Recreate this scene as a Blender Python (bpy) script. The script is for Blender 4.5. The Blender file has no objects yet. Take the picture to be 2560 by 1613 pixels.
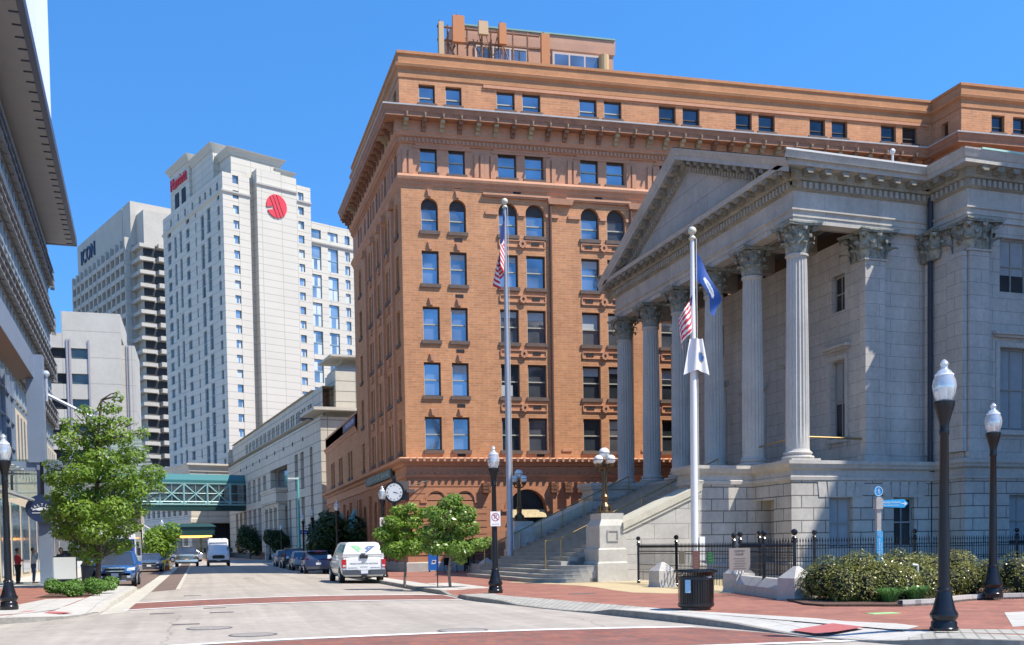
import bpy, math, random
from mathutils import Vector, Matrix
R_ = math.radians
SC = bpy.context.scene
COL = SC.collection
# ---------------------------------------------------------------- camera
YAW, PITCH, ROLL, EYE = R_(16.0653), -0.043, 0.0158, 1.65
fw = Vector((math.sin(YAW)*math.cos(PITCH), math.cos(YAW)*math.cos(PITCH), math.sin(PITCH)))
r0 = Vector((math.cos(YAW), -math.sin(YAW), 0)); u0 = r0.cross(fw)
rr = r0*math.cos(ROLL)-u0*math.sin(ROLL); uu = r0*math.sin(ROLL)+u0*math.cos(ROLL)
cd = bpy.data.cameras.new('camera'); cam = bpy.data.objects.new('camera', cd); COL.objects.link(cam)
m = Matrix((rr, uu, -fw)).transposed().to_4x4(); m.translation = (0, 0, EYE); cam.matrix_world = m
cd.sensor_fit = 'HORIZONTAL'; cd.sensor_width = 36; cd.lens = 2700/2560*36
cd.shift_y = (1482-806.5)/2560; cd.clip_end = 6000; cd.clip_start = .1
SC.camera = cam
# ---------------------------------------------------------------- sky and sun
SUN_EL = R_(57); SH = Vector((.766, -.643, 0)).normalized()
w = bpy.data.worlds.new('World'); SC.world = w; w.use_nodes = True
nt = w.node_tree; bg = nt.nodes['Background']
sky = nt.nodes.new('ShaderNodeTexSky'); sky.sky_type = 'NISHITA'; sky.sun_disc = False
sky.sun_elevation = SUN_EL; sky.sun_rotation = math.atan2(SH.x, SH.y)
sky.air_density = 1.0; sky.dust_density = 0.0; sky.ozone_density = 3.0; sky.altitude = 300
tc = nt.nodes.new('ShaderNodeTexCoord'); sp_ = nt.nodes.new('ShaderNodeSeparateXYZ'); cb_ = nt.nodes.new('ShaderNodeCombineXYZ')
mx_ = nt.nodes.new('ShaderNodeMath'); mx_.operation = 'MAXIMUM'; mx_.inputs[1].default_value = .0005
pw_ = nt.nodes.new('ShaderNodeMath'); pw_.operation = 'POWER'; pw_.inputs[1].default_value = .55      # thins the white band at the horizon
nt.links.new(tc.outputs['Generated'], sp_.inputs[0]); nt.links.new(sp_.outputs[2], mx_.inputs[0]); nt.links.new(mx_.outputs[0], pw_.inputs[0])
nt.links.new(sp_.outputs[0], cb_.inputs[0]); nt.links.new(sp_.outputs[1], cb_.inputs[1]); nt.links.new(pw_.outputs[0], cb_.inputs[2]); nt.links.new(cb_.outputs[0], sky.inputs[0])
hs = nt.nodes.new('ShaderNodeHueSaturation'); hs.inputs['Saturation'].default_value = 1.27; hs.inputs['Value'].default_value = 1.32
nt.links.new(sky.outputs[0], hs.inputs['Color']); nt.links.new(hs.outputs[0], bg.inputs['Color'])
bg.inputs['Strength'].default_value = 0.15
sl = bpy.data.lights.new('sun', 'SUN'); sl.energy = 4.6; sl.angle = R_(.53); sl.color = (1, .93, .82)
so = bpy.data.objects.new('sun', sl); COL.objects.link(so)
sd = SH*math.cos(SUN_EL)+Vector((0, 0, math.sin(SUN_EL)))
so.rotation_euler = sd.to_track_quat('Z', 'Y').to_euler(); so.location = (30, -30, 60)
SC.view_settings.view_transform = 'Standard'; SC.view_settings.look = 'None'
SC.view_settings.exposure = 0.68; SC.view_settings.gamma = 1
# ---------------------------------------------------------------- materials
MATS = {}
def _new(name):
    m = bpy.data.materials.new(name); m.use_nodes = True
    return m, m.node_tree, m.node_tree.nodes['Principled BSDF']
def N(nt, t, **k):
    n = nt.nodes.new(t)
    for a, b in k.items():
        if a.startswith('i_'): n.inputs[int(a[2:]) if a[2:].isdigit() else a[2:].replace('_', ' ')].default_value = b
        else: setattr(n, a, b)
    return n
def M(name, col, rough=.6, metal=0., var=0., vs=1.5, bump=0., bs=20., coord='obj', streak=False, spec=.5, var2=0., vs2=.2, emit=None):
    if name in MATS: return MATS[name]
    m, nt, b = _new(name)
    b.inputs['Base Color'].default_value = (*col, 1); b.inputs['Roughness'].default_value = rough
    b.inputs['Metallic'].default_value = metal; b.inputs['Specular IOR Level'].default_value = spec
    if emit: b.inputs['Emission Color'].default_value = (*emit[:3], 1); b.inputs['Emission Strength'].default_value = emit[3]
    if var or bump:
        vec = N(nt, 'ShaderNodeNewGeometry').outputs['Position'] if coord == 'pos' else N(nt, 'ShaderNodeTexCoord').outputs['Object']
        if streak:
            mp = N(nt, 'ShaderNodeMapping'); mp.inputs['Scale'].default_value = (1, 1, .12)
            nt.links.new(vec, mp.inputs[0]); vec = mp.outputs[0]
    if var:
        c = addvar(nt, vec, None, col, var, vs)
        if var2: c = addvar(nt, vec, c, None, var2, vs2)
        nt.links.new(c, b.inputs['Base Color'])
    if bump:
        nz = N(nt, 'ShaderNodeTexNoise', i_Scale=bs, i_Detail=4.0); nt.links.new(vec, nz.inputs['Vector'])
        bp = N(nt, 'ShaderNodeBump', i_Strength=bump, i_Distance=.02); nt.links.new(nz.outputs[0], bp.inputs['Height'])
        nt.links.new(bp.outputs[0], b.inputs['Normal'])
    MATS[name] = m
    return m
def addvar(nt, vec, csock, col, var, vs, detail=5.0):
    nz = N(nt, 'ShaderNodeTexNoise', i_Scale=vs, i_Detail=detail, i_Roughness=.62); nt.links.new(vec, nz.inputs['Vector'])
    mr = N(nt, 'ShaderNodeMapRange'); mr.inputs[1].default_value = .25; mr.inputs[2].default_value = .75
    mr.inputs[3].default_value = 1-var; mr.inputs[4].default_value = 1+var; nt.links.new(nz.outputs[0], mr.inputs[0])
    mx = N(nt, 'ShaderNodeMix', data_type='RGBA', blend_type='MULTIPLY'); mx.inputs[0].default_value = 1
    if csock is not None: nt.links.new(csock, mx.inputs[6])
    else: mx.inputs[6].default_value = (*col, 1)
    nt.links.new(mr.outputs[0], mx.inputs[7])
    return mx.outputs[2]
def wallcoord(nt, floor=False):
    g = N(nt, 'ShaderNodeNewGeometry')
    if floor: return g.outputs['Position'], g.outputs['Position']
    cr = N(nt, 'ShaderNodeVectorMath', operation='CROSS_PRODUCT'); cr.inputs[0].default_value = (0, 0, 1)
    nt.links.new(g.outputs['True Normal'], cr.inputs[1])
    nm = N(nt, 'ShaderNodeVectorMath', operation='NORMALIZE'); nt.links.new(cr.outputs[0], nm.inputs[0])
    dt = N(nt, 'ShaderNodeVectorMath', operation='DOT_PRODUCT'); nt.links.new(nm.outputs[0], dt.inputs[0]); nt.links.new(g.outputs['Position'], dt.inputs[1])
    sp = N(nt, 'ShaderNodeSeparateXYZ'); nt.links.new(g.outputs['Position'], sp.inputs[0])
    cb = N(nt, 'ShaderNodeCombineXYZ'); nt.links.new(dt.outputs['Value'], cb.inputs[0]); nt.links.new(sp.outputs[2], cb.inputs[1])
    return cb.outputs[0], g.outputs['Position']
def BR(name, c1, c2, mortar, bw, rh, ms, var=.1, vs=.6, rough=.8, bump=.3, off=.5, floor=False, rot=0, soft=.1, var2=0., vs2=.15, streak=0., spec=.3, tracks=0.):
    """blocks, bricks, pavers: brick texture on wall or floor coordinates"""
    if name in MATS: return MATS[name]
    m, nt, b = _new(name); vec, pos = wallcoord(nt, floor)
    v2 = vec
    if rot:
        mp = N(nt, 'ShaderNodeMapping'); mp.inputs['Rotation'].default_value = (0, 0, rot); nt.links.new(vec, mp.inputs[0]); v2 = mp.outputs[0]
    bt = N(nt, 'ShaderNodeTexBrick', offset=off); nt.links.new(v2, bt.inputs['Vector'])
    for k, v in (('Color1', (*c1, 1)), ('Color2', (*c2, 1)), ('Mortar', (*mortar, 1)), ('Scale', 1.), ('Mortar Size', ms), ('Mortar Smooth', soft), ('Bias', 0.), ('Brick Width', bw), ('Row Height', rh)):
        bt.inputs[k].default_value = v
    c = addvar(nt, pos, bt.outputs['Color'], None, var, vs)
    if var2: c = addvar(nt, pos, c, None, var2, vs2)
    if streak:
        mp = N(nt, 'ShaderNodeMapping'); mp.inputs['Scale'].default_value = (1.3, 1.3, .12); nt.links.new(pos, mp.inputs[0])
        c = addvar(nt, mp.outputs[0], c, None, streak, 1.0)
    if tracks:
        for sc_, k in (((1.6, .045, 1), tracks), ((.05, 1.3, 1), tracks*.6)):
            mp = N(nt, 'ShaderNodeMapping'); mp.inputs['Scale'].default_value = sc_; nt.links.new(pos, mp.inputs[0]); c = addvar(nt, mp.outputs[0], c, None, k, 1.0)
        vo = N(nt, 'ShaderNodeTexVoronoi', feature='DISTANCE_TO_EDGE', i_Scale=.16); nz = N(nt, 'ShaderNodeTexNoise', i_Scale=1.2, i_Detail=4.0); nt.links.new(pos, nz.inputs['Vector'])
        ad = N(nt, 'ShaderNodeMix', data_type='RGBA'); ad.inputs[0].default_value = .35; nt.links.new(pos, ad.inputs[6]); nt.links.new(nz.outputs['Color'], ad.inputs[7]); nt.links.new(ad.outputs[2], vo.inputs['Vector'])
        mr = N(nt, 'ShaderNodeMapRange'); mr.inputs[1].default_value = .0; mr.inputs[2].default_value = .004; mr.inputs[3].default_value = .72; mr.inputs[4].default_value = 1; nt.links.new(vo.outputs['Distance'], mr.inputs[0])
        mx = N(nt, 'ShaderNodeMix', data_type='RGBA', blend_type='MULTIPLY'); mx.inputs[0].default_value = 1; nt.links.new(c, mx.inputs[6]); nt.links.new(mr.outputs[0], mx.inputs[7]); c = mx.outputs[2]
    nt.links.new(c, b.inputs['Base Color']); b.inputs['Roughness'].default_value = rough; b.inputs['Specular IOR Level'].default_value = spec
    if bump:
        bp = N(nt, 'ShaderNodeBump', i_Strength=bump, i_Distance=.02, invert=True); nt.links.new(bt.outputs['Fac'], bp.inputs['Height']); nt.links.new(bp.outputs[0], b.inputs['Normal'])
    MATS[name] = m
    return m
def LEAF(name, c1, c2, c3, vs=1.2, trans=.35, rough=.45):
    if name in MATS: return MATS[name]
    m, nt, b = _new(name); g = N(nt, 'ShaderNodeNewGeometry')
    nz = N(nt, 'ShaderNodeTexNoise', i_Scale=vs, i_Detail=3.0); nt.links.new(g.outputs['Position'], nz.inputs['Vector'])
    ad = N(nt, 'ShaderNodeMath', operation='MULTIPLY_ADD'); nt.links.new(g.outputs['Random Per Island'], ad.inputs[0]); ad.inputs[1].default_value = .55; nt.links.new(nz.outputs[0], ad.inputs[2])
    cr = N(nt, 'ShaderNodeValToRGB'); e = cr.color_ramp.elements
    e[0].position = .35; e[0].color = (*c1, 1); e[1].position = 1.05 if False else 1.0; e[1].color = (*c3, 1); x = e.new(.68); x.color = (*c2, 1)
    nt.links.new(ad.outputs[0], cr.inputs[0]); nt.links.new(cr.outputs[0], b.inputs['Base Color']); b.inputs['Roughness'].default_value = rough
    tr = N(nt, 'ShaderNodeBsdfTranslucent'); mx = N(nt, 'ShaderNodeMixShader'); mx.inputs[0].default_value = trans
    nt.links.new(cr.outputs[0], tr.inputs['Color']); out = nt.nodes['Material Output']
    nt.links.new(b.outputs[0], mx.inputs[1]); nt.links.new(tr.outputs[0], mx.inputs[2]); nt.links.new(mx.outputs[0], out.inputs['Surface'])
    MATS[name] = m
    return m
def GLASSY(name, col, metal=.75, rough=.06, var=.25, vs=.35):
    """window glass seen from outside: mirrors sky, each pane a little different"""
    if name in MATS: return MATS[name]
    m, nt, b = _new(name); g = N(nt, 'ShaderNodeNewGeometry')
    c = addvar(nt, g.outputs['Position'], None, col, var, vs, 1.0)
    nt.links.new(c, b.inputs['Base Color']); b.inputs['Metallic'].default_value = metal; b.inputs['Roughness'].default_value = rough
    nz = N(nt, 'ShaderNodeTexNoise', i_Scale=1.1); nt.links.new(g.outputs['Position'], nz.inputs['Vector'])
    bp = N(nt, 'ShaderNodeBump', i_Strength=.05, i_Distance=.1); nt.links.new(nz.outputs[0], bp.inputs['Height']); nt.links.new(bp.outputs[0], b.inputs['Normal'])
    MATS[name] = m
    return m
def CLEAR(name, col, alpha=.3, rough=.05):
    if name in MATS: return MATS[name]
    m, nt, b = _new(name)
    gl = N(nt, 'ShaderNodeBsdfGlossy'); gl.inputs['Roughness'].default_value = rough; gl.inputs['Color'].default_value = (.8, .9, .9, 1)
    tp = N(nt, 'ShaderNodeBsdfTransparent'); tp.inputs['Color'].default_value = (*col, 1)
    df = N(nt, 'ShaderNodeBsdfDiffuse'); df.inputs['Color'].default_value = (*col, 1)
    m1 = N(nt, 'ShaderNodeMixShader'); m1.inputs[0].default_value = .5; m2 = N(nt, 'ShaderNodeMixShader'); m2.inputs[0].default_value = alpha
    nt.links.new(gl.outputs[0], m1.inputs[1]); nt.links.new(df.outputs[0], m1.inputs[2])
    nt.links.new(tp.outputs[0], m2.inputs[1]); nt.links.new(m1.outputs[0], m2.inputs[2]); nt.links.new(m2.outputs[0], nt.nodes['Material Output'].inputs['Surface'])
    MATS[name] = m
    return m
# ---------------------------------------------------------------- mesh building
class Fr:
    """local frame with (possibly skew) ground axes"""
    def __init__(s, o, au=0, av=90):
        s.o = Vector(o); s.u = Vector((math.cos(R_(au)), math.sin(R_(au)), 0)); s.v = Vector((math.cos(R_(av)), math.sin(R_(av)), 0))
    def __call__(s, p): return s.o+s.u*p[0]+s.v*p[1]+Vector((0, 0, p[2]))
class MB:
    def __init__(s, F=None): s.v = []; s.f = []; s.F = F
    def add(s, vs, fs):
        n = len(s.v)
        s.v += [s.F(p) for p in vs] if s.F else [Vector(p) for p in vs]
        s.f += [tuple(i+n for i in f) for f in fs]; return s
    def box(s, a0, a1, b0, b1, c0, c1):
        return s.add([(a0,b0,c0),(a1,b0,c0),(a1,b1,c0),(a0,b1,c0),(a0,b0,c1),(a1,b0,c1),(a1,b1,c1),(a0,b1,c1)],
                     [(0,3,2,1),(4,5,6,7),(0,1,5,4),(1,2,6,5),(2,3,7,6),(3,0,4,7)])
    def taper(s, a0, a1, b0, b1, c0, c1, d, e=None):
        e = d if e is None else e
        return s.add([(a0,b0,c0),(a1,b0,c0),(a1,b1,c0),(a0,b1,c0),(a0+d,b0+e,c1),(a1-d,b0+e,c1),(a1-d,b1-e,c1),(a0+d,b1-e,c1)],
                     [(0,3,2,1),(4,5,6,7),(0,1,5,4),(1,2,6,5),(2,3,7,6),(3,0,4,7)])
    def quad(s, *p): return s.add(list(p), [tuple(range(len(p)))])
    def prism(s, pts, z0, z1):
        n = len(pts); z0 = z0 if isinstance(z0, (list, tuple)) else [z0]*n; z1 = z1 if isinstance(z1, (list, tuple)) else [z1]*n
        return s.add([(p[0], p[1], z0[i]) for i, p in enumerate(pts)]+[(p[0], p[1], z1[i]) for i, p in enumerate(pts)],
                     [tuple(range(n-1, -1, -1)), tuple(range(n, 2*n))]+[(i, (i+1) % n, n+(i+1) % n, n+i) for i in range(n)])
    def tube(s, p0, p1, r0, r1=None, n=8, cap=True):
        r1 = r0 if r1 is None else r1; p0 = Vector(p0); p1 = Vector(p1); d = (p1-p0).normalized()
        x = d.orthogonal().normalized(); y = d.cross(x); vs = []
        for p, r in ((p0, r0), (p1, r1)):
            for i in range(n):
                a = 2*math.pi*i/n; vs.append(tuple(p+x*r*math.cos(a)+y*r*math.sin(a)))
        fs = [(i, (i+1) % n, n+(i+1) % n, n+i) for i in range(n)]
        if cap: fs += [tuple(range(n-1, -1, -1)), tuple(range(n, 2*n))]
        return s.add(vs, fs)
    def path(s, pts, r, n=6):
        for a, b in zip(pts, pts[1:]): s.tube(a, b, r, r, n)
        return s
    def lathe(s, prof, c=(0, 0, 0), n=16, axis='z'):
        vs = []; k = len(prof)
        for r, z in prof:
            for i in range(n):
                a = 2*math.pi*i/n; q = (r*math.cos(a), r*math.sin(a), z)
                if axis == 'x': q = (z, q[0], q[1])
                if axis == 'y': q = (q[0], -z, q[1]) if False else (q[0], z, -q[1])
                vs.append((c[0]+q[0], c[1]+q[1], c[2]+q[2]))
        fs = [(j*n+i, j*n+(i+1) % n, (j+1)*n+(i+1) % n, (j+1)*n+i) for j in range(k-1) for i in range(n)]
        fs += [tuple(range(n-1, -1, -1)), tuple(range((k-1)*n, k*n))]
        return s.add(vs, fs)
    def ball(s, c, r, n=12, sz=1.):
        k = max(6, n//2+1)
        return s.lathe([(max(1e-3, r*math.sin(math.pi*j/k)), -r*sz*math.cos(math.pi*j/k)) for j in range(k+1)], c, n)
    def sweep(s, path, prof, closed=False):
        """profile (outward offset, z) along a ground path; outward is the right-hand side"""
        n = len(path); P = [Vector((p[0], p[1])) for p in path]; k = len(prof)
        nor = []
        for i in range(n):
            ds = []
            if i > 0 or closed: ds.append((P[i]-P[i-1]).normalized())
            if i < n-1 or closed: ds.append((P[(i+1) % n]-P[i]).normalized())
            ns = [Vector((d.y, -d.x)) for d in ds]
            if len(ns) == 2:
                q = ns[0]+ns[1]; q = q/max(.2, q.length_squared)*2
            else: q = ns[0]
            nor.append(q)
        vs = [(P[i].x+nor[i].x*o, P[i].y+nor[i].y*o, z) for i in range(n) for o, z in prof]
        fs = []
        for i in range(n if closed else n-1):
            a = i*k; b = ((i+1) % n)*k
            for j in range(k-1): fs.append((a+j, b+j, b+j+1, a+j+1))
        return s.add(vs, fs)
    def sep(s, name, mat, parent=None, smooth=False):
        if s.v: o = s.build(name, mat, parent, smooth); s.v = []; s.f = []; return o
    def build(s, name, mat, parent=None, smooth=False, origin=None):
        me = bpy.data.meshes.new(name)
        o = bpy.data.objects.new(name, me); COL.objects.link(o)
        L = Vector((0, 0, 0))
        if parent is not None:
            o.parent = parent; p = parent
            while p is not None: L = L+p.location; p = p.parent
        if origin is not None: o.location = Vector(origin); L = L+o.location
        me.from_pydata([tuple(v-L) for v in s.v], [], s.f); me.update()
        if mat: me.materials.append(mat)
        if smooth:
            me.polygons.foreach_set('use_smooth', [True]*len(me.polygons))
            if smooth != 1:
                try: me.set_sharp_from_angle(angle=R_(smooth))
                except Exception: pass
        return o
def tag(o, label=None, cat=None, group=None, kind=None):
    for k, v in (('label', label), ('category', cat), ('group', group), ('kind', kind)):
        if v: o[k] = v
    return o
def thing(name, label, cat, loc=(0, 0, 0), group=None):
    o = bpy.data.objects.new(name, None); COL.objects.link(o); o.location = loc; o.empty_display_size = .3
    return tag(o, label, cat, group)
def place(o, loc, rz=0, sc=1.):
    o.location = loc; o.rotation_euler = (0, 0, rz); o.scale = (sc,)*3
    return o
KIDS = {}
def dup(o, loc=None, rz=None, label=None, sc=None, parent=None):
    c = o.copy(); COL.objects.link(c)
    if parent is not None: c.parent = parent
    if loc is not None: c.location = loc
    if rz is not None: c.rotation_euler = (0, 0, rz)
    if sc is not None: c.scale = (sc,)*3
    if label: c['label'] = label
    for ch in [x for x in bpy.data.objects if x.parent == o]: dup(ch, parent=c)
    return c
def text(body, name, o, right, up, h, mat, parent=None, ext=.012, align='CENTER', width=None):
    """flat raised lettering at world point o, reading along right"""
    cu = bpy.data.curves.new(name, 'FONT'); cu.body = body; cu.size = h; cu.extrude = ext; cu.align_x = align; cu.align_y = 'CENTER'; cu.resolution_u = 2
    t = bpy.data.objects.new(name, cu); COL.objects.link(t)
    dg = bpy.context.evaluated_depsgraph_get(); dg.update()
    me = bpy.data.meshes.new_from_object(t.evaluated_get(dg)); bpy.data.objects.remove(t)
    x = Vector(right).normalized(); y = Vector(up).normalized(); z = x.cross(y)
    sx = 1
    if width:
        xs = [v.co.x for v in me.vertices]; sx = width/max(.01, max(xs)-min(xs))
    b = MB(); o = Vector(o)
    b.v = [o+x*v.co.x*sx+y*v.co.y+z*v.co.z for v in me.vertices]; b.f = [tuple(p.vertices) for p in me.polygons]
    bpy.data.meshes.remove(me)
    return b.build(name, mat, parent)
def holed(mb, P, a0, a1, z0, z1, holes, dp, arch=True):
    """wall from a0..a1, z0..z1; holes (ha0,ha1,hz0,hz1[,'arch']) get reveals dp deep. P(a, depth, z) -> local point"""
    A = sorted({a0, a1, *[h[0] for h in holes], *[h[1] for h in holes]}); Z = sorted({z0, z1, *[h[2] for h in holes], *[h[3] for h in holes]})
    A = [a for a in A if a0 <= a <= a1]; Z = [z for z in Z if z0 <= z <= z1]
    for i in range(len(A)-1):
        run = None
        for j in range(len(Z)-1):
            ca = (A[i]+A[i+1])/2; cz = (Z[j]+Z[j+1])/2
            inh = any(h[0] < ca < h[1] and h[2] < cz < h[3] for h in holes)
            if not inh:
                run = run if run is not None else Z[j]
            if run is not None and (inh or j == len(Z)-2):
                zt = Z[j] if inh else Z[j+1]
                mb.quad(P(A[i], 0, run), P(A[i+1], 0, run), P(A[i+1], 0, zt), P(A[i], 0, zt)); run = None
    for h in holes:
        b0, b1, c0, c1 = h[:4]
        if len(h) > 4:
            r = (b1-b0)/2; cx = (b0+b1)/2; sp = c1-r; n = 12
            arc = [(cx-r*math.cos(math.pi*k/n), sp+r*math.sin(math.pi*k/n)) for k in range(n+1)]
            for k in range(n):
                p, q = arc[k], arc[k+1]
                corner = (b0, c1) if k < n/2 else (b1, c1)
                mb.quad(P(p[0], 0, p[1]), P(q[0], 0, q[1]), P(corner[0], 0, corner[1]))
                mb.quad(P(p[0], 0, p[1]), P(p[0], dp, p[1]), P(q[0], dp, q[1]), P(q[0], 0, q[1]))
            mb.quad(P(cx, 0, c1), P(b0, 0, c1), P(b0, 0, c1))if False else None
            ct = sp
        else:
            ct = c1; mb.quad(P(b0, 0, c1), P(b0, dp, c1), P(b1, dp, c1), P(b1, 0, c1))
        mb.quad(P(b0, 0, c0), P(b1, 0, c0), P(b1, dp, c0), P(b0, dp, c0))
        mb.quad(P(b0, 0, c0), P(b0, dp, c0), P(b0, dp, ct), P(b0, 0, ct)); mb.quad(P(b1, 0, c0), P(b1, 0, ct), P(b1, dp, ct), P(b1, dp, c0))
    return mb
def mapbox(mb, P, a0, a1, d0, d1, z0, z1):
    q = [P(a, d, z) for z in (z0, z1) for a, d in ((a0, d0), (a1, d0), (a1, d1), (a0, d1))]
    return mb.add(q, [(0,3,2,1),(4,5,6,7),(0,1,5,4),(1,2,6,5),(2,3,7,6),(3,0,4,7)])
# shared materials
m_black = M('black iron', (.012, .012, .014), .35, .3)
m_gloss = M('black gloss', (.015, .015, .017), .22, .2)
m_white = M('white paint', (.78, .78, .76), .5)
m_steel = M('brushed steel', (.5, .52, .55), .35, .8)
m_brass = M('brass', (.36, .26, .12), .4, .8)
m_rubber = M('tyre rubber', (.012, .012, .012), .8)
m_chrome = M('chrome', (.75, .76, .78), .15, 1)
m_dark = M('dark interior', (.012, .013, .015), .7)
# ---------------------------------------------------------------- ground, roads, pavements
def ss(a, b, x): t = min(1, max(0, (x-a)/(b-a))); return t*t*(3-2*t)
def slope(y): return max(0., y-60)*.004
def gz(x, y): return max(0., 1-((x-2.8)/5.4)**2)*.09*ss(24, 32, y)+slope(y)
def sz(y): return .15+slope(y)
def struct(o): o['kind'] = 'structure'; return o
m_road = BR('road concrete', (.355, .315, .27), (.365, .325, .28), (.30, .27, .235), 60, 60, .01, var=.14, vs=.3, var2=.14, vs2=3.5, rough=.85, bump=0, floor=True, tracks=.16)
m_ground = M('far ground', (.2, .2, .18), .9, var=.2, vs=.05, coord='pos')
m_brickp = BR('brick pavers', (.34, .135, .09), (.25, .105, .08), (.24, .15, .12), .22, .11, .008, var=.26, vs=1.1, var2=.14, vs2=9., rough=.8, bump=.2, floor=True)
m_brickx = BR('crosswalk pavers', (.30, .11, .075), (.18, .095, .08), (.17, .10, .085), .24, .115, .007, var=.25, vs=.9, var2=.14, vs2=9., rough=.8, bump=.2, floor=True, rot=R_(62))
m_conc = BR('pavement concrete', (.45, .43, .39), (.47, .45, .41), (.27, .26, .24), 1.5, 1.5, .012, var=.12, vs=1.2, var2=.1, vs2=6, rough=.85, bump=.2, off=0, floor=True)
m_sett = BR('stone setts', (.43, .41, .36), (.36, .34, .30), (.24, .23, .20), .2, .2, .018, var=.15, vs=2., rough=.85, bump=.4, off=.0, floor=True, rot=R_(35))
m_kerb = M('granite kerb', (.23, .215, .185), .85, var=.3, vs=1.5, coord='pos', var2=.2, vs2=8)
m_tan = M('tan pavement', (.47, .37, .215), .85, var=.12, vs=1.0, coord='pos', var2=.08, vs2=7)
m_line = M('road line paint', (.74, .74, .72), .7, var=.18, vs=5, coord='pos')
m_brownp = BR('brown pavers', (.19, .13, .10), (.16, .115, .095), (.13, .10, .08), .22, .11, .006, var=.15, vs=1, floor=True, bump=.1)
m_gutter = M('gutter concrete', (.47, .44, .37), .85, var=.15, vs=1., coord='pos', var2=.1, vs2=7)
m_mulch = M('mulch', (.10, .055, .035), .95, var=.5, vs=9, coord='pos', bump=.8, bs=25)
m_pink = M('tactile pad', (.42, .12, .11), .7, var=.12, vs=4, coord='pos')
m_iron = M('manhole iron', (.13, .115, .11), .7, var=.3, vs=30, coord='pos', bump=.5, bs=60)
b = MB(); b.quad((-3000, -3000, -.12), (3000, -3000, -.12), (3000, 3000, -.12), (-3000, 3000, -.12)); struct(b.build('ground', m_ground))
def grid(name, mat, xs, ys, zf):
    b = MB(); nx = len(xs)
    b.v = [Vector((x, y, zf(x, y))) for y in ys for x in xs]
    b.f = [(j*nx+i, j*nx+i+1, (j+1)*nx+i+1, (j+1)*nx+i) for j in range(len(ys)-1) for i in range(nx-1)]
    return struct(b.build(name, mat, smooth=True))
grid('road', m_road, [-90, -40, -12]+[-6+.8*i for i in range(21)]+[14, 40, 90], [-60, -20, 0, 10, 16, 20]+[22+1.5*i for i in range(20)]+[60, 90, 130, 180, 260], gz)
def strip(name, mat, L, R, dz, n=8, zf=gz):
    b = MB()
    for l, r in zip(L, R):
        for i in range(n+1):
            t = i/n; x = l[0]+(r[0]-l[0])*t; y = l[1]+(r[1]-l[1])*t; b.v.append(Vector((x, y, zf(x, y)+dz)))
    b.f = [(j*(n+1)+i, j*(n+1)+i+1, (j+1)*(n+1)+i+1, (j+1)*(n+1)+i) for j in range(len(L)-1) for i in range(n)]
    return struct(b.build(name, mat, smooth=True))
# far crosswalk
strip('crosswalk_paving', m_brickx, [(-2.0, 32.3), (-2.0, 36.3)], [(7.75, 32.6), (7.95, 36.3)], .008, 14)
strip('crosswalk_line', m_line, [(-2.1, 31.95), (-2.1, 32.3)], [(7.75, 32.3), (7.75, 32.6)], .012, 14)
strip('crosswalk_line', m_line, [(-1.98, 36.3), (-1.98, 36.62)], [(7.95, 36.3), (7.9, 36.55)], .012, 14)
# near crosswalk
strip('crosswalk_paving', m_brickx, [(-9, 13.5), (-9, 18.6), (-.6, 19.55), (3, 20.1), (6.5, 19.95)], [(9.9, 15.6), (9.9, 15.9), (9.95, 16.4), (9.9, 17.4), (9.2, 19.45)], .006, 10)
b = MB()
PL = [(-9, 18.6), (-3, 19.2), (-.6, 19.55), (1.2, 19.98), (3, 20.1), (4.6, 20.12), (6.5, 19.95), (8.2, 19.62), (9.3, 19.3)]
for i, (x, y) in enumerate(PL): b.v += [Vector((x, y, .011)), Vector((x, y+.3, .011))]
b.f = [(2*i, 2*i+2, 2*i+3, 2*i+1) for i in range(len(PL)-1)]; struct(b.build('crosswalk_line', m_line))
strip('crosswalk_line', m_line, [(3.5, 16.0), (3.5, 16.22)], [(10.3, 15.35), (10.3, 15.6)], .012, 4)
# gutter and paver strip on the left side of the street
strip('gutter', m_gutter, [(-2.62, 30.5), (-2.6, 40), (-2.62, 50), (-2.62, 80), (-2.7, 200)], [(-1.98, 31.0), (-1.98, 40), (-1.98, 50), (-1.95, 80), (-2, 200)], .006, 3)
strip('paver_strip', m_brownp, [(-1.95, 46.5), (-1.95, 90), (-1.95, 150)], [(-1.03, 47.6), (-1.0, 90), (-1., 150)], .008, 2)
strip('paver_edge', m_gutter, [(-1.03, 47.6), (-1.0, 150)], [(-.86, 47.6), (-.83, 150)], .010, 1)
for y in (61, 71.3, 85, 100): strip('paver_edge', m_gutter, [(-1.95, y), (-1.95, y+.35)], [(-1.03, y), (-1.03, y+.35)], .012, 1)
strip('parking_bay', m_brownp, [(-5.25, 52.6), (-5.25, 150)], [(-2.63, 51.2), (-2.65, 150)], .007, 2)
for y in (58.5, 66, 74, 82): strip('parking_line', m_line, [(-5.2, y), (-5.2, y+.14)], [(-2.65, y), (-2.65, y+.14)], .012, 2)
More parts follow.
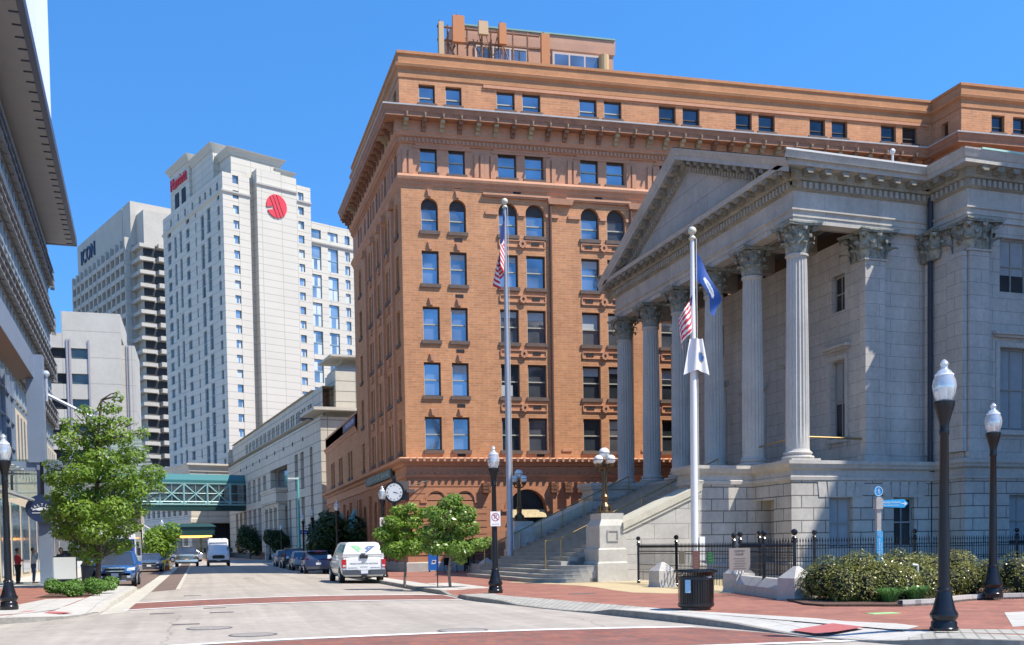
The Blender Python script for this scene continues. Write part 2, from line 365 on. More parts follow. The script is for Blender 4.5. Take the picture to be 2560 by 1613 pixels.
# pavements: kerb face, kerb top, paving band, brick field
def pavement(bd, far, mats, flip):
    P = [Vector((p[0], p[1])) for p in bd]; n = len(P); rows = []
    for i in range(n):
        t = (P[min(i+1, n-1)]-P[max(i-1, 0)]).normalized(); nn = Vector((-t.y, t.x))*(1 if flip else -1)
        h = bd[i][2]; s = slope(P[i].y); q = []
        for d, z in ((0, -.03), (.02, h), (.17, h), (1.05, max(h, .15) if h > .1 else .15)):
            q.append(Vector((P[i].x+nn.x*d, P[i].y+nn.y*d, z+s)))
        f = far(P[i]); q.append(Vector((f[0], f[1], .15+s))); rows.append(q)
    for a, bnd, nm, mat in ((0, 2, 'kerb', mats[0]), (2, 3, 'pavement_band', mats[1]), (3, 4, 'pavement', mats[2])):
        segs = {}
        for i in range(n-1):
            mm = mat(bd[i]) if callable(mat) else mat
            segs.setdefault(mm.name, (mm, MB()))[1].add([rows[i][j] for j in range(a, bnd+1)]+[rows[i+1][j] for j in range(a, bnd+1)],
                [(j, j+1, bnd-a+1+j+1, bnd-a+1+j) if flip else (j, bnd-a+1+j, bnd-a+1+j+1, j+1) for j in range(bnd-a)])
        for mm, mb in segs.values(): struct(mb.build(nm, mm))
RB = [(8.0, 260, .15), (8.0, 120, .15), (8.0, 60, .15), (8.0, 48, .15), (7.93, 39.5, .15), (8.0, 36.9, .15), (8.15, 36.3, .02), (8.0, 34.3, .02), (7.95, 33.8, .13), (7.85, 32.4, .14), (7.95, 31, .14), (8.2, 29.8, .10), (8.4, 28.6, .025), (8.55, 27.2, .02), (8.8, 25.6, .02),
      (9.02, 24.4, .05), (9.15, 23.6, .14), (9.3, 22.5, .15), (9.48, 21.2, .15), (9.62, 20, .14), (9.78, 18.9, .11), (9.9, 18.0, .06), (10.0, 17.2, .02), (10.1, 16.4, .015), (10.25, 15.5, .02), (10.5, 14.7, .06), (10.85, 13.95, .14), (11.5, 13.1, .15), (12.6, 12.3, .15), (15, 11.7, .15), (22, 11.3, .15), (90, 11, .15)]
pavement(RB, lambda p: (90, p.y if p.y > 12.8 else 12.8), (m_kerb, lambda p: m_sett if 23.9 < p[1] < 34 or p[1] < 14.8 else (m_brickp if p[1] > 34.2 and p[1] < 37.5 else m_conc), m_brickp), True)
LB = [(-90, 27.0, .15), (-12, 27.2, .15), (-6, 27.45, .15), (-4.56, 27.7, .15), (-3.75, 28.3, .12), (-3.2, 29.4, .05), (-2.9, 30.6, .025), (-2.72, 31.8, .02), (-2.65, 33, .04), (-2.62, 34.5, .13), (-2.63, 40, .15), (-2.63, 49, .15), (-2.85, 50.6, .15), (-3.8, 51.8, .15), (-5.0, 52.6, .15), (-5.25, 54, .15), (-5.25, 90, .15), (-5.25, 260, .15)]
pavement(LB, lambda p: (-90, p.y if p.y > 28.6 else 28.6), (lambda p: m_kerb if p[1] < 31.5 else m_gutter, m_conc, lambda p: m_brickp if p[1] < 52 else m_conc), True)
def sheet(name, mat, pts, z):
    b = MB(); b.add([(x, y, z) for x, y in pts], [tuple(range(len(pts)))]); return struct(b.build(name, mat))
sheet('plaza', m_tan, [(12.2, 43.5), (12.6, 41.3), (13.2, 39.6), (13.5, 37.6), (13.4, 35.7), (13.0, 33), (12.9, 31.2), (13.5, 29.9), (15.2, 29.0), (30, 29.5), (30, 44)], .1545)
sheet('pavement_slab', m_conc, [(9.75, 22.6), (10.4, 21.9), (11.2, 20.3), (11.5, 18.4), (11.55, 17.6), (12.0, 16.6), (11.5, 15.6), (10.9, 15.1), (11.3, 18), (10.4, 20.6)][:7], .1545) if False else None
sheet('pavement_slab', m_conc, [(9.92, 21.9), (10.3, 20.6), (10.55, 19.4), (10.75, 18.3), (10.9, 17.3), (11.05, 16.4), (11.2, 15.4), (11.95, 16.0), (12.0, 16.7), (11.55, 17.6), (11.5, 18.6), (10.9, 20.5), (10.4, 22.0)], .1545)
sheet('pavement_slab', m_conc, [(13.2, 15.2), (17.5, 15.6), (19.5, 18.6), (15.6, 18.2)], .1545)
sheet('pavement_slab', m_sett, [(11.4, 14.9), (12.0, 15.3), (13.0, 14.6), (12.4, 13.9)], .1545)
sheet('pavement_slab', m_conc, [(-12, 28.8), (-5.4, 28.9), (-4.2, 29.6), (-3.75, 31.0), (-3.7, 38.5), (-4.9, 38.4), (-5.4, 32.6), (-12, 31.2)], .1545)
sheet('tree_pit', m_mulch, [(-5.4, 39.4), (-3.7, 39.4), (-3.7, 49.4), (-5.4, 49.4)], .158)
sheet('tree_pit', m_conc, [(9.05, 37.6), (10.2, 37.6), (10.2, 44.5), (9.05, 44.5)], .1545)
b = MB(); b.add([(10.2, 16.3, .06), (10.2, 17.3, .06), (11.0, 17.2, .163), (11.0, 16.2, .163)], [(0, 3, 2, 1)]); struct(b.build('tactile_pad', m_pink))
b = MB(); b.add([(-3.5, 29.9, .1), (-3.25, 30.5, .1), (-4.3, 30.7, .163), (-4.5, 30.1, .163)], [(0, 1, 2, 3)]); struct(b.build('tactile_pad', m_pink))
# planting bed with kerb behind the street corner
BED = [(13.7, 22.6), (13.75, 21.84), (15.2, 20.94), (16.25, 21.08), (17.35, 21.8), (18.5, 22.3), (24, 21.5), (40, 20), (40, 24.5), (24, 26.2), (14.4, 24.6)]
b = MB(); b.prism(BED, .1, .2); struct(b.build('planting_bed', m_mulch))
b = MB(); b.sweep(list(reversed(BED[2:8])), [(0, .1), (0, .29), (.16, .29), (.16, .1)]); struct(b.build('bed_kerb', m_conc))
# manhole covers and small iron lids in the roadway
def lid(x, y, r, label):
    b = MB(); b.lathe([(r, -.01), (r, .006), (r-.05, .008), (r-.06, .002)], (x, y, gz(x, y)+.004), 28)
    mo = b.build('manhole_cover', m_iron, origin=(x, y, gz(x, y))); b = MB(); b.lathe([(r-.06, -.01), (r-.06, .005), (1e-3, .005)], (x, y, gz(x, y)+.004), 28); b.build('cover_plate', M('worn cover', (.27, .245, .22), .8, var=.25, vs=14, coord='pos'), mo)
    tag(mo, label, 'manhole cover', 'iron covers set in the road')
lid(.95, 21.6, .47, 'round iron manhole cover nearer of the two left ones on the road')
lid(.15, 23.9, .48, 'round iron manhole cover farther of the two left ones on the road')
lid(4.95, 20.75, .5, 'round iron manhole cover touching the near white crosswalk line')
for x, y, a in ((-1.0, 29.6, 0), (.35, 31.0, 1), (.5, 29.0, 2), (-.35, 25.4, 3), (-.3, 40.3, 4), (2.6, 62, 5)):
    b = MB(); z = gz(x, y); b.box(x-.3, x+.3, y-.14, y+.14, z-.01, z+.009)
    tag(b.build('utility_lid', m_iron, origin=(x, y, z)), ['small dark iron lid on the road nearest the left kerb', 'small dark iron lid just below the far crosswalk line', 'small dark iron lid right of centre before the crosswalk', 'small dark iron lid closest to the viewer on the road', 'small dark iron lid just beyond the brick crosswalk', 'thin dark iron lid in the road left of the white pickup'][a], 'utility lid', 'iron covers set in the road')
b = MB(); b.box(13.1, 13.75, 19.0, 19.3, .15, .162); tag(b.build('ground_plate', M('green plate', (.35, .6, .25), .6), origin=(13.4, 19.1, .15)), 'small pale green marker plate flat on the brick pavement', 'marker plate')
b = MB(); b.box(10.9, 11.7, 31.2, 31.6, .15, .16); tag(b.build('utility_lid', m_iron, origin=(11.3, 31.4, .15)), 'small dark iron lid on the brick pavement beside the stone setts', 'utility lid', 'iron covers set in the road')
# ---------------------------------------------------------------- brick office building
m_brick = BR('orange brick', (.58, .265, .12), (.47, .21, .095), (.52, .31, .185), .6, .15, .02, var=.12, vs=.35, var2=.13, vs2=4., rough=.85, bump=.2, streak=.08)
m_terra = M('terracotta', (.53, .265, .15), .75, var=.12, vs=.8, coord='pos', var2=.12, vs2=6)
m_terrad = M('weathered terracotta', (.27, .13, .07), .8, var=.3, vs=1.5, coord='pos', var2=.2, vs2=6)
m_buff = M('stained bracket', (.42, .31, .17), .8, var=.4, vs=.9, coord='pos')
m_sill = M('brownstone sill', (.14, .10, .08), .85, var=.2, vs=3, coord='pos')
m_sash = M('dark sash', (.055, .045, .04), .6)
m_sashl = M('pale sash', (.42, .40, .32), .6)
m_glassb = GLASSY('sky glass', (.25, .275, .31), .7, .05, .5, .45)
m_glassd = GLASSY('dim glass', (.07, .085, .10), .6, .08, .4, .6)
m_blind = M('window blind', (.42, .44, .45), .6, var=.15, vs=1, coord='pos')
m_roofg = M('flat roof', (.25, .24, .22), .9)
FB = Fr((12.27, 65.52, 0), -2.2, 90)
BRK = thing('brick_building', 'tall orange brick office building with bracketed cornice behind the clock', 'building', (12.27, 65.52, 0))
PS = lambda a, d, z: (a, d, z)                       # south face
PW = lambda a, d, z: (d, a, z)                       # street face
PX = lambda a, d, z: (a, d-3, z)                     # right-hand wing, standing forward
bays = [(1.2, 2.25, 2.95, 4.0), (6.05, 7.25, 7.78, 9.0)]+[(6.05+5.33*k, 7.25+5.33*k, 7.78+5.33*k, 9.0+5.33*k) for k in range(1, 6)]
fl = [(7.64, 9.67), (10.96, 13.0), (14.34, 16.38), (17.75, 19.75)]
ARC, SEV, ATT = (20.95, 22.92), (24.44, 25.97), (28.57, 29.7)
rng = random.Random(5)
WINS = []                                            # (priority, F, P, a0, a1, z0, z1, depth, kind)
def winhole(P, a0, a1, z0, z1, arch, lst, pri, kind='plain'):
    lst.append((a0, a1, z0, z1, 'arch') if arch else (a0, a1, z0, z1)); WINS.append((pri, P, a0, a1, z0, z1, arch, kind))
b = MB(FB); H = []
for k, (a, c, d, e) in enumerate(bays):
    for a0, a1 in ((a, c), (d, e)):
        for i, (z0, z1) in enumerate(fl): winhole(PS, a0, a1, z0, z1, False, H, k+(2 if i < 3 and k > 3 else 0))
        winhole(PS, a0, a1, *ARC, True, H, k); winhole(PS, a0, a1, *SEV, False, H, k)
H1 = [h for h in H if h[2] < 23]; H2 = [h for h in H if h[2] > 24]
holed(b, PS, 0, 36.6, 7.15, 23.75, H1, .32)
HW = [];
wcol = [(1.15, 2.15), (3.9, 4.75), (5.15, 6.0), (7.45, 8.25), (8.65, 9.45), (11.2, 12.05), (12.45, 13.3), (17.0, 18.2)]
for k, (a0, a1) in enumerate(wcol):
    for (z0, z1) in fl: winhole(PW, a0, a1, z0, z1, False, HW, 1)
    winhole(PW, a0, a1, *ARC, True, HW, 1)
holed(b, PW, 0, 20.6, 7.15, 23.75, HW, .45)
AW = [];
for a0, a1 in ((36.2, 37.3), (37.8, 38.9), (30.4, 31.4), (31.9, 32.9), (24.0, 25.0), (25.5, 26.5)): winhole(PW, a0, a1, 7.6, 9.75, False, AW, 2)
holed(b, PW, 20.6, 43, 7.15, 12.45, AW, .35)
b.box(20.6-20.6+.0, 30, 43, 43.2, 0, 12.45)
b.box(.02, 36.6, 20.6, 21, 7, 31.5)
# right wing
HX = []
for k in range(3):
    for a0, a1 in ((38.9+5.3*k, 39.9+5.3*k), (40.55+5.3*k, 41.6+5.3*k)):
        winhole(PX, a0, a1, *ATT, False, HX, 4); winhole(PX, a0, a1, *SEV, False, HX, 9)
        for z0, z1 in fl: winhole(PX, a0, a1, z0, z1, False, HX, 9)
holed(b, PX, 36.6, 56, .2, 30.05, HX, .3)
holed(b, lambda a, d, z: (36.6+d, a, z), -3, 0, .2, 30.05, [(-1.7, -1.0, 28.6, 29.6)], .3)
b.box(56, 56.2, -3, 30, 0, 31)
# attic
HA = []
for k, (a, c, d, e) in enumerate(bays):
    for a0, a1 in ((a, c-.05), (d-.1, e-.15)): winhole(PS, a0, a1, *ATT, False, HA, k)
holed(b, PS, 0, 36.6, 28.0, 30.05, HA, .22)
HB = []; winhole(PW, 1.0, 2.0, 28.6, 29.7, False, HB, 1)
holed(b, PW, 0, 20.6, 28.0, 30.05, HB, .22)
b.build('brick_wall', m_brick, BRK)
# terracotta seventh storey with piers
b = MB(FB); holed(b, PS, 0, 36.6, 24.2, 26.1, H2, .3)
H7 = []
for a0, a1 in wcol: winhole(PW, a0, a1, *SEV, False, H7, 1)
holed(b, PW, 0, 20.6, 24.2, 26.1, H7, .4)
for k in range(7):
    for x in ([.1, 4.55] if k == 0 else [bays[k][0]-.85, bays[k][3]+.1]):
        for y in (0, .38): b.box(x+y, x+y+.26, -.12, .02, 24.3, 25.7)
    a, c, d, e = bays[k]; b.box(a-.28, e+.28, -.1, .02, 26.0, 26.12); b.box(a-.4, e+.4, -.07, .02, 25.86, 26.0)
for a in (2.6, 3.4, 6.5, 10.2, 14.2, 16.2):
    for y in (0, .3): b.box(-.12, .02, a+y, a+y+.2, 24.3, 25.7)
b.build('upper_wall', m_terra, BRK)
# ground storey with arches
b = MB(FB); G1 = [(1.24, 2.37, 1.3, 5.12, 'arch'), (3.02, 4.2, 1.3, 5.12, 'arch')]+[(6.38+5.33*k, 8.85+5.33*k, .2, 5.22, 'arch') for k in range(6)]
holed(b, PS, 0, 36.6, .75, 6.0, G1, .55)
GW = [(1.2, 2.3, 1.2, 4.9, 'arch'), (4.2, 5.6, .75, 5.0, 'arch'), (7.6, 9.2, .75, 5.0, 'arch'), (11.2, 13, .75, 5.0, 'arch'), (16.8, 18.3, 1.0, 4.9, 'arch'), (22, 24.2, .75, 5.0, 'arch'), (26.5, 28.5, .75, 5.0, 'arch'), (30.2, 32.2, .75, 5, 'arch'), (36.2, 38.2, 1, 5, 'arch')]
holed(b, PW, 0, 43, .75, 6.0, GW, .5)
for h in G1+[]:
    r = (h[1]-h[0])/2; cx = (h[0]+h[1])/2; zc = h[3]-r
    for ro, dp in ((r+.22, .05), (r+.1, .1)):
        pts = [(cx-ro*math.cos(math.pi*i/14), zc+ro*math.sin(math.pi*i/14)) for i in range(15)]
        ins = [(cx-r*math.cos(math.pi*i/14), zc+r*math.sin(math.pi*i/14)) for i in range(15)]
        for i in range(14):
            b.quad((pts[i][0], -dp, pts[i][1]), (pts[i+1][0], -dp, pts[i+1][1]), (ins[i+1][0], -dp, ins[i+1][1]), (ins[i][0], -dp, ins[i][1]))
            b.quad((pts[i][0], 0, pts[i][1]), (pts[i+1][0], 0, pts[i+1][1]), (pts[i+1][0], -dp, pts[i+1][1]), (pts[i][0], -dp, pts[i][1]))
    b.box(h[0]-.42, h[0]-.02, -.1, .02, zc-.16, zc); b.box(h[1]+.02, h[1]+.42, -.1, .02, zc-.16, zc)
for z in [1.2+.42*i for i in range(11)]: b.box(-.02, 5.0, -.035, .0, z, z+.36); b.box(-.035, 0, -.02, 3.6, z, z+.36)
for k in range(6):
    for x in (9.35, 10.25, 11.05)[:3] if k == 0 else (9.6+5.33*k, 10.5+5.33*k): b.box(x-.14, x+.14, -.26, .02, .75, 4.95)
for a in (3.5, 6.4, 10.2, 14.4, 19.6, 20.7, 25.2, 29.3, 34): b.box(-.2, .02, a-.25, a+.25, .75, 5.5)
b.build('ground_storey_wall', BR('pink brick', (.47, .215, .115), (.43, .20, .105), (.33, .16, .10), 1.2, .36, .012, var=.1, vs=.6, var2=.08, vs2=6, bump=.2), BRK)
b = MB(FB); b.sweep([(0, 43), (0, 0), (36.6, 0)], [(.12, .1), (.12, .7), (.06, .76), (0, .76)]); b.build('stone_base', M('pale stone base', (.42, .40, .36), .8, var=.15, vs=1.2, coord='pos'), BRK)
# capitals of the ground storey pilasters
b = MB(FB); r2 = random.Random(3)
for x in (4.95, 9.35, 10.25, 11.05, 14.9, 15.8, 20.2, 21.1):
    for i in range(3):
        for j in range(3): b.taper(x-.24+.16*i, x-.1+.16*i, -.42+.04*j, 0, 4.98+.22*j, 5.16+.22*j, -.03)
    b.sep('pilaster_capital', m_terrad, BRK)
# cornices
OUT = [(0, 20.6), (0, 0), (36.6, 0), (36.6, -3), (56, -3)]
b = MB(FB); b.sweep([(0, 43), (0, 0), (36.6, 0), (36.6, -3), (56, -3)], [(0, 5.95), (.1, 6.0), (.12, 6.16), (.0, 6.2), (.0, 6.62), (.14, 6.68), (.22, 6.82), (.5, 6.92), (.56, 7.08), (.45, 7.15), (0, 7.2)])
n = 0
for i in range(86): x = .1+.42*i; b.box(x, x+.13, -.6, -.5, 6.9, 7.13); b.box(x, x+.2, -.12, 0, 6.0, 6.0+.2) if False else b.box(x, x+.24, -.2, -.02, 6.17, 6.26)
b.build('storey_cornice', m_terra, BRK)
b = MB(FB); b.sweep(OUT, [(0, 23.6), (.08, 23.7), (.1, 23.8), (.22, 23.95), (.26, 24.1), (.2, 24.25), (0, 24.3)]); b.build('string_course', m_terra, BRK)
b = MB(FB); b.sweep(OUT, [(.01, 26.08), (.12, 26.1), (.12, 26.16), (.14, 26.16), (.14, 26.42), (.3, 26.5), (.3, 26.62), (.36, 26.68), (.36, 27.36)])
L = 36.6
for i in range(int(L/.25)): b.box(.05+.25*i, .2+.25*i, -.24, -.12, 26.17, 26.4)
for i in range(int(20.6/.25)): b.box(-.24, -.12, .05+.25*i, .2+.25*i, 26.17, 26.4)
b.build('dentil_course', m_terra, BRK)
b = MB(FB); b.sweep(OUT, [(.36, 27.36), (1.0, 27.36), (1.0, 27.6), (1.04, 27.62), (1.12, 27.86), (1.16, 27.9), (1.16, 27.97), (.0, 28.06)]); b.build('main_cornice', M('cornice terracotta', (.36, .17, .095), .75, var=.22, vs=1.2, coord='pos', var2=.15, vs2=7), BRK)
b = MB(FB); b.sweep(OUT, [(1.17, 27.9), (1.2, 27.92), (1.2, 28.0), (1.0, 28.07)]); b.build('cornice_flashing', M('lead flashing', (.42, .40, .38), .5, var=.15, vs=2, coord='pos'), BRK)
bk = MB(FB); bl = MB(FB); lb = MB(FB); r2 = random.Random(8)
def brk(B, P, a):
    for z0, z1, d in ((26.72, 26.95, .48), (26.95, 27.15, .66), (27.15, 27.34, .9)): mapbox(B, P, a-.13, a+.13, -d, -.34, z0, z1)
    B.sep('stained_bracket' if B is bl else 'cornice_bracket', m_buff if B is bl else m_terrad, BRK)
for i in range(33): brk(bl if r2.random() < .38 else bk, PS, .25+1.11*i)
for i in range(19): brk(bl if r2.random() < .12 else bk, PW, .35+1.11*i)
for i in range(33): lb.add([(.25+1.11*i+dx, -1.05-dy, 27.4+dz) for dx, dy, dz in ((-.09, 0, .22), (.09, 0, .22), (.05, .16, .16), (-.05, .16, .16), (0, .1, -.12))], [(0, 3, 2, 1), (0, 4, 3), (3, 4, 2), (2, 4, 1)]); lb.sep('cornice_boss', M('pale boss', (.5, .36, .22), .7), BRK)

b = MB(FB); b.sweep(OUT, [(0, 29.98), (.05, 30.02), (.05, 30.5), (.2, 30.62), (.24, 30.78), (.1, 30.86), (.02, 30.88), (.02, 31.38), (.1, 31.42), (.1, 31.58), (-.3, 31.6), (-.3, 30.2)]); b.build('parapet', BR('parapet brick', (.50, .24, .11), (.46, .22, .10), (.42, .21, .11), .6, .15, .012, var=.12, vs=.7, var2=.1, vs2=5, bump=.1), BRK)
b = MB(FB); b.box(5.2, 36.2, -.1, 0, 29.78, 29.96); b.build('attic_label_mould', m_terra, BRK)
b = MB(FB); b.prism([(.2, .2), (36.8, .2), (36.8, -2.8), (56, -2.8), (56, 25), (.2, 25)], 30.1, 30.3); b.box(.1, 30, 20.6, 43, 12.0, 12.2); b.build('roof', m_roofg, BRK)
b = MB(FB); b.sweep([(0, 43), (0, 20.6)], [(0, 11.0), (.08, 11.05), (.1, 11.2), (.22, 11.32), (.25, 11.42), (0, 11.5), (0, 12.4), (.06, 12.42), (.06, 12.55), (-.3, 12.56)]); b.build('annex_cornice', m_terra, BRK)
# keystones, spandrel panels, vents, arch imposts
b = MB(FB); v = MB(FB)
tops = [f[1] for f in fl]+[22.92]
for a0, a1 in (bays[0][:2], bays[0][2:]):
    c = (a0+a1)/2
    for z in tops: b.add([(c-.1, -.005, z+.06), (c+.1, -.005, z+.06), (c+.2, -.005, z+.5), (c-.2, -.005, z+.5), (c-.06, -.12, z+.08), (c+.06, -.12, z+.08), (c+.15, -.14, z+.48), (c-.15, -.14, z+.48)], [(4, 5, 6, 7), (0, 4, 7, 3), (1, 2, 6, 5), (0, 1, 5, 4), (3, 7, 6, 2)]); b.sep('keystone', m_terra, BRK)
for z in (10.3, 13.65, 17.0, 20.4, 23.62): v.box(3.25, 3.75, -.02, .0, z-.02, z+.18); v.sep('wall_vent', m_dark, BRK)
v.box(3.2, 3.7, -.02, 0, 7.25, 7.42)
for k in range(1, 7):
    a, c, d, e = bays[k]
    for z in [10.1, 13.45, 16.83, 20.22]:
        x0, x1, z0, z1 = a-.02, e+.02, z, z+.45
        for q in ((x0, x1, z0, z0+.06), (x0, x1, z1-.06, z1), (x0, x0+.06, z0, z1), (x1-.06, x1, z0, z1)): b.box(q[0], q[1], -.07, .0, q[2], q[3])
        cx = (a+e)/2
        b.lathe([(.0, -.0), (.25, .0)], (cx, 0, z), 4) if False else None
        for i in range(8):
            t = 2*math.pi*i/8; b.taper(cx+.16*math.cos(t)-.08, cx+.16*math.cos(t)+.08, -.16, .0, z+.2+.18*math.sin(t)-.07, z+.2+.18*math.sin(t)+.07, .02, 0)
        v.box(a+.25, a+.75, -.03, 0, z+.14, z+.31) if k > 1 else None
        v.box(d+.35, d+.85, -.03, 0, z+.14, z+.31); b.sep('spandrel_panel', m_terra, BRK); v.sep('wall_vent', m_dark, BRK)
    b.box(a-.9, e+.25, -.14, 0, 23.2, 23.42); b.box(a-1.0, e+.35, -.2, 0, 23.3, 23.42)
    b.taper(e+.25, e+1.75, -.25, 0, 22.95, 23.3, -.12, -.05) if k < 6 else None
    for q0, q1 in ((a-.85, a-.05), (c+.05, d-.05), (e+.05, e+.9)): b.box(q0, q1, -.1, 0, 22.14, 22.34)
    b.sep('bay_moulding', m_terra, BRK)
    b.box(e+.95, e+1.6, -.06, 0, 7.6, 7.75); v.box(a+.95, a+1.45, -.02, 0, 23.5, 23.65); v.box(d+.5, d+1.0, -.02, 0, 7.25, 7.42); v.sep('wall_vent', m_dark, BRK); b.sep('bay_moulding', m_terra, BRK)
for k in (2, 4.95, 7.1, 9.9, 13.6): b.box(-.3, .0, k+.7, k+1.4, 23.0, 23.42); b.sep('bay_moulding', m_terra, BRK)
for k in ((3.8, 6.1), (7.35, 9.55), (11.1, 13.4)):
    for z in [10.15, 13.5, 16.9, 20.3]:
        b.box(-.06, 0, k[0], k[1], z, z+.06); b.box(-.06, 0, k[0], k[1], z+.4, z+.46); b.box(-.14, 0, sum(k)/2-.2, sum(k)/2+.2, z, z+.4); b.sep('spandrel_panel', m_terra, BRK)
for a in (3.1, 6.7, 10.3, 14.2): b.box(-.16, .0, a-.22, a+.3, 7.2, 22.9); b.sep('pilaster', m_terra, BRK)
b = MB(FB)
for k in range(6): x = bays[k+1][3]+.35; b.tube((x, -.12, 7.2), (x, -.12, 22.9), .09, .09, 8); b.sep('downpipe_or_shade', M('brown recess shade', (.13, .06, .035), .6), BRK)  # brown tubes imitate the recess shadow line between bays; no pipes stand here
# windows: sash frame, pane, sill
WINS.sort(key=lambda q: q[0])
def one_window(MBf, MBg, MBs, MBb, P, a0, a1, z0, z1, arch, seed):
    dp = .28; f = .07; r = random.Random(seed)
    def bx(B, *q): mapbox(B, P, *q)
    zt = z1-(a1-a0)/2 if arch else z1
    bx(MBf, a0, a0+f, dp-.05, dp+.05, z0, zt); bx(MBf, a1-f, a1, dp-.05, dp+.05, z0, zt)
    bx(MBf, a0+f, a1-f, dp-.05, dp+.05, zt-f*1.5, zt); bx(MBf, a0+f, a1-f, dp-.05, dp+.05, z0, z0+f)
    zm = z0+(zt-z0)*(.48 if z1 < 28 else .34); bx(MBb, a0+f, a1-f, dp-.08, dp+.02, zm-.035, zm+.035)
    bx(MBb, a0-.005, a0+.04, .04, dp-.06, z0, zt-.25)
    MBg.quad(P(a0+f, dp, z0+f), P(a1-f, dp, z0+f), P(a1-f, dp, zt-f), P(a0+f, dp, zt-f))
    if arch:
        rr_ = (a1-a0)/2; cx = (a0+a1)/2; MBf.add([P(cx-rr_*math.cos(math.pi*i/10), dp, zt+rr_*math.sin(math.pi*i/10)) for i in range(11)], [tuple(range(11))])
    bx(MBs, a0-.1, a1+.1, -.1, dp-.06, z0-.22, z0)
wn = [MB(FB) for _ in range(4)]; gl2 = MB(FB)
for i, (pri, P, a0, a1, z0, z1, arch, kind) in enumerate(WINS):
    low = z0 < 13.2 and P is PS
    if i < 100:
        q = [MB(FB) for _ in range(4)]; one_window(q[0], q[1], q[2], q[3], P, a0, a1, z0, z1, arch, i)
        fo = q[0].build('window', m_sash, BRK)
        dim = (low and (rng.random() < (.75 if a0 > 2.5 else .3) and not (a0 < 5 and z0 > 9))) or P is PW
        q[1].build('pane', m_glassd if dim else m_glassb, fo); q[2].build('sill', m_sill, fo); q[3].build('meeting_rail', m_sashl if P is PS else m_sash, fo)
        if P is PS and rng.random() < (.5 if z0 < 20 else .12) and not arch:
            s = MB(FB); t = rng.choice((.25, .35, .48, .9)) if not low else rng.choice((.3, .5, .6)); zz = z1-.1
            if rng.random() < .35: s.quad(PS(a0+.09, .27, z0+.1), PS(a0+.09+(a1-a0)*.6, .27, z0+.1), PS(a0+.09+(a1-a0)*.6, .27, z0+.1+(z1-z0)*.33), PS(a0+.09, .27, z0+.1+(z1-z0)*.33))
            else: s.quad(PS(a0+.09, .265, zz-(z1-z0)*t*.5), PS(a1-.09, .265, zz-(z1-z0)*t*.5), PS(a1-.09, .265, zz), PS(a0+.09, .265, zz))
            s.build('window_blind', m_blind, fo)
    else: one_window(wn[0], wn[1], wn[2], wn[3], P, a0, a1, z0, z1, arch, i)
if wn[0].v:
    fo = wn[0].build('distant_windows', m_sash, BRK); fo['kind'] = 'stuff'
    wn[1].build('panes', m_glassd, fo); wn[2].build('sills', m_sill, fo); wn[3].build('meeting_rails', m_sash, fo)
# ground floor glazing and door arches
b = MB(FB); f = MB(FB)
for h in G1:
    b.quad((h[0]-.1, .5, h[2]-.2), (h[1]+.1, .5, h[2]-.2), (h[1]+.1, .5, h[3]+.1), (h[0]-.1, .5, h[3]+.1))
    zc = h[3]-(h[1]-h[0])/2; f.box(h[0], h[1], .36, .46, zc-.1, zc+.02)
    for x in (h[0]+.02, (h[0]+h[1])/2-.04, h[1]-.1): f.box(x, x+.08, .36, .46, h[2], zc)
    fo = f.sep('arched_window', m_sash, BRK); b.sep('pane', m_glassd, fo)
for h in GW: b.quad((.46, h[0]-.1, h[2]-.2), (.46, h[0]-.1, h[3]+.1), (.46, h[1]+.1, h[3]+.1), (.46, h[1]+.1, h[2]-.2)); f.box(.36, .44, h[0], h[1], 3.6, 3.72); fo = f.sep('arched_window', m_sash, BRK); b.sep('pane', m_glassd, fo)
b = MB(FB)
for k in range(2): b.add([(6.45+5.33*k, .2, 3.95), (8.8+5.33*k, .2, 3.95), (8.8+5.33*k, -.25, 3.45), (6.45+5.33*k, -.25, 3.45)], [(0, 1, 2, 3)]); b.sep('striped_awning', M('cream awning', (.42, .34, .19), .8, var=.3, vs=6), BRK)
# signs on the street face
b = MB(FB); b.box(-.3, -.14, 4.0, 15.0, 6.22, 6.78); sg = b.build('sign_board', M('green sign board', (.045, .075, .07), .5, var=.2, vs=3), BRK)
text('HERITAGE BANK', 'sign_lettering', FB((-.31, 9.3, 6.5)), (0, -1, 0), (0, 0, 1), .55, M('sign letters', (.3, .36, .34), .5), sg, width=9.6)
b = MB(FB); b.box(-.14, -.06, 21.3, 28.6, 11.58, 12.25); sg = b.build('banner', M('purple banner', (.10, .045, .07), .6), BRK)
text('FOUNDRY ROW', 'banner_lettering', FB((-.15, 26.6, 11.87)), (0, -1, 0), (0, 0, 1), .7, M('banner letters', (.45, .45, .6), .5), sg, width=5.6) if False else None
text('\u2713  VIRGINIA BBH', 'banner_lettering', FB((-.15, 24.7, 11.92)), (0, -1, 0), (0, 0, 1), .5, M('banner letters', (.45, .45, .62), .5), sg, width=6.2)
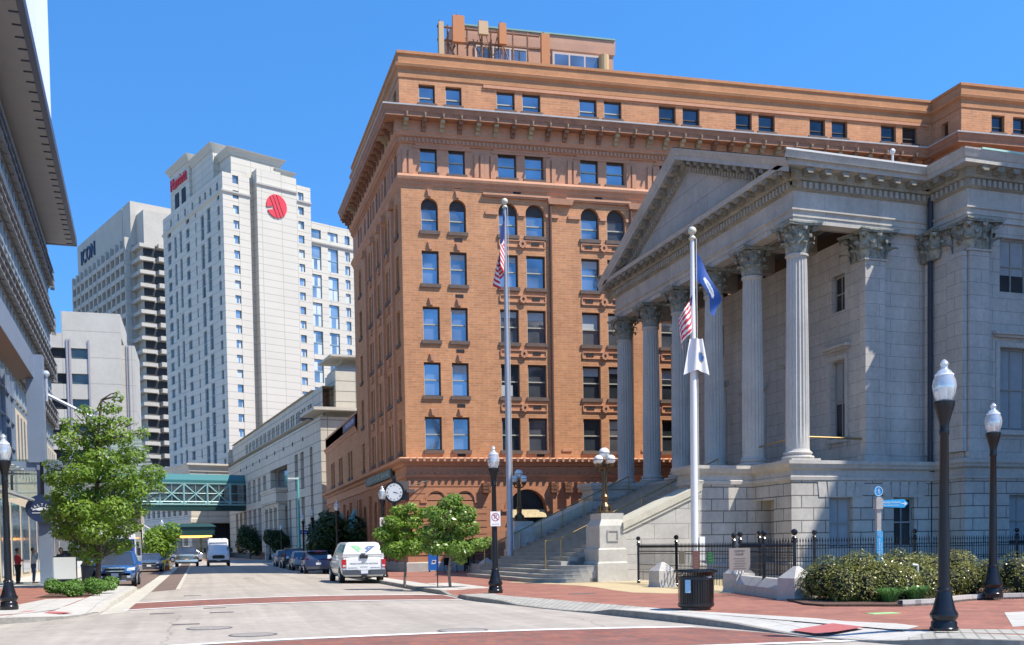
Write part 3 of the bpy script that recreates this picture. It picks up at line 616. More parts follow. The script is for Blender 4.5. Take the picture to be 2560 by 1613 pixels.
# penthouse on the roof
b = MB(FB); b.box(4.9, 16.1, 6.2, 12, 30.2, 35.95); b.sweep([(4.9, 12), (4.9, 6.2), (16.1, 6.2), (16.1, 12)], [(0, 35.3), (.1, 35.4), (.12, 35.9), (.12, 36.35), (-.3, 36.4)])
ph = b.build('penthouse', M('penthouse render', (.50, .27, .17), .8, var=.12, vs=.8, coord='pos'), BRK)
b = MB(FB); b.box(5.0, 16.2, 6.0, 6.2, 36.36, 36.46); b.build('copper_edge', M('green copper', (.22, .35, .28), .7), ph)
for x0, x1 in ((6.4, 9.9), (11.8, 15.1)):
    b = MB(FB); b.box(x0-.1, x1+.1, 6.08, 6.2, 34.2, 35.25); wf = b.build('penthouse_window', M('pale frame', (.55, .42, .34), .7), BRK)
    for i in range(3):
        q = MB(FB); t = (x1-x0)/3; q.quad((x0+t*i+.06, 6.07, 34.3), (x0+t*(i+1)-.06, 6.07, 34.3), (x0+t*(i+1)-.06, 6.07, 35.1), (x0+t*i+.06, 6.07, 35.1)); q.build('pane', m_glassb, wf)
b = MB(FB); b.tube((15.3, 5.9, 30.3), (15.3, 5.9, 35.2), .35, .35, 12); b.build('flue', M('buff flue', (.55, .36, .17), .7), BRK)
# antennas in front of the penthouse
m_ant = M('orange antenna', (.52, .19, .06), .6); m_ant2 = M('tan antenna', (.56, .36, .19), .6)
for x, z0, z1, w_, mt, lb_ in ((4.8, 34.45, 36.15, .8, m_ant, 'widest tall orange antenna panel on the brick roof'), (6.45, 35.1, 35.95, .65, m_ant2, 'short tan antenna panel between two orange ones on the roof'), (7.75, 34.6, 35.95, .5, m_ant, 'narrow orange antenna panel right of the tan one on the roof'), (10.65, 30.6, 35.55, .6, m_ant, 'tall orange antenna panel standing against the middle of the penthouse'), (3.65, 33.2, 35.65, .35, m_ant2, 'slim antenna panel at the left end of the roof frame')):
    b = MB(FB); b.taper(x-w_/2, x+w_/2, 4.3, 4.6, z0, z1, .02); t = b.build('antenna_panel', mt, BRK)
    b = MB(FB); b.tube((x, 4.8, 30.3), (x, 4.8, z1+.3), .05, .05, 6); b.build('mast', m_terrad, t)
b = MB(FB)
for z in (34.75, 35.6): b.tube((3.5, 4.95, z), (10.4, 4.95, z), .07, .07, 6)
for x in (3.6, 4.2, 5.5, 7.1, 8.6, 9.6): b.tube((x, 4.95, 30.3), (x, 4.95, 35.75), .07, .06, 6)
for i in range(34): x = 3.8+rng.random()*4.5; z = 33.6+rng.random()*1.2; b.tube((x, 4.9, z), (x+rng.uniform(-.6, .6), 4.9, z+rng.random()*1.5), .035, .035, 5)
b.build('antenna_frame', m_terrad, BRK)
# ---------------------------------------------------------------- granite customs house
m_ash = BR('granite ashlar', (.47, .44, .395), (.43, .405, .365), (.25, .23, .20), 1.5, .52, .011, var=.14, vs=.5, var2=.12, vs2=5, rough=.85, bump=.15, streak=.16)
m_rust = BR('rusticated granite', (.48, .445, .395), (.44, .41, .365), (.14, .13, .115), 1.15, .5, .022, var=.15, vs=.6, var2=.12, vs2=5, rough=.85, bump=.6, soft=.2, streak=.15)
m_gran = M('carved granite', (.45, .42, .375), .85, var=.2, vs=.6, coord='pos', var2=.14, vs2=6, streak=False)
m_shaft = M('column granite', (.47, .45, .41), .85, var=.14, vs=.7, coord='pos', var2=.08, vs2=8)
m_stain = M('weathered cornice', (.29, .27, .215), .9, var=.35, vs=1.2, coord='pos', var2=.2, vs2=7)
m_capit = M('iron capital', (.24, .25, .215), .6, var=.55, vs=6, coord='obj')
m_lightg = BR('pale stair granite', (.47, .45, .40), (.43, .41, .37), (.22, .21, .19), 1.6, .62, .012, var=.14, vs=.8, var2=.1, vs2=6, rough=.85, bump=.2, off=.37)
m_zinc = M('zinc gutter', (.62, .62, .6), .5, .1)
m_copper = M('pale copper gutter', (.42, .66, .58), .5)
m_oldwin = M('painted window frame', (.30, .29, .27), .7)
m_dimpane = GLASSY('old window glass', (.05, .055, .06), .35, .15, .5, .8)
m_shade = M('drawn blind', (.30, .32, .33), .7, var=.12, vs=2, coord='pos')
FC = Fr((22.77, 38.49, 0), 4, 90)
CUS = thing('customs_house', 'grey granite classical building with a columned portico and pediment', 'building', FC((0, 0, 0)))
VW = 19.9
# podium walls
PF = lambda a, d, z: (d, a, z); PSo = lambda a, d, z: (a, d, z); PWi = lambda a, d, z: (a, d-1.9, z)
b = MB(FC)
BW = [(1.8, 2.95, 1.38, 3.42), (5.0, 6.05, 1.38, 3.42)]
holed(b, PSo, 0, 7.1, .1, 4.2, BW, .45)
WW = [(9.4, 10.6, 1.35, 3.45), (13.2, 14.4, 1.35, 3.45), (17, 18.2, 1.35, 3.45)]
holed(b, PWi, 7.1, 30, .1, 4.2, WW, .45)
b.quad((7.1, 0, .1), (7.1, -1.9, .1), (7.1, -1.9, 4.2), (7.1, 0, 4.2))
holed(b, PF, 0, 3.1, .1, 4.2, [(1.35, 2.85, .15, 3.4)], .7); b.quad((.7, 1.2, .1), (.7, 3, .1), (.7, 3, 3.5), (.7, 1.2, 3.5))
holed(b, PF, 16.8, VW, .1, 4.2, [], .1); b.quad((0, VW, .1), (8, VW, .1), (8, VW, 4.2), (0, VW, 4.2)); b.quad((30, -1.9, .1), (30, 19.6, .1), (30, 19.6, 17), (30, -1.9, 17))
b.box(-2.85, 0, 3.1, 4.7, .1, 4.2); b.box(-2.85, 0, 15.2, 16.8, .1, 4.2)
b.build('podium_wall', m_rust, CUS)
b = MB(FC)
BASE = [(8, VW), (0, VW), (0, 16.8), (-2.85, 16.8), (-2.85, 15.2), (.3, 15.2)], [(.3, 4.7), (-2.85, 4.7), (-2.85, 3.1), (0, 3.1), (0, 0), (7.1, 0), (7.1, -1.9), (30, -1.9)]
for pth in BASE: b.sweep(pth, [(0, 4.1), (.06, 4.12), (.08, 4.26), (.02, 4.3), (.02, 4.52), (.16, 4.6), (.18, 4.68), (.24, 4.76), (.24, 4.9), (-.4, 4.9)])
b.prism([(.2, .2), (7, .2), (7, VW-.2), (.2, VW-.2)], 4.6, 4.893); b.box(-2.7, .4, 3.2, 4.6, 4.4, 4.893); b.box(-2.7, .4, 15.3, 16.7, 4.4, 4.893)
b.build('podium_cornice', m_gran, CUS)
b = MB(FC)
for pth in BASE: b.sweep(pth, [(.16, .1), (.16, .75), (.1, .82), (0, .84)])
b.build('plinth', m_gran, CUS)
# stairs, cheek walls, pedestals
b = MB(FC); RN, TR = .1696, .376
for i in range(28):
    z1 = .15+RN*(i+1); x = -9.87+.36*i if i < 4 else -9.87+1.44+TR*(i-4)
    if i < 4:
        r = 1.9-.1*i; pts = [(-6.6, 2.9+.02*i)]
        pts = [(-7.36, 3.0)]+[(x+r-r*math.sin(t), 3.0+r-r*math.cos(t)) for t in [math.pi/2*k/8 for k in range(9)]]
        pts = pts+[(p[0], 19.9-p[1]) for p in reversed(pts)]
        b.prism(list(reversed(pts)), 0, z1-.035); e = [(p[0]-.02, p[1]) for p in pts]; b.prism(list(reversed(e)), z1-.035, z1)
    else: b.box(x, 1 if i > 26 else x+TR*1.2+.5, 4.55, 15.35, max(0, z1-.6), z1-.035); b.box(x-.02, 1 if i > 26 else x+TR*1.2+.2, 4.55, 15.35, z1-.035, z1)
b.build('stair_flight', M('stair granite', (.33, .315, .28), .85, var=.2, vs=1., coord='pos', var2=.15, vs2=7), CUS)
for v0, nm in ((2.95, 0), (15.35, 1)):
    v1 = v0+1.6; mt = m_lightg
    b = MB(FC)
    pr = [(-6.2, .1), (-2.8, .1), (-2.8, 3.72), (-6.2, 2.25)]
    b.add([(a, v0+.02, z) for a, z in pr]+[(a, v1-.02, z) for a, z in pr], [(0, 1, 2, 3), (7, 6, 5, 4), (3, 2, 6, 7), (0, 3, 7, 4)])
    b.box(-6.25, -2.8, v0-.1, v1+.06, .1, .85)
    cw = b.build('stair_cheek_wall', mt, CUS)
    b = MB(FC); c0 = [(-6.25, 2.27), (-2.6, 3.85), (-2.6, 4.12), (-6.25, 2.55)]
    b.add([(a, v0-.1, z) for a, z in c0]+[(a, v1+.06, z) for a, z in c0], [(0, 1, 2, 3), (7, 6, 5, 4), (3, 2, 6, 7), (0, 3, 7, 4), (0, 4, 5, 1)])
    c0 = [(-6.25, 2.12), (-2.6, 3.70), (-2.6, 3.84), (-6.25, 2.26)]
    b.add([(a, v0-.05, z) for a, z in c0]+[(a, v1+.03, z) for a, z in c0], [(0, 1, 2, 3), (7, 6, 5, 4), (3, 2, 6, 7), (0, 3, 7, 4), (0, 4, 5, 1)])
    b.build('coping', M('pale coping', (.50, .47, .37), .85, var=.15, vs=2, coord='pos'), cw)
    b = MB(FC); b.box(-7.42, -6.08, v0-.12, v1+.12, .1, .9); b.taper(-7.42, -6.08, v0-.12, v1+.12, .9, .97, .06); b.box(-7.36, -6.1, v0-.06, v1+.06, .97, 1.45); b.taper(-7.36, -6.1, v0-.06, v1+.06, 1.45, 1.52, .06)
    b.box(-7.28, -6.1, v0, v1, 1.52, 2.42); b.taper(-7.28, -6.1, v0, v1, 2.42, 2.68, .14, .16); b.box(-7.14, -6.14, v0+.16, v1-.16, 2.68, 2.93)
    pdl = b.build('stair_pedestal', M('pedestal granite', (.46, .44, .385), .85, var=.14, vs=1.2, coord='pos', var2=.1, vs2=7), CUS)
    b = MB(FC); q = ((-6.95, -6.45, 1.78, 1.83), (-6.95, -6.45, 2.2, 2.25), (-6.95, -6.9, 1.83, 2.2), (-6.5, -6.45, 1.83, 2.2))
    for s in q: b.box(s[0], s[1], v0-.035, v0+.01, s[2], s[3])
    b.build('panel_frame', m_gran, pdl)
# columns
def capital_mb(r, h, square=False, n=8):
    B = MB()
    if square: B.taper(-r, r, -r, r, 0, h*.86, -.06)
    else: B.lathe([(r*.98, 0), (r*1.0, h*.5), (r*1.12, h*.78), (r*1.3, h*.88)], (0, 0, 0), 20)
    for row, (z0, z1, k, ph) in enumerate(((.0, .36, 8, 0), (.02, .62, 8, .5), (.3, .86, 8, 0))):
        for i in range(k):
            t = 2*math.pi*(i+ph)/k; c, s_ = math.cos(t), math.sin(t); w_ = r*.42
            q = max(abs(c), abs(s_)) if square else 1.
            prof = [(1.02, z0, .7), (1.07, z0+(z1-z0)*.45, 1.05), (1.13, z0+(z1-z0)*.8, .95), (1.4, z0+(z1-z0)*.98, .85), (1.68, z0+(z1-z0)*.94, .65), (1.66, z0+(z1-z0)*.76, .4)]
            vs = []
            for rd, zz, ww in prof:
                R__ = rd*r/q if square else rd*r
                for e, dr in ((-1, -.05), (0, .04), (1, -.05)): vs.append(((R__+dr*r)*c-e*w_*ww*s_, (R__+dr*r)*s_+e*w_*ww*c, zz*h))
            B.add(vs, [(3*j+x, 3*j+x+1, 3*j+4+x, 3*j+3+x) for j in range(5) for x in (0, 1)])
    for i in range(4):
        t = math.pi/4+math.pi/2*i; c, s_ = math.cos(t), math.sin(t); R2 = r*1.72*(1.05 if square else 1)
        for e in (-1, 1):
            cx, cy = R2*c-e*.10*r*s_, R2*s_+e*.10*r*c
            pts = [(cx+(.20*r*math.cos(a))*c, cy+(.20*r*math.cos(a))*s_, h*.78+.20*r*math.sin(a)) for a in [2*math.pi*k/8 for k in range(9)]]
            B.path(pts, .05*r, 4); B.tube((R2*.72*c, R2*.72*s_, h*.5), (R2*1.02*c, R2*1.02*s_, h*.9), .06*r, .05*r, 4)
    for i in range(4):
        t = math.pi/2*i; c, s_ = math.cos(t), math.sin(t); B.ball((r*1.28*c, r*1.28*s_, h*.92), .13*r, 6)
    ab = []
    for i in range(4):
        for k in range(6):
            u = -1+2*k/6; a = math.pi/2*i; y = 1.45*r+(abs(u)**2)*.28*r; x = u*1.75*r
            ab.append((y*math.cos(a)-x*math.sin(a), y*math.sin(a)+x*math.cos(a)))
    B.prism(ab, h*.88, h*.94); B.prism([(x*1.05, y*1.05) for x, y in ab], h*.94, h)
    return B
HB, ZT, ZB = .42, 14.42, 4.9
HC = 1.18
def shaft_mb():
    B = MB(); NF = 20; seg = 4; n = NF*seg; rows = [(HB, .51), (HB+.08, .475), (1.5, .473), (3.2, .466), (5.6, .44), (7.6, .415), (ZT-ZB-HC-.18, .40), (ZT-ZB-HC-.12, .41)]
    for j, (z, r) in enumerate(rows):
        fl_ = .085 if 1 < j < 7 else .0
        for i in range(n):
            t = 2*math.pi*i/n; d = (0, .75, 1, .75)[i % 4]*fl_*r*1.2
            B.v.append(Vector(((r-d)*math.cos(t), (r-d)*math.sin(t), z)))
    B.f += [(j*n+i, j*n+(i+1) % n, (j+1)*n+(i+1) % n, (j+1)*n+i) for j in range(len(rows)-1) for i in range(n)]
    z = ZT-ZB-HC; B.lathe([(.40, z-.13), (.46, z-.1), (.46, z-.02), (.42, z)], (0, 0, 0), 24)
    return B
col0 = None
for k in range(6):
    at = FC((.75, .72+3.69*k, ZB))
    if k == 0:
        s = shaft_mb().build('column', m_shaft); s.parent = CUS; s.location = at-CUS.location
        c = capital_mb(.42, HC).build('capital', m_capit); c.parent = s; c.location = (0, 0, ZT-ZB-HC); c.data.polygons.foreach_set('use_smooth', [False]*len(c.data.polygons))
        bb = MB(); bb.box(-.66, .66, -.66, .66, 0, .1); bb.lathe([(.64, .1), (.67, .16), (.64, .22), (.57, .23), (.54, .27), (.59, .31), (.59, .36), (.55, .40), (.51, .42)], (0, 0, 0), 28)
        bs = bb.build('column_base', m_gran); bs.parent = s; j = MB()
        col0 = s
    else: dup(col0, loc=at-CUS.location, parent=CUS)
rings = MB(FC)
# rear wall of the portico, antae, side walls, wing
b = MB(FC)
WB = 4.0
bw = []
for k in range(5):
    c = .72+3.69*(k+.5)
    if k != 2: bw += [(c-.55, c+.55, 6.1, 9.45), (c-.5, c+.5, 11.55, 13.1)]
bw += [(9.95-.95, 9.95+.95, 4.9, 8.7)]
holed(b, lambda a, d, z: (WB+d, a, z), .5, VW-.5, 4.9, 14.5, bw, .3)
b.box(3.87, 4.85, .38, .8, 5.25, 13.2); b.quad((4.85, .62, 4.9), (7.1, .62, 4.9), (7.1, .62, 14.5), (4.85, .62, 14.5)); b.box(3.87, 4.85, VW-.8, VW-.38, 5.25, 13.2)
b.quad((4.85, VW-.6, 4.9), (8.1, VW-.6, 4.9), (8.1, VW-.6, 14.5), (4.85, VW-.6, 14.5))
WH = []
for k in range(5): x = 8.85+3.6*k; WH += [(x, x+1.5, 6.1, 9.45), (x, x+1.5, 11.7, 13.9)]
holed(b, PWi, 7.1, 30, 4.9, 14.5, WH, .3)
b.quad((7.1, .7, 4.9), (7.1, -1.9, 4.9), (7.1, -1.9, 14.5), (7.1, .7, 14.5))
b.build('ashlar_wall', m_ash, CUS)
b = MB(FC)
for x in (7.18, 10.75, 14.35, 17.95, 21.55): b.box(x, x+.98, -2.08, -1.86, 5.2, 13.2); b.box(x-.08, x+1.06, -2.16, -1.86, 4.9, 5.2)
b.box(6.9, 7.12, -1.95, -1.0, 5.2, 13.2); b.box(6.98, 7.12, .1, .5, 5.2, 13.2)
b.box(3.75, 4.95, .28, .8, 4.9, 5.25); b.box(3.8, 4.92, .32, .7, 13.2, 13.28); b.box(7.1, 8.26, -2.14, -1.86, 13.2, 13.28)
b.build('pilasters', m_ash, CUS)
cp = capital_mb(.5, 1.16, True)
for (x, y) in ((4.36, .86), (7.67, -1.6), (6.98+.35, .1+.0), (11.24, -1.6), (14.84, -1.6), (18.44, -1.6)):
    at = FC((x, y, 13.28))
    if x == 4.36: pc = cp.build('pilaster_capital', m_capit); pc.parent = CUS; pc.location = at-CUS.location; pc0 = pc
    else: dup(pc0, loc=at-CUS.location, parent=CUS)
# entablature
ZI = [(14.42, 14.42), (15.17, 14.98), (15.86, 15.68), (16.24, 16.05), (16.72, 16.42), (17.0, 16.62), (17.48, 17.0)]
def op(o): return o if o <= .2 else .2+(o-.2)*.66
def Z(z):
    if z <= ZI[0][0]: return z
    for (a, p), (c, q) in zip(ZI, ZI[1:]):
        if z <= c: return p+(q-p)*(z-a)/(c-a)
    return z-17.48+17.0
def zp(prof): return [(op(o), Z(z)) for o, z in prof]
ENT = [(8.1, VW-.35), (.36, VW-.35), (.36, .35), (7.1, .35), (7.1, -2.0), (30, -2.0)]
b = MB(FC); b.sweep(ENT, zp([(-.6, 14.42), (0, 14.42), (0, 14.72), (.04, 14.73), (.04, 15.0), (.12, 15.06), (.12, 15.14), (.0, 15.17), (0, 15.86)]))
b.sweep([(7.1, 1.1), (1.15, 1.1), (1.15, VW-1.1), (7.1, VW-1.1)], zp([(0, 14.42), (0, 15.6)])); b.build('entablature', BR('entablature stone', (.46, .435, .39), (.43, .405, .365), (.28, .26, .23), 2.6, 6, .012, var=.16, vs=.6, var2=.12, vs2=5, bump=.1, streak=.12), CUS)
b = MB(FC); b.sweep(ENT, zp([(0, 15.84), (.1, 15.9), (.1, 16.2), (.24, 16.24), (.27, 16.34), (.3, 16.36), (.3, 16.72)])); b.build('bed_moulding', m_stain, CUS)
b = MB(FC); CO = [(.3, 16.72), (.95, 16.72), (.95, 16.96), (1.0, 17.0)]
b.sweep(ENT[:2], CO+[(1.1, 17.2), (1.14, 17.34), (.4, 17.42), (0, 17.42)]) if False else None
b.sweep(ENT, zp(CO+[(.3, 17.02)])); b.sweep([(-.47, .35), (7.1, .35), (7.1, -2.0), (30, -2.0)], zp([(1.0, 17.0), (1.06, 17.14), (1.15, 17.32), (1.16, 17.4), (.2, 17.46)]))
b.sweep([(9, VW-.35), (-.47, VW-.35)], zp([(1.0, 17.0), (1.06, 17.14), (1.15, 17.32), (1.16, 17.4), (.2, 17.46)])); b.build('cornice', m_gran, CUS)
b = MB(FC); b.sweep([(-.47, .35), (7.1, .35)], zp([(1.165, 17.34), (1.2, 17.36), (1.2, 17.45), (.9, 17.48)])); b.build('zinc_gutter', m_zinc, CUS)
b = MB(FC); b.sweep([(7.1, -2.0), (30, -2.0)], zp([(1.165, 17.34), (1.2, 17.36), (1.2, 17.45), (.9, 17.48)])); b.build('copper_gutter', m_copper, CUS)
dn = MB(FC); md = MB(FC)
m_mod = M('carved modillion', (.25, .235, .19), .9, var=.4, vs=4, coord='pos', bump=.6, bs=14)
def along(path, step, fn):
    for (x0, y0), (x1, y1) in zip(path, path[1:]):
        L = math.hypot(x1-x0, y1-y0); d = ((x1-x0)/L, (y1-y0)/L); nn = (d[1], -d[0]); k = int(L/step)
        for i in range(k):
            t = (i+.5)*L/k; fn(x0+d[0]*t, y0+d[1]*t, d, nn)
def ob(B, x, y, d, nn, w_, o0, o1, z0, z1):
    o0, o1 = op(o0), op(o1)
    B.add([(x+d[0]*a+nn[0]*o, y+d[1]*a+nn[1]*o, z) for z in (Z(z0), Z(z1)) for a, o in ((-w_, o0), (w_, o0), (w_, o1), (-w_, o1))], [(0, 3, 2, 1), (4, 5, 6, 7), (0, 1, 5, 4), (1, 2, 6, 5), (2, 3, 7, 6), (3, 0, 4, 7)])
along(ENT[1:5]+[(22, -2.0)], .27, lambda x, y, d, nn: ob(dn, x, y, d, nn, .075, .1, .22, 15.93, 16.18))
def modil(x, y, d, nn):
    ob(md, x, y, d, nn, .17, .3, .86, 16.5, 16.7); ob(md, x, y, d, nn, .15, .3, .6, 16.38, 16.5); ob(md, x, y, d, nn, .12, .72, .9, 16.42, 16.5); md.sep('modillion', m_mod, CUS)
along(ENT[1:5]+[(22, -2.0)], .78, modil)
# pediment
VM, ZA, ZE = VW/2, 20.6, 16.55; v0r = -.47
def rz_(v, top=0): return ZE+(ZA-ZE)*(1-abs(v-VM)/(VM-v0r))+top
b = MB(FC)
b.add([(.36, .2, 16.6), (.36, VW-.2, 16.6), (.36, VM, ZA-.9)], [(0, 1, 2)]); b.build('tympanum', BR('tympanum stone', (.45, .425, .385), (.41, .39, .355), (.24, .22, .2), 3.2, .85, .014, var=.16, vs=.6, var2=.12, vs2=5, bump=.1), CUS)
b = MB(FC); st = MB(FC)
for sgn in (0, 1):
    vs_ = [v0r, VM] if sgn == 0 else [VM, VW-v0r]
    def rake(B, prof):
        n = len(prof); B.add([(.36-op(o), v, rz_(v)+dz*.8) for v in vs_ for o, dz in prof], [(j, j+1, n+j+1, n+j) for j in range(n-1)])
    rake(b, [(.3, -.62), (.95, -.62), (.95, -.38), (1.0, -.34), (1.06, -.2), (1.15, -.03), (1.16, .04), (-.2, .08)])
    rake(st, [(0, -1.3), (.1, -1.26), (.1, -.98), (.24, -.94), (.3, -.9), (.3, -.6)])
    k = 26
    for i in range(int((VM-.6)/.27)):
        v = .35+.27*i; v = v if sgn == 0 else VW-v; zz = rz_(v)
        if zz-1.0 > 16.63: dn.add([(.36-op(o), v+e, rz_(v+e)+dz*.8) for o in (.1, .22) for e in (-.075, .075) for dz in (-1.25, -1.0)], [(0, 1, 3, 2), (4, 6, 7, 5), (0, 4, 5, 1), (2, 3, 7, 6), (0, 2, 6, 4), (1, 5, 7, 3)])
    for i in range(13):
        v = .3+.76*i; v = v if sgn == 0 else VW-v
        for q in ((.17, .3, .86, -.84, -.64), (.14, .3, .62, -.98, -.84)): md.add([(.36-op(o), v+e, rz_(v+e)+dz*.8) for o in q[1:3] for e in (-q[0], q[0]) for dz in q[3:]], [(0, 1, 3, 2), (4, 6, 7, 5), (0, 4, 5, 1), (2, 3, 7, 6), (0, 2, 6, 4), (1, 5, 7, 3)])
        md.sep('modillion', m_mod, CUS)
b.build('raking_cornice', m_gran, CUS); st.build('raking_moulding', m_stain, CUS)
dn.build('dentil_course', M('dentil granite', (.36, .34, .29), .85, var=.2, vs=2, coord='pos'), CUS)
b = MB(FC)
for s_ in (0, 1):
    e = v0r if s_ == 0 else VW-v0r; b.quad((-.45, VM, ZA+.06), (14, VM, ZA+.06), (14, e, ZE+.06), (-.45, e, ZE+.06))
b.prism([(7.3, -1.6), (30, -1.6), (30, 19.6), (7.3, 19.6)], 16.6, 16.9); b.build('roof', m_roofg, CUS)
b = MB(FC); b.quad((.5, .6, 15.4), (4.2, .6, 15.4), (4.2, VW-.6, 15.4), (.5, VW-.6, 15.4))
for k in range(6): b.box(.9, 4.0, .5+3.69*k, .95+3.69*k, 14.45, 15.45)
b.build('portico_ceiling', M('ceiling stone', (.26, .24, .2), .9, var=.15, vs=1, coord='pos'), CUS)
# windows with frames and hoods
def cwin(P, a0, a1, z0, z1, blind=.0, hood=False, mull=True):
    f = MB(FC); g = MB(FC); dp = .26
    for q in ((a0, a0+.07, z0, z1), (a1-.07, a1, z0, z1), (a0, a1, z1-.08, z1), (a0, a1, z0, z0+.07), (a0+.07, a1-.07, (z0+z1)/2-.03, (z0+z1)/2+.03)): mapbox(f, P, q[0], q[1], dp-.06, dp, q[2], q[3])
    if mull: mapbox(f, P, (a0+a1)/2-.025, (a0+a1)/2+.025, dp-.05, dp, z0, z1)
    fo = f.build('window', m_oldwin, CUS)
    g.quad(P(a0, dp+.01, z0), P(a1, dp+.01, z0), P(a1, dp+.01, z1), P(a0, dp+.01, z1)); g.build('pane', m_dimpane, fo)
    if blind: g = MB(FC); g.quad(P(a0+.03, dp, z1-(z1-z0)*blind), P(a1-.03, dp, z1-(z1-z0)*blind), P(a1-.03, dp, z1), P(a0+.03, dp, z1)); g.build('blind', m_shade, fo)
    if hood is not False:
        h = MB(FC)
        for q in ((a0-.22, a0-.02, z0, z1+.22), (a1+.02, a1+.22, z0, z1+.22), (a0-.02, a1+.02, z1+.02, z1+.22)): mapbox(h, P, q[0], q[1], -.07, .0, q[2], q[3])
        if hood: mapbox(h, P, a0-.3, a1+.3, -.16, 0, z1+.4, z1+.5); mapbox(h, P, a0-.4, a1+.4, -.26, 0, z1+.5, z1+.62)
        mapbox(h, P, a0-.3, a1+.3, -.14, 0, z0-.2, z0-.02)
        for x in (a0-.2, a1+.02): mapbox(h, P, x, x+.18, -.1, 0, z0-.42, z0-.2)
        h.build('window_surround', m_gran, fo)
for q in BW: cwin(PSo, *q, blind=.0 if q[0] > 4 else .95)
for q in WW: cwin(PWi, *q, blind=.9)
for q in WH: cwin(PWi, *q, blind=.66 if q[2] > 11 else .97, hood=q[2] < 11)
for q in bw: cwin(lambda a, d, z: (WB+d, a, z), *q, blind=(.55 if q[2] > 5 and q[2] < 11 else 0), hood=q[2] < 11)
# keystone courses over the podium openings
b = MB(FC)
for a0, a1 in ((1.8, 2.95), (5.0, 6.05)):
    c = (a0+a1)/2
    for k in range(-2, 3): x = c+k*.42; b.add([(x-.19-.02*abs(k)+.0, -.03, 3.44), (x+.19, -.03, 3.44), (x+.2+.05*k, -.03, 4.09), (x-.2+.05*k, -.03, 4.09)], [(0, 1, 2, 3)])
    b.sep('flat_arch', m_gran, CUS)
b = MB(FC); b.tube((6.95, .1, .2), (6.95, .1, 15.9), .11, .11, 10); b.box(6.82, 7.08, -.05, .3, 4.5, 4.95); b.build('downpipe_or_shade', M('dark downpipe', (.03, .032, .045), .5), CUS)
b = MB(FC); b.tube((5.1, .2, 16.8), (5.1, .2, 17.6), .05, .05, 8); b.ball((5.1, .2, 17.65), .12, 8); b.build('roof_vent_pipe', m_zinc, CUS)
b = MB(FC); b.tube((1.15, .9, 5.95), (3.95, .7, 5.9), .045, .045, 8); b.tube((.8, 1.3, 5.9), (.8, 3.9, 5.8), .04, .04, 8); b.lathe([(.12, 0), (.12, .04), (.03, .12)], FC.o and (3.9, .7, 5.84), 8); b.build('brass_bar', m_brass, CUS)
# handrails on the stair
def rail(v, us, nm, drop=False):
    b = MB(FC); pts = []
    for u in us:
        i = max(0, (u+9.87)/.36 if u < -8.43 else 4+(u+8.43)/TR); z = min(4.9, .15+RN*(i+.5)); pts.append((u, v, z+.92)); b.tube((u, v, z-.05), (u, v, z+.92), .03, .03, 6)
    b.path(pts, .035, 6); p = pts[0]; b.path([p, (p[0]-.7, p[1], p[2]-.1), (p[0]-.7, p[1], .3)], .035, 6)
    tag(b.build('handrail', m_brass, origin=FC((us[0], v, .2))), nm, 'handrail', 'brass rails on the granite stair')
rail(14.9, [-8.3, -7.1, -5.9, -4.7, -3.5, -2.2, -.9], 'long brass handrail along the far left side of the granite stair')
rail(5.2, [-8.2, -7.0, -5.8, -4.4, -3.0, -1.6, -.6], 'brass handrail beside the pale stone pedestal on the near side of the stair')
# ---------------------------------------------------------------- hotel tower, office tower, garage block
m_precast = BR('ivory precast', (.56, .515, .43), (.54, .495, .415), (.33, .305, .255), 4.6, 1.45, .06, var=.05, vs=.1, bump=0, off=0, rough=.75, soft=.3)
m_trim = M('ivory trim', (.48, .455, .395), .75)
m_hglass = GLASSY('hotel glass', (.30, .35, .37), .65, .08, .45, .25)
m_hsash = M('blue grey window frame', (.22, .30, .33), .6)
FH = Fr((6.2, 223.3, 0), 27, 109)
HOT = thing('hotel_tower', 'tall ivory hotel tower with a red round emblem on its blank wall', 'building', (6.2, 223.3, 0))
HP = lambda a, d, z: (a, d, z); HL = lambda a, d, z: (d, a, z)
HW_ = []
def hwin(mb, P, wins, dp=.35):
    for q in wins: HW_.append((P, q, dp))
b = MB(FH)
rows = [75.0-2.95*k for k in range(23)]
RW = [(2.2, 3.5, z-.4, z+1.2) for z in rows]
holed(b, HP, 0, 6.0, 10, 76.4, RW, .3); hwin(b, HP, RW)
b.quad((6.0, 0, 10), (6.0, -.0, 76.4), (6.0, 1.2, 76.4), (6.0, 1.2, 10)); b.quad((6, 1.2, 10), (7.2, 1.2, 10), (7.2, 1.2, 78), (6, 1.2, 78)); b.quad((7.2, 1.2, 10), (7.2, -1.0, 10), (7.2, -1.0, 78.2), (7.2, 1.2, 78.2))
b.quad((7.2, -1.0, 10), (16.4, -1.0, 10), (16.4, -1.0, 78.2), (7.2, -1.0, 78.2)); b.quad((16.4, -1, 10), (16.4, .6, 10), (16.4, .6, 78.2), (16.4, -1, 78.2)); b.quad((7.2, -1, 78.2), (16.4, -1, 78.2), (16.4, 4, 78.2), (7.2, 4, 78.2))
R2 = [(17.5, 18.9, z-.4, z+1.2) for z in rows]
PR = lambda a, d, z: (a, d+.6, z)
holed(b, PR, 16.4, 20.6, 10, 77.6, R2, .3); hwin(b, PR, R2); b.quad((20.6, .6, 10), (20.6, 8, 10), (20.6, 8, 77.6), (20.6, .6, 77.6)); b.quad((16.4, .6, 77.6), (20.6, .6, 77.6), (20.6, 10, 77.6), (16.4, 10, 77.6))
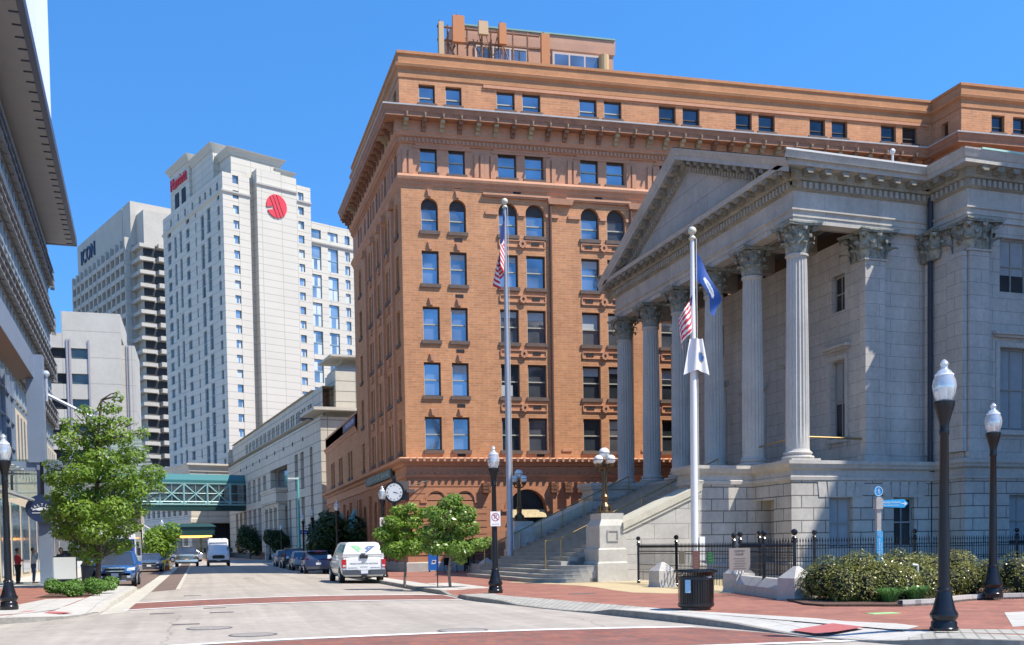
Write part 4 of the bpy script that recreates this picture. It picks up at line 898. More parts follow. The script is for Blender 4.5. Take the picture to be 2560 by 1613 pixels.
# lower right wing: tall two-storey windows
PL_ = lambda a, d, z: (a, d+2.4, z)
R3 = [(21.3, 23.9, 68.0, 69.9), (25.6, 28.2, 68.0, 69.9), (30.0, 31.3, 68, 69.9)]
for k in range(10):
    z = 61.4-6.0*k
    R3 += [(21.3, 23.9, z, z+5.0), (25.6, 28.2, z, z+5.0), (30.0, 31.3, z, z+2.0), (30.0, 31.3, z+3.0, z+5.0), (33, 35.6, z, z+5.0)]
holed(b, PL_, 20.6, 38, 5, 71.4, R3, .35); hwin(b, PL_, R3); b.quad((20.6, 2.4, 71.4), (38, 2.4, 71.4), (38, 14, 71.4), (20.6, 14, 71.4)); b.quad((38, 2.4, 5), (38, 14, 5), (38, 14, 71.4), (38, 2.4, 71.4))
# street face
LH = 37.6; L1 = []
for k, z in enumerate(rows):
    zz = z-.6
    if k == 0:
        L1 += [(a, a+1.1, 73.5, 75.0) for a in (2.5, 6.2, 9.4, 12.6, 17.2, 22, 26.5, 31.5)]; continue
    L1 += [(1.9, 3.2, zz, zz+1.8), (20.0, 22.2, zz, zz+1.9), (32.2, 34.6, zz, zz+1.9), (15.6, 16.4, zz, zz+1.8)]
for k in range(11):
    z = 66.4-5.9*k
    L1 += [(7.2, 9.2, z, z+5.0), (11.0, 13.0, z-.6, z+4.4), (25.0, 26.5, z, z+4.6), (28.6, 30.0, z-.4, z+4.2)]
holed(b, HL, 0, LH, 10, 76.4, L1, .4); hwin(b, HL, L1)
b.quad((0, 0, 76.4), (6.2, 0, 76.4), (20, LH, 76.4), (0, LH, 76.4)); b.quad((0, LH, 10), (20, LH, 10), (20, LH, 76.4), (0, LH, 76.4)); b.quad((20.6, 8, 10), (20.6, LH, 10), (20.6, LH, 76), (20.6, 8, 76))
b.build('tower_wall', m_precast, HOT)
# stepped crown
b = MB(FH)
for (u0, u1, v0, v1, zt) in ((1.2, 9, 22.5, 35.2, 86.6), (1.8, 12, 9.5, 24, 85.0), (3.2, 14.6, 3.0, 12, 82.6), (14, 17.4, 3.6, 12, 80.8)):
    b.box(u0, u1, v0, v1, 74, zt-1.2)
b.build('crown_wall', m_precast, HOT)
b = MB(FH)
for (u0, u1, v0, v1, zt) in ((1.2, 9, 22.5, 35.2, 86.6), (1.8, 12, 9.5, 24, 85.0), (3.2, 14.6, 3.0, 12, 82.6), (14.05, 17.4, 3.65, 12, 80.8)):
    b.sweep([(u0, v0), (u1, v0), (u1, v1), (u0, v1)], [(0, zt-1.3), (.25, zt-1.2), (.35, zt-.8), (.9, zt-.2), (1.0, zt), (-.6, zt)], True); b.quad((u0-.5, v0-.5, zt-.04), (u1+.5, v0-.5, zt-.04), (u1+.5, v1+.5, zt-.04), (u0-.5, v1+.5, zt-.04))
for pth, z in (([(0, LH), (0, 0), (6, 0)], 72.6), ([(6.9, -1.0), (16.4, -1.0)], 75.2), ([(16.4, .6), (20.6, .6)], 74.2), ([(20.6, 2.4), (38, 2.4)], 67.0)):
    b.sweep(pth, [(0, z-.3), (.35, z), (.4, z+.3), (0, z+.45)])
b.build('crown_cornice', m_trim, HOT)
b = MB(FH)
for v in (25, 29.5): b.box(1.05, 1.2, v, v+2.4, 75.2, 80.6)
b.box(1.3, 3.3, 22.35, 22.5, 77, 79.6) if False else b.box(5, 7.2, 22.35, 22.5, 77.4, 80); b.build('louvre', m_dark, HOT)
HW_.sort(key=lambda q: -(q[1][1]-q[1][0])*(q[1][3]-q[1][2])*(.8 if q[0] is HL else 1)); ff = MB(FH); fg = MB(FH); fc = MB(FH)
m_curt = M('pale curtain', (.50, .55, .57), .8)
for i, (P, q, dp) in enumerate(HW_):
    F_, G_, K_ = (MB(FH), MB(FH), MB(FH)) if i < 100 else (ff, fg, fc)
    a0, a1, z0, z1 = q; e = .1; tall = z1-z0 > 3
    for s in ((a0, a0+e, z0, z1), (a1-e, a1, z0, z1), (a0+e, a1-e, z1-e, z1), (a0+e, a1-e, z0, z0+e)): mapbox(F_, P, s[0], s[1], dp-.12, dp, s[2], s[3])
    if tall: mapbox(F_, P, a0+e, a1-e, dp-.1, dp, (z0+z1)/2-.12, (z0+z1)/2+.12)
    G_.quad(P(a0, dp+.01, z0), P(a1, dp+.01, z0), P(a1, dp+.01, z1), P(a0, dp+.01, z1))
    if P is not HL:
        for zz0, zz1 in (((z0+.15, (z0+z1)/2-.15), ((z0+z1)/2+.15, z1-.15)) if tall else ((z0+.12, z1-.12),)):
            wd = (a1-a0)*rng.choice((.18, .24, .3, .42)); sides = rng.choice((1, 2, 3, 3, 0))
            if sides & 1: K_.quad(P(a0+e, dp, zz0), P(a0+e+wd, dp, zz0), P(a0+e+wd, dp, zz1), P(a0+e, dp, zz1))
            if sides & 2: K_.quad(P(a1-e-wd, dp, zz0), P(a1-e, dp, zz0), P(a1-e, dp, zz1), P(a1-e-wd, dp, zz1))
    if i < 100:
        fo = F_.build('window', m_hsash, HOT); G_.build('pane', m_hglass, fo)
        if K_.v: K_.build('curtain', m_curt, fo)
fo = ff.build('small_windows', m_hsash, HOT); fo['kind'] = 'stuff'; fg.build('panes', m_hglass, fo); fc.build('curtains', m_curt, fo)
# emblem and name
m_red = M('sign red', (.62, .035, .05), .5)
b = MB(FH); cx, cz, r = 11.6, 71.6, 2.35
def chunk(f, n=40):
    pts = []
    for i in range(n): pts.append((cx+r*math.cos(2*math.pi*i/n), cz+r*math.sin(2*math.pi*i/n)))
    return pts
def slab(pts, d=.25):
    k = len(pts); b.add([(x, -1.0-d, z) for x, z in pts]+[(x, -1.02, z) for x, z in pts], [tuple(range(k))]+[(i, (i+1) % k, k+(i+1) % k, k+i) for i in range(k)])
def clip(pts, nx, nz, c):
    out = []
    for i in range(len(pts)):
        p, q = pts[i], pts[(i+1) % len(pts)]; dp_, dq = p[0]*nx+p[1]*nz-c, q[0]*nx+q[1]*nz-c
        if dp_ >= 0: out.append(p)
        if dp_*dq < 0: t = dp_/(dp_-dq); out.append((p[0]+(q[0]-p[0])*t, p[1]+(q[1]-p[1])*t))
    return out
circ = chunk(0); nx, nz = math.cos(R_(22)), math.sin(R_(22)); base = cx*nx+cz*nz
for lo, hi in ((.85, 9), (.05, .62), (-.75, -.18)): slab(clip(clip(circ, nx, nz, base+lo), -nx, -nz, -(base+hi)))
left = clip(circ, -nx, -nz, -(base-.98)); slab(clip(left, -.25, 1, -.25*cx+cz+.1)); slab(clip(left, .25, -1, .25*cx-cz+.55))
b.build('emblem', m_red, HOT)
text('Marriott', 'sign_lettering', FH((.95, 29.0, 82.9)), -FH.v, (0, 0, 1), 3.4, m_red, HOT, .15, width=10.5)
# office tower behind
m_conc2 = M('tan concrete', (.44, .40, .34), .85, var=.1, vs=.15, coord='pos', var2=.08, vs2=2)
FI = Fr((-9.38, 325.6, 0), 24, 110)
ICO = thing('office_tower', 'grey concrete office tower with dark letters on its blank top band', 'building', (-9.38, 325.6, 0))
b = MB(FI); b.box(-4.5, 30, 9, 67, 0, 90); b.box(-4.7, 30, 8.6, 16, 89.8, 102.3); b.box(-4.7, 30, 16.4, 65.6, 92, 102.3); b.box(-3.2, 14, 3, 9, 0, 90); b.box(-3.0, 20, 2.2, 9, 88.8, 98.5)
b.build('tower_core', m_conc2, ICO)
b = MB(FI); d = MB(FI)
for k in range(24):
    z = 85.6-3.72*k
    b.box(-6.4, -4.5, 9, 67, z+2.4, z+3.72); b.box(-4.6, -.2, 1.4, 9, z+2.3, z+3.3); b.box(.8, 6, .9, 3, z+2.5, z+3.72)
    d.box(-3.1, 3.5, 2.6, 3.0, z+.1, z+2.2)
for i in range(13): v = 9.2+4.75*i; b.box(-6.4, -4.5, v, v+1.0, 4, 92)
b.build('floor_bands', m_conc2, ICO); d.build('recessed_glazing', m_dark, ICO)
b = MB(FI); b.quad((-4.9, 9, 3), (-4.9, 67, 3), (-4.9, 67, 89), (-4.9, 9, 89)); b.build('window_band', GLASSY('tower glass', (.16, .17, .18), .5, .15, .3, .3), ICO)
text('ICON', 'sign_lettering', FI((-4.9, 52.5, 97.0)), -FI.v, (0, 0, 1), 6.4, M('navy letters', (.03, .045, .085), .5), ICO, .25, width=15.5)
# low concrete block at left
FG = Fr((-18.15, 161.48, 0), 3, 90)
m_gar = BR('pale concrete panel', (.47, .435, .375), (.455, .42, .365), (.31, .29, .255), 9, 3.6, .05, var=.08, vs=.2, var2=.06, vs2=1.5, bump=0, rough=.85, off=0)
GAR = thing('concrete_block', 'pale concrete block with stacked openings between the glass building and the towers', 'building', (-18.15, 161.5, 0))
GP = lambda a, d, z: (a, d, z); b = MB(FG); GH = []
for k in range(9):
    z = 28.55-3.5*k; GH.append((-1.0, 1.05, z, z+1.45)); GH.append((1.75, 3.95, z, z+1.45))
holed(b, GP, -6, 8.3, 0, 32.0, GH, .8); b.quad((.6, 0, 32), (8.3, 0, 32), (8.3, 0, 35), (.6, 0, 35)); b.box(.6, 8.3, .02, 14, 31.9, 34.99); b.box(-6, .6, .02, 14, 31.8, 31.99)
b.box(8.3, 10.05, .7, 14, 0, 30.8); b.quad((8.3, 0, 0), (8.3, 1, 0), (8.3, 1, 32), (8.3, 0, 32)); b.quad((-1, .8, 0), (1.2, .8, 0), (1.2, .8, 31), (-1, .8, 31))
b.build('panel_wall', m_gar, GAR)
b = MB(FG)
for x in (1.25, 1.6, 4.05): b.box(x-.1, x+.12, -.18, 0, 0, 31.2)
for x in (8.9, 9.2): b.box(x, x+.1, .55, .7, 0, 30.8)
b.build('pilaster_strips', M('grey violet trim', (.30, .28, .31), .8), GAR)
m_gg = GLASSY('garage glass', (.12, .18, .20), .6, .15, .3, .4)
for q in GH: b = MB(FG); b.quad((q[0], .5, q[2]), (q[1], .5, q[2]), (q[1], .5, q[3]), (q[0], .5, q[3])); b.build('window', m_gg if q[0] > 0 else m_dark, GAR)
# ---------------------------------------------------------------- precast podium along the street
m_pod = BR('podium precast', (.55, .50, .41), (.53, .48, .395), (.24, .225, .19), 3.4, 1.05, .05, var=.08, vs=.3, var2=.06, vs2=2.5, bump=.2, rough=.8, off=0, soft=.2)
m_podt = M('podium trim', (.52, .475, .39), .8, var=.1, vs=.5, coord='pos')
FP = Fr((12.0, 110.4, 0), 95.8, 5.8)
POD = thing('conference_hall', 'long low cream precast hall with colonnades joined to the skybridge', 'building', (12.0, 110.4, 0))
PP = lambda a, d, z: (a, d, z); b = MB(FP); PH = [(4.3, 5.7, .5, 12.4)]
for k, x in enumerate((9.0, 12.4)): PH += [(x, x+1.9, 8.3, 12.3), (x, x+1.9, .4, 7.4)]
PH += [(19, 31, 8.4, 11.7), (17.2, 18.4, .4, 7.4), (20, 21.6, .4, 7.3), (23.2, 24.8, .4, 7.3), (26.4, 28.0, .4, 7.3), (29.6, 31.0, .4, 7.3)]
for k in range(7): x = 34.5+4.5*k; PH += [(x, x+2.4, 8.3, 11.4), (x, x+2.6, .4, 7.3)]
AT = [(7.6+3.35*k+o, 8.5+3.35*k+o, 16.0, 17.3) for k in range(15) for o in (0, 1.25)]
holed(b, PP, 0, 71.5, 0, 15, PH, .9); b.quad((0, 0, 0), (0, 30, 0), (0, 30, 15), (0, 0, 15))
holed(b, lambda a, d, z: (a, d+.7, z), 2, 71.5, 15, 18.4, AT, .3); b.quad((2, .7, 18.4), (71.5, .7, 18.4), (71.5, 30, 18.4), (2, 30, 18.4)); b.quad((71.5, 0, 0), (71.5, 30, 0), (71.5, 30, 18), (71.5, 0, 18))
b.build('hall_wall', m_pod, POD)
# corner pavilion with balcony
b = MB(FP); PE = lambda a, d, z: (d+1.6, a, z)
holed(b, PE, 2.0, 24, 15, 19.9, [(5.6, 15, 15.3, 18.9)], .9); holed(b, lambda a, d, z: (a, d+2.0, z), 1.6, 6.6, 15, 19.9, [(2.6, 4.6, 15.4, 18.6)], .8)
b.quad((6.6, 2, 15), (6.6, 24, 15), (6.6, 24, 19.9), (6.6, 2, 19.9)); pv = b.build('pavilion_wall', m_pod, POD)
b = MB(FP); b.sweep([(6.6, 2.0), (1.6, 2.0), (1.6, 24)][::-1], [(0, 19.6), (.15, 19.7), (.2, 20.2), (.9, 20.9), (1.05, 21.2), (1.05, 21.5), (0, 21.6)]) if False else b.sweep([(6.6, 24), (6.6, 2.0), (1.6, 2.0), (1.6, 24)], [(0, 19.6), (.15, 19.7), (.2, 20.2), (.9, 20.9), (1.05, 21.2), (1.05, 21.5), (0, 21.55)])
b.prism([(1, 1.4), (7.2, 1.4), (7.2, 24), (1, 24)], 21.3, 21.5)
b.sweep([(6.6, 0), (0, 0), (0, 6.2), (0, 6.3)], [(0, 14.3), (.2, 14.4), (.3, 14.9), (.9, 15.5), (1.0, 15.7), (1.0, 15.95), (0, 16.0)]); b.box(-.8, 6.4, -.8, 6.3, 15.6, 15.9)
b.sweep([(71.5, 0), (6.6, 0)], [(0, 14.4), (.2, 14.5), (.35, 14.9), (.7, 15.15), (.75, 15.4), (.0, 15.5)]); b.sweep([(71.5, .7), (6.6, .7)], [(0, 18.2), (.2, 18.3), (.2, 18.6), (-.2, 18.6)])
b.sweep([(71.5, 0), (0, 0), (0, 24)], [(0, 12.6), (.12, 12.7), (.12, 12.9), (0, 13.0)]) ; b.sweep([(71.5, 0), (6.8, 0)], [(0, 7.4), (.15, 7.5), (.15, 7.9), (0, 8.0)])
b.build('hall_cornice', m_podt, POD)
b = MB(FP); b.box(19.5, 30.6, -1.3, 0, 7.2, 8.9); b.box(19.3, 30.8, -1.4, 0, 8.7, 8.95); b.box(19.8, 30.3, -1.0, 0, 6.7, 7.25)
for x in (20.0, 23.2, 26.4, 29.6): b.box(x-.55, x+.3, -1.1, -.3, .2, 6.9)
b.build('balcony', m_pod, POD)
b = MB(FP)
for k in range(9): x = 9+6*k; b.box(x, x+.35, -.06, .02, 13.4, 13.85)
b.build('wall_vents', m_dark, POD); b = MB(FP); b.box(2.5, 71, -.12, .0, .1, 1.35); b.build('dark_base', M('black stone base', (.02, .022, .022), .6), POD)
for q in PH+AT+[(2.6, 4.6, 15.4, 18.6, 'p')]:
    b = MB(FP); dd = .95 if len(q) == 4 and q[2] < 14 else (1.0 if len(q) == 4 else 2.8)
    b.quad((q[0]-.05, dd, q[2]-.1), (q[0]-.05, dd, q[3]+.1), (q[1]+.05, dd, q[3]+.1), (q[1]+.05, dd, q[2]-.1)); fo = b.build('window', GLASSY('hall glass', (.16, .20, .23), .6, .1, .4, .3) if q[2] < 14 else m_hglass, POD)
b = MB(FP); b.quad((2.5, 5.5, 15.2), (2.5, 15, 15.2), (2.5, 15, 19), (2.5, 5.5, 19)); fo = b.build('balcony_door', m_hglass, POD)
b = MB(FP)
for y in (6.2, 7.9, 9.6, 11.3): b.box(2.38, 2.5, y, y+.14, 15.3, 18.8)
for z in (17.6, 18.7): b.box(2.38, 2.49, 5.7, 14.8, z, z+.14)
b.box(.5, .62, 6.3, 15, 16.9, 17.05); b.box(.5, .62, 6.3, 15, 15.95, 16.05)
for i in range(22): b.box(.53, .58, 6.4+.38*i, 6.46+.38*i, 16, 16.9)
b.build('door_frame', M('pale green metal', (.40, .52, .49), .5), fo)
b = MB(FP); b.box(7.2, 8.6, -.6, .7, 15.5, 16.2); b.build('roof_camera_box', M('dark grey box', (.12, .12, .13), .6), POD)
# wing across the end of the street, behind the skybridge
FW = Fr((-1.2, 183, 0), 19, 109)
WNG = thing('hotel_base_wing', 'low cream wing with rows of columns below the hotel tower', 'building', (-1.2, 183, 0))
b = MB(FW); WH2 = [(1.8+2.9*k, 3.4+2.9*k, 7.6, 9.6) for k in range(11)]; WH3 = [(2.0+2.9*k, 4.0+2.9*k, .4, 5.6) for k in range(11)]
holed(b, lambda a, d, z: (d, a, z), 0, 36, 0, 15.4, WH2+WH3, .7); holed(b, lambda a, d, z: (a, d, z), 0, 12, 0, 15.4, [(3, 7, .4, 6.4)], 1.5)
b.quad((0, 0, 15.4), (12, 0, 15.4), (12, 36, 15.4), (0, 36, 15.4)); b.build('wing_wall', m_pod, WNG)
b = MB(FW); b.sweep([(0, 36), (0, 0), (12, 0)], [(0, 14.5), (.2, 14.6), (.3, 15.2), (.7, 15.6), (.7, 15.9), (-.3, 15.95)]); b.sweep([(0, 36), (0, 0), (12, 0)], [(0, 11.9), (.15, 12), (.15, 12.3), (0, 12.4)]); b.sweep([(0, 36), (0, 0), (12, 0)], [(0, 6.2), (.15, 6.3), (.15, 6.9), (0, 7)]); b.build('wing_cornice', m_podt, WNG)
for q in WH2+WH3: b = MB(FW); b.quad((.6, q[0], q[2]), (.6, q[0], q[3]), (.6, q[1], q[3]), (.6, q[1], q[2])); b.build('window', GLASSY('hall glass', (.1, .1, .1)), WNG)
b = MB(FW); b.quad((3, 1.4, .4), (7, 1.4, .4), (7, 1.4, 6.4), (3, 1.4, 6.4)); b.build('opening', m_dark, WNG)
# entrance canopy
CAN = thing('entrance_canopy', 'dark green entrance canopy with warm lights under its edge at the street end', 'canopy', (-1, 150, 3.3))
m_dgreen = M('dark green metal', (.012, .05, .045), .45, .1); m_teal = M('teal steel', (.045, .17, .17), .45, .2)
b = MB(Fr((-4.6, 150, 0), 2, 100)); b.box(0, 6.6, 0, 10, 3.75, 4.9); b.taper(-.2, 6.8, -.2, 10, 4.9, 5.35, .6); b.build('roof', m_dgreen, CAN)
b = MB(Fr((-4.6, 150, 0), 2, 100)); b.box(.3, 6.2, -.05, 9.5, 3.55, 3.72); b.build('light_strip', M('warm lamps', (.9, .4, .1), .5, emit=(1, .42, .08, 2.2)), CAN)
b = MB(Fr((-4.6, 150, 0), 2, 100))
for x in (.5, 6.0): b.box(x, x+.3, .3, .6, .3, 3.75); b.box(x, x+.3, 8, 8.3, .3, 3.75)
b.build('posts', m_dgreen, CAN)
# skybridge
FS = Fr((6.6, 163, 0), 180+15, 105)
SKB = thing('skybridge', 'teal steel truss footbridge with glass sides crossing the street', 'footbridge', (6.6, 163, 7.6))
b = MB(FS); b.box(-.6, 34, 0, 3.4, 7.5, 8.1); b.box(-.6, 34, .2, 3.2, 8.1, 8.2); b.build('deck', m_dgreen, SKB)
b = MB(FS); b.add([(-.6, -.1, 11.8), (34, -.1, 11.8), (34, .9, 12.7), (-.6, .9, 12.7), (-.6, 3.5, 12.0), (34, 3.5, 12.0)], [(0, 1, 2, 3), (3, 2, 5, 4)]); b.box(-.6, 34, -.1, 3.5, 11.4, 11.79); b.build('roof', m_teal, SKB)
m_tealp = M('pale teal steel', (.24, .42, .40), .45, .1)
b = MB(FS)
for y in (0, 3.4):
    for z in (8.3, 11.3): b.tube((-.5, y, z), (34, y, z), .13, .13, 6)
    b.tube((-.5, y, 9.9), (34, y, 9.9), .05, .05, 5); b.tube((-.5, y, 8.7), (34, y, 8.7), .1, .1, 5)
    for k in range(10):
        x = 2.2+3.35*k; b.tube((x, y, 8.2), (x, y, 11.4), .16, .16, 6); b.tube((x+1.67, y, 8.3), (x+1.67, y, 11.3), .05, .05, 5)
        b.tube((x, y, 8.3), (x+3.35, y, 11.3), .1, .1, 5) if k < 9 else None; b.tube((x, y, 11.3), (x+3.35, y, 8.3), .1, .1, 5) if k < 9 else None
b.build('truss', m_tealp, SKB)
b = MB(FS); b.quad((-.5, .1, 8.2), (34, .1, 8.2), (34, .1, 11.5), (-.5, .1, 11.5)); b.quad((-.5, 3.3, 8.2), (34, 3.3, 8.2), (34, 3.3, 11.5), (-.5, 3.3, 11.5)); b.build('glazing', CLEAR('bridge glass', (.16, .20, .21), .5), SKB)
# ---------------------------------------------------------------- glass building on the left
m_gsteel = M('blue grey steel', (.20, .25, .33), .5, .2, var=.08, vs=1, coord='pos')
m_fin = M('grey sunshade', (.27, .265, .27), .55, .3)
m_soff = M('soffit panel', (.30, .28, .27), .7, var=.06, vs=.8, coord='pos')
m_cw = GLASSY('curtain wall glass', (.36, .46, .48), .7, .09, .4, .45)
m_cwd = GLASSY('lower curtain glass', (.22, .28, .34), .65, .07, .5, .6)
m_beige = M('beige wall', (.60, .50, .36), .8, var=.08, vs=.8, coord='pos')
FL = Fr((-11.2, 82, 0), 92.7, 182.7)
GLB = thing('glass_office_building', 'glass office building with grey sunshade bands and a deep roof overhang', 'building', (-10.5, 82, 0))
# outer faces at v=0 towards the street; u runs away from the viewer
b = MB(FL); b.box(-62, 22, .02, 22, 4.6, 28.6); b.build('curtain_wall', m_cw, GLB)
b = MB(FL)
for k in range(46): u = -62+1.84*k; b.box(u-.04, u+.04, -.06, .02, 11, 28.4)
for z in (11.2, 14.2, 15.6, 18.6, 19.8, 22.8, 24.0, 27.0, 28.2): b.box(-62, 22.05, -.09, .02, z, z+.12)
b.build('mullions', M('silver mullion', (.42, .45, .47), .4, .5), GLB)
b = MB(FL)
for z0 in (26.6, 22.6, 18.4, 14.2):
    b.box(-62, 22.02, -.1, .05, z0-1.55, z0-.1); b.sep('spandrel_band', M('grey spandrel', (.17, .165, .165), .6, var=.1, vs=.6, coord='pos'), GLB)
    for j in range(3): z = z0-.66*j; b.add([(-62, -.5, z-.12), (22.5, -.5, z-.12), (22.5, -.06, z+.04), (-62, -.06, z+.04), (-62, -.5, z-.06), (22.5, -.5, z-.06), (22.5, -.06, z+.1), (-62, -.06, z+.1)], [(0, 3, 2, 1), (4, 5, 6, 7), (0, 1, 5, 4), (1, 2, 6, 5), (2, 3, 7, 6), (3, 0, 4, 7)])
    for k in range(47): u = -61.5+1.84*k; b.add([(u, -.42, z0-1.45), (u, -.08, z0-1.4), (u, -.08, z0+.06), (u, -.42, z0-.08)], [(0, 1, 2, 3)])
    b.sep('sunshade', m_fin, GLB)
b = MB(FL); b.box(-62, 21, -2.15, 3, 28.75, 29.0); b.build('roof_soffit', m_soff, GLB)
b = MB(FL); b.box(-62, 21.05, -2.5, -2.15, 28.72, 29.4); b.box(21.0, 21.4, -2.5, 3, 28.72, 29.4); b.box(-62, 21, -2.4, 22, 29.2, 29.5)
for k in range(58): u = -61+1.43*k; b.box(u, u+.08, -2.15, -1.7, 28.68, 28.75)
b.build('roof_fascia', M('dark fascia', (.06, .065, .10), .5, .2), GLB)
b = MB(); b.box(-30, -11.1, 92, 100, 29.3, 66); b.build('rear_tower', M('white upper wall', (.75, .76, .78), .6), GLB)
# lower glass hall and steel portal
b = MB(FL); b.box(-62, -22, -1.2, 5, 5.6, 10.4); b.build('hall_glass', m_cwd, GLB)
b = MB(FL)
for k in range(20): u = -60+2.0*k; b.box(u-.05, u+.05, -1.32, -1.2, 4.8, 10.4)
for z in (6.9, 8.2, 9.5): b.box(-62, -22, -1.3, -1.2, z, z+.08)
b.build('hall_mullions', m_gsteel, GLB)
b = MB(FL); b.box(-22, 22, -.2, 4, .15, 10.5); b.build('beige_base', m_beige, GLB)
b = MB(FL)
for k in range(8): u = -20+5.2*k; b.box(u, u+4.1, -.26, -.19, .5, 4.6)
for k in range(22): u = -21+1.9*k; b.box(u, u+.5, -.24, -.19, 6.4, 10.2)
b.build('shopfront', m_cwd, GLB)
b = MB(FL); b.box(-62, -25.6, -2.6, -1.75, 10.0, 11.1); b.build('portal_beam', m_gsteel, GLB)
b = MB(FL); b.add([(-62, -2.58, 9.985), (-25.7, -2.58, 9.985), (-25.7, -1.77, 9.985), (-62, -1.77, 9.985)], [(0, 3, 2, 1)]); b.build('beam_soffit', M('brown soffit', (.22, .14, .10), .7), GLB)
b = MB(); b.box(-7.38, -6.82, 55.9, 56.5, .15, 3.0); b.taper(-7.4, -6.84, 55.95, 56.5, 3.0, 6, .03, 0); b.box(-7.72, -6.98, 55.9, 56.7, 6.0, 11.1); b.build('portal_column', m_gsteel, GLB)
b = MB(); b.box(-14, -4.9, 56.0, 56.4, 5.6, 6.05); b.box(-14, -7.7, 50.2, 50.5, 5.9, 6.2); b.build('canopy_beam', m_gsteel, GLB)
b = MB()
b.add([(-14, 56, 6.15), (-4.6, 56, 6.15), (-3.6, 60, 4.6), (-14, 60, 4.4)], [(0, 1, 2, 3)]); b.add([(-13.8, 44, 5.9), (-8.0, 44, 5.7), (-8.0, 56, 5.7), (-13.8, 56, 5.9)], [(0, 1, 2, 3)]); b.build('canopy_glass', CLEAR('canopy glass', (.50, .62, .60), .4), GLB)
b = MB()
for k in range(9): y = 44.5+1.4*k; b.tube((-13.8, y, 5.84), (-7.9, y, 5.64), .045, .045, 5)
for k in range(4): x = -13.8+.1; b.tube((x, 56.5+k, 5.95-.4*k), (-4.4+.2*k, 56.5+k, 5.95-.4*k), .04, .04, 5)
b.tube((-9.8, 50, 5.0), (-7.0, 57, 4.0), .09, .09, 6); b.tube((-7, 57, 5.9), (-3.9, 60.5, 4.3), .07, .07, 6)
b.build('canopy_rafters', M('light steel', (.45, .48, .50), .4, .5), GLB)
b = MB(); b.tube((-7.0, 57, 9.4), (-4.9, 57.5, 8.35), .08, .08, 8); b.tube((-6.9, 56.6, 9), (-6.9, 56.6, 10.2), .06, .06, 6); b.ball((-6.9, 56.6, 10.3), .17, 10); b.ball((-4.75, 57.4, 8.6), .15, 10); b.build('arm_with_globes', M('pale steel', (.55, .60, .68), .35, .4), GLB)
# glass screen with coloured fins hung before the bridge
SCR = thing('glass_screen', 'leaning pale green glass screen of thin fins before the skybridge', 'screen', (-4.2, 101, 4.5))
b = MB(); b.add([(-7.4, 100, 11.6), (-4.8, 100, 11.9), (-2.6, 101.5, 6.4), (-7.4, 101, 6.0)], [(0, 1, 2, 3)]); b.build('glass', CLEAR('green glass', (.50, .68, .64), .4), SCR)
b = MB()
for k in range(16): t = k/16; b.tube((-7.2, 100+t, 11.5-5.2*t), (-4.8+2.2*t, 100.0+1.4*t, 11.6-5.0*t), .035, .035, 4)
b.build('fins', M('pale fins', (.55, .60, .58), .5), SCR)
b = MB(); b.box(-7.5, -7.2, 100, 100.4, .2, 11.6); b.build('post', m_gsteel, SCR)
# oval sign on the column
SG = thing('oval_sign', 'dark blue oval hanging sign with white lettering and a fish on the column', 'sign', (-7.2, 55.7, 3.75))
b = MB(); n = 28
for rad, y0, y1 in ((1., 55.62, 55.86),): b.add([(-7.15+.74*math.cos(2*math.pi*i/n), y, 3.8+.66*math.sin(2*math.pi*i/n)) for y in (y0, y1) for i in range(n)], [tuple(range(n)), tuple(range(2*n-1, n-1, -1))]+[(i, n+i, n+(i+1) % n, (i+1) % n) for i in range(n)])
b.build('panel', M('navy gloss', (.015, .03, .085), .3), SG)
for i, ch in enumerate('SALTINE'):
    a = R_(90-20*(i-3)); text(ch, 'sign_lettering', (-7.15+.47*math.cos(a), 55.6, 3.60+.36*math.sin(a)), (math.sin(a), 0, -math.cos(a)), (math.cos(a), 0, math.sin(a)), .19, M('sign white', (.75, .8, .85), .5), SG)
b = MB(); F = [(-.42, .0), (-.3, .02), (-.1, .09), (.12, .08), (.3, .02), (.38, -.01), (.28, -.05), (.05, -.08), (-.15, -.07), (-.3, -.02), (-.42, -.08)]
b.add([(-7.15+x, 55.6, 3.76+z) for x, z in F], [tuple(range(len(F)))]); b.box(-7.6, -6.72, 55.6, 55.615, 3.57, 3.6); b.build('fish_emblem', M('sign white', (1, 1, 1)), SG)
b = MB(); b.box(-7.2, -7.05, 55.7, 55.8, 4.4, 6.0); b.build('hanger', m_black, SG)
# ---------------------------------------------------------------- street furniture
m_globe = CLEAR('acorn glass', (.86, .87, .88), .55, .12)
m_ribs = M('globe ribs', (.75, .77, .8), .3)
def make_lamp():
    t = thing('street_lamp', '', 'street lamp')
    b = MB(); b.lathe([(.235, 0), (.24, .1), (.215, .13), (.215, .2), (.19, .23), (.235, .3), (.235, .34), (.19, .42), (.14, .62), (.125, .74), (.14, .76), (.12, .8)], (0, 0, 0), 20)
    b.build('lamp_base', m_gloss, t, smooth=40)
    b = MB(); b.lathe([(.10, .78), (.085, 2.2), (.072, 3.42), (.085, 3.44), (.085, 3.5), (.075, 3.52), (.08, 3.62), (.15, 3.86), (.175, 3.94), (.175, 4.0), (.12, 4.02)], (0, 0, 0), 16); b.build('lamp_post', m_black, t, smooth=40)
    b = MB(); b.lathe([(.12, 4.0), (.175, 4.12), (.2, 4.26), (.185, 4.36), (.15, 4.44), (.15, 4.46), (.11, 4.52), (.06, 4.56), (.055, 4.6), (.075, 4.64), (.05, 4.69), (.01, 4.72)], (0, 0, 0), 20); g = b.build('lamp_globe', m_globe, t, smooth=50)
    b = MB(); b.lathe([(.03, 4.0), (.05, 4.1), (.05, 4.28), (.01, 4.32)], (0, 0, 0), 8)
    b.lathe([(.152, 4.43), (.16, 4.45), (.152, 4.47)], (0, 0, 0), 20); b.build('lamp_bulb', m_ribs, g)
    return t
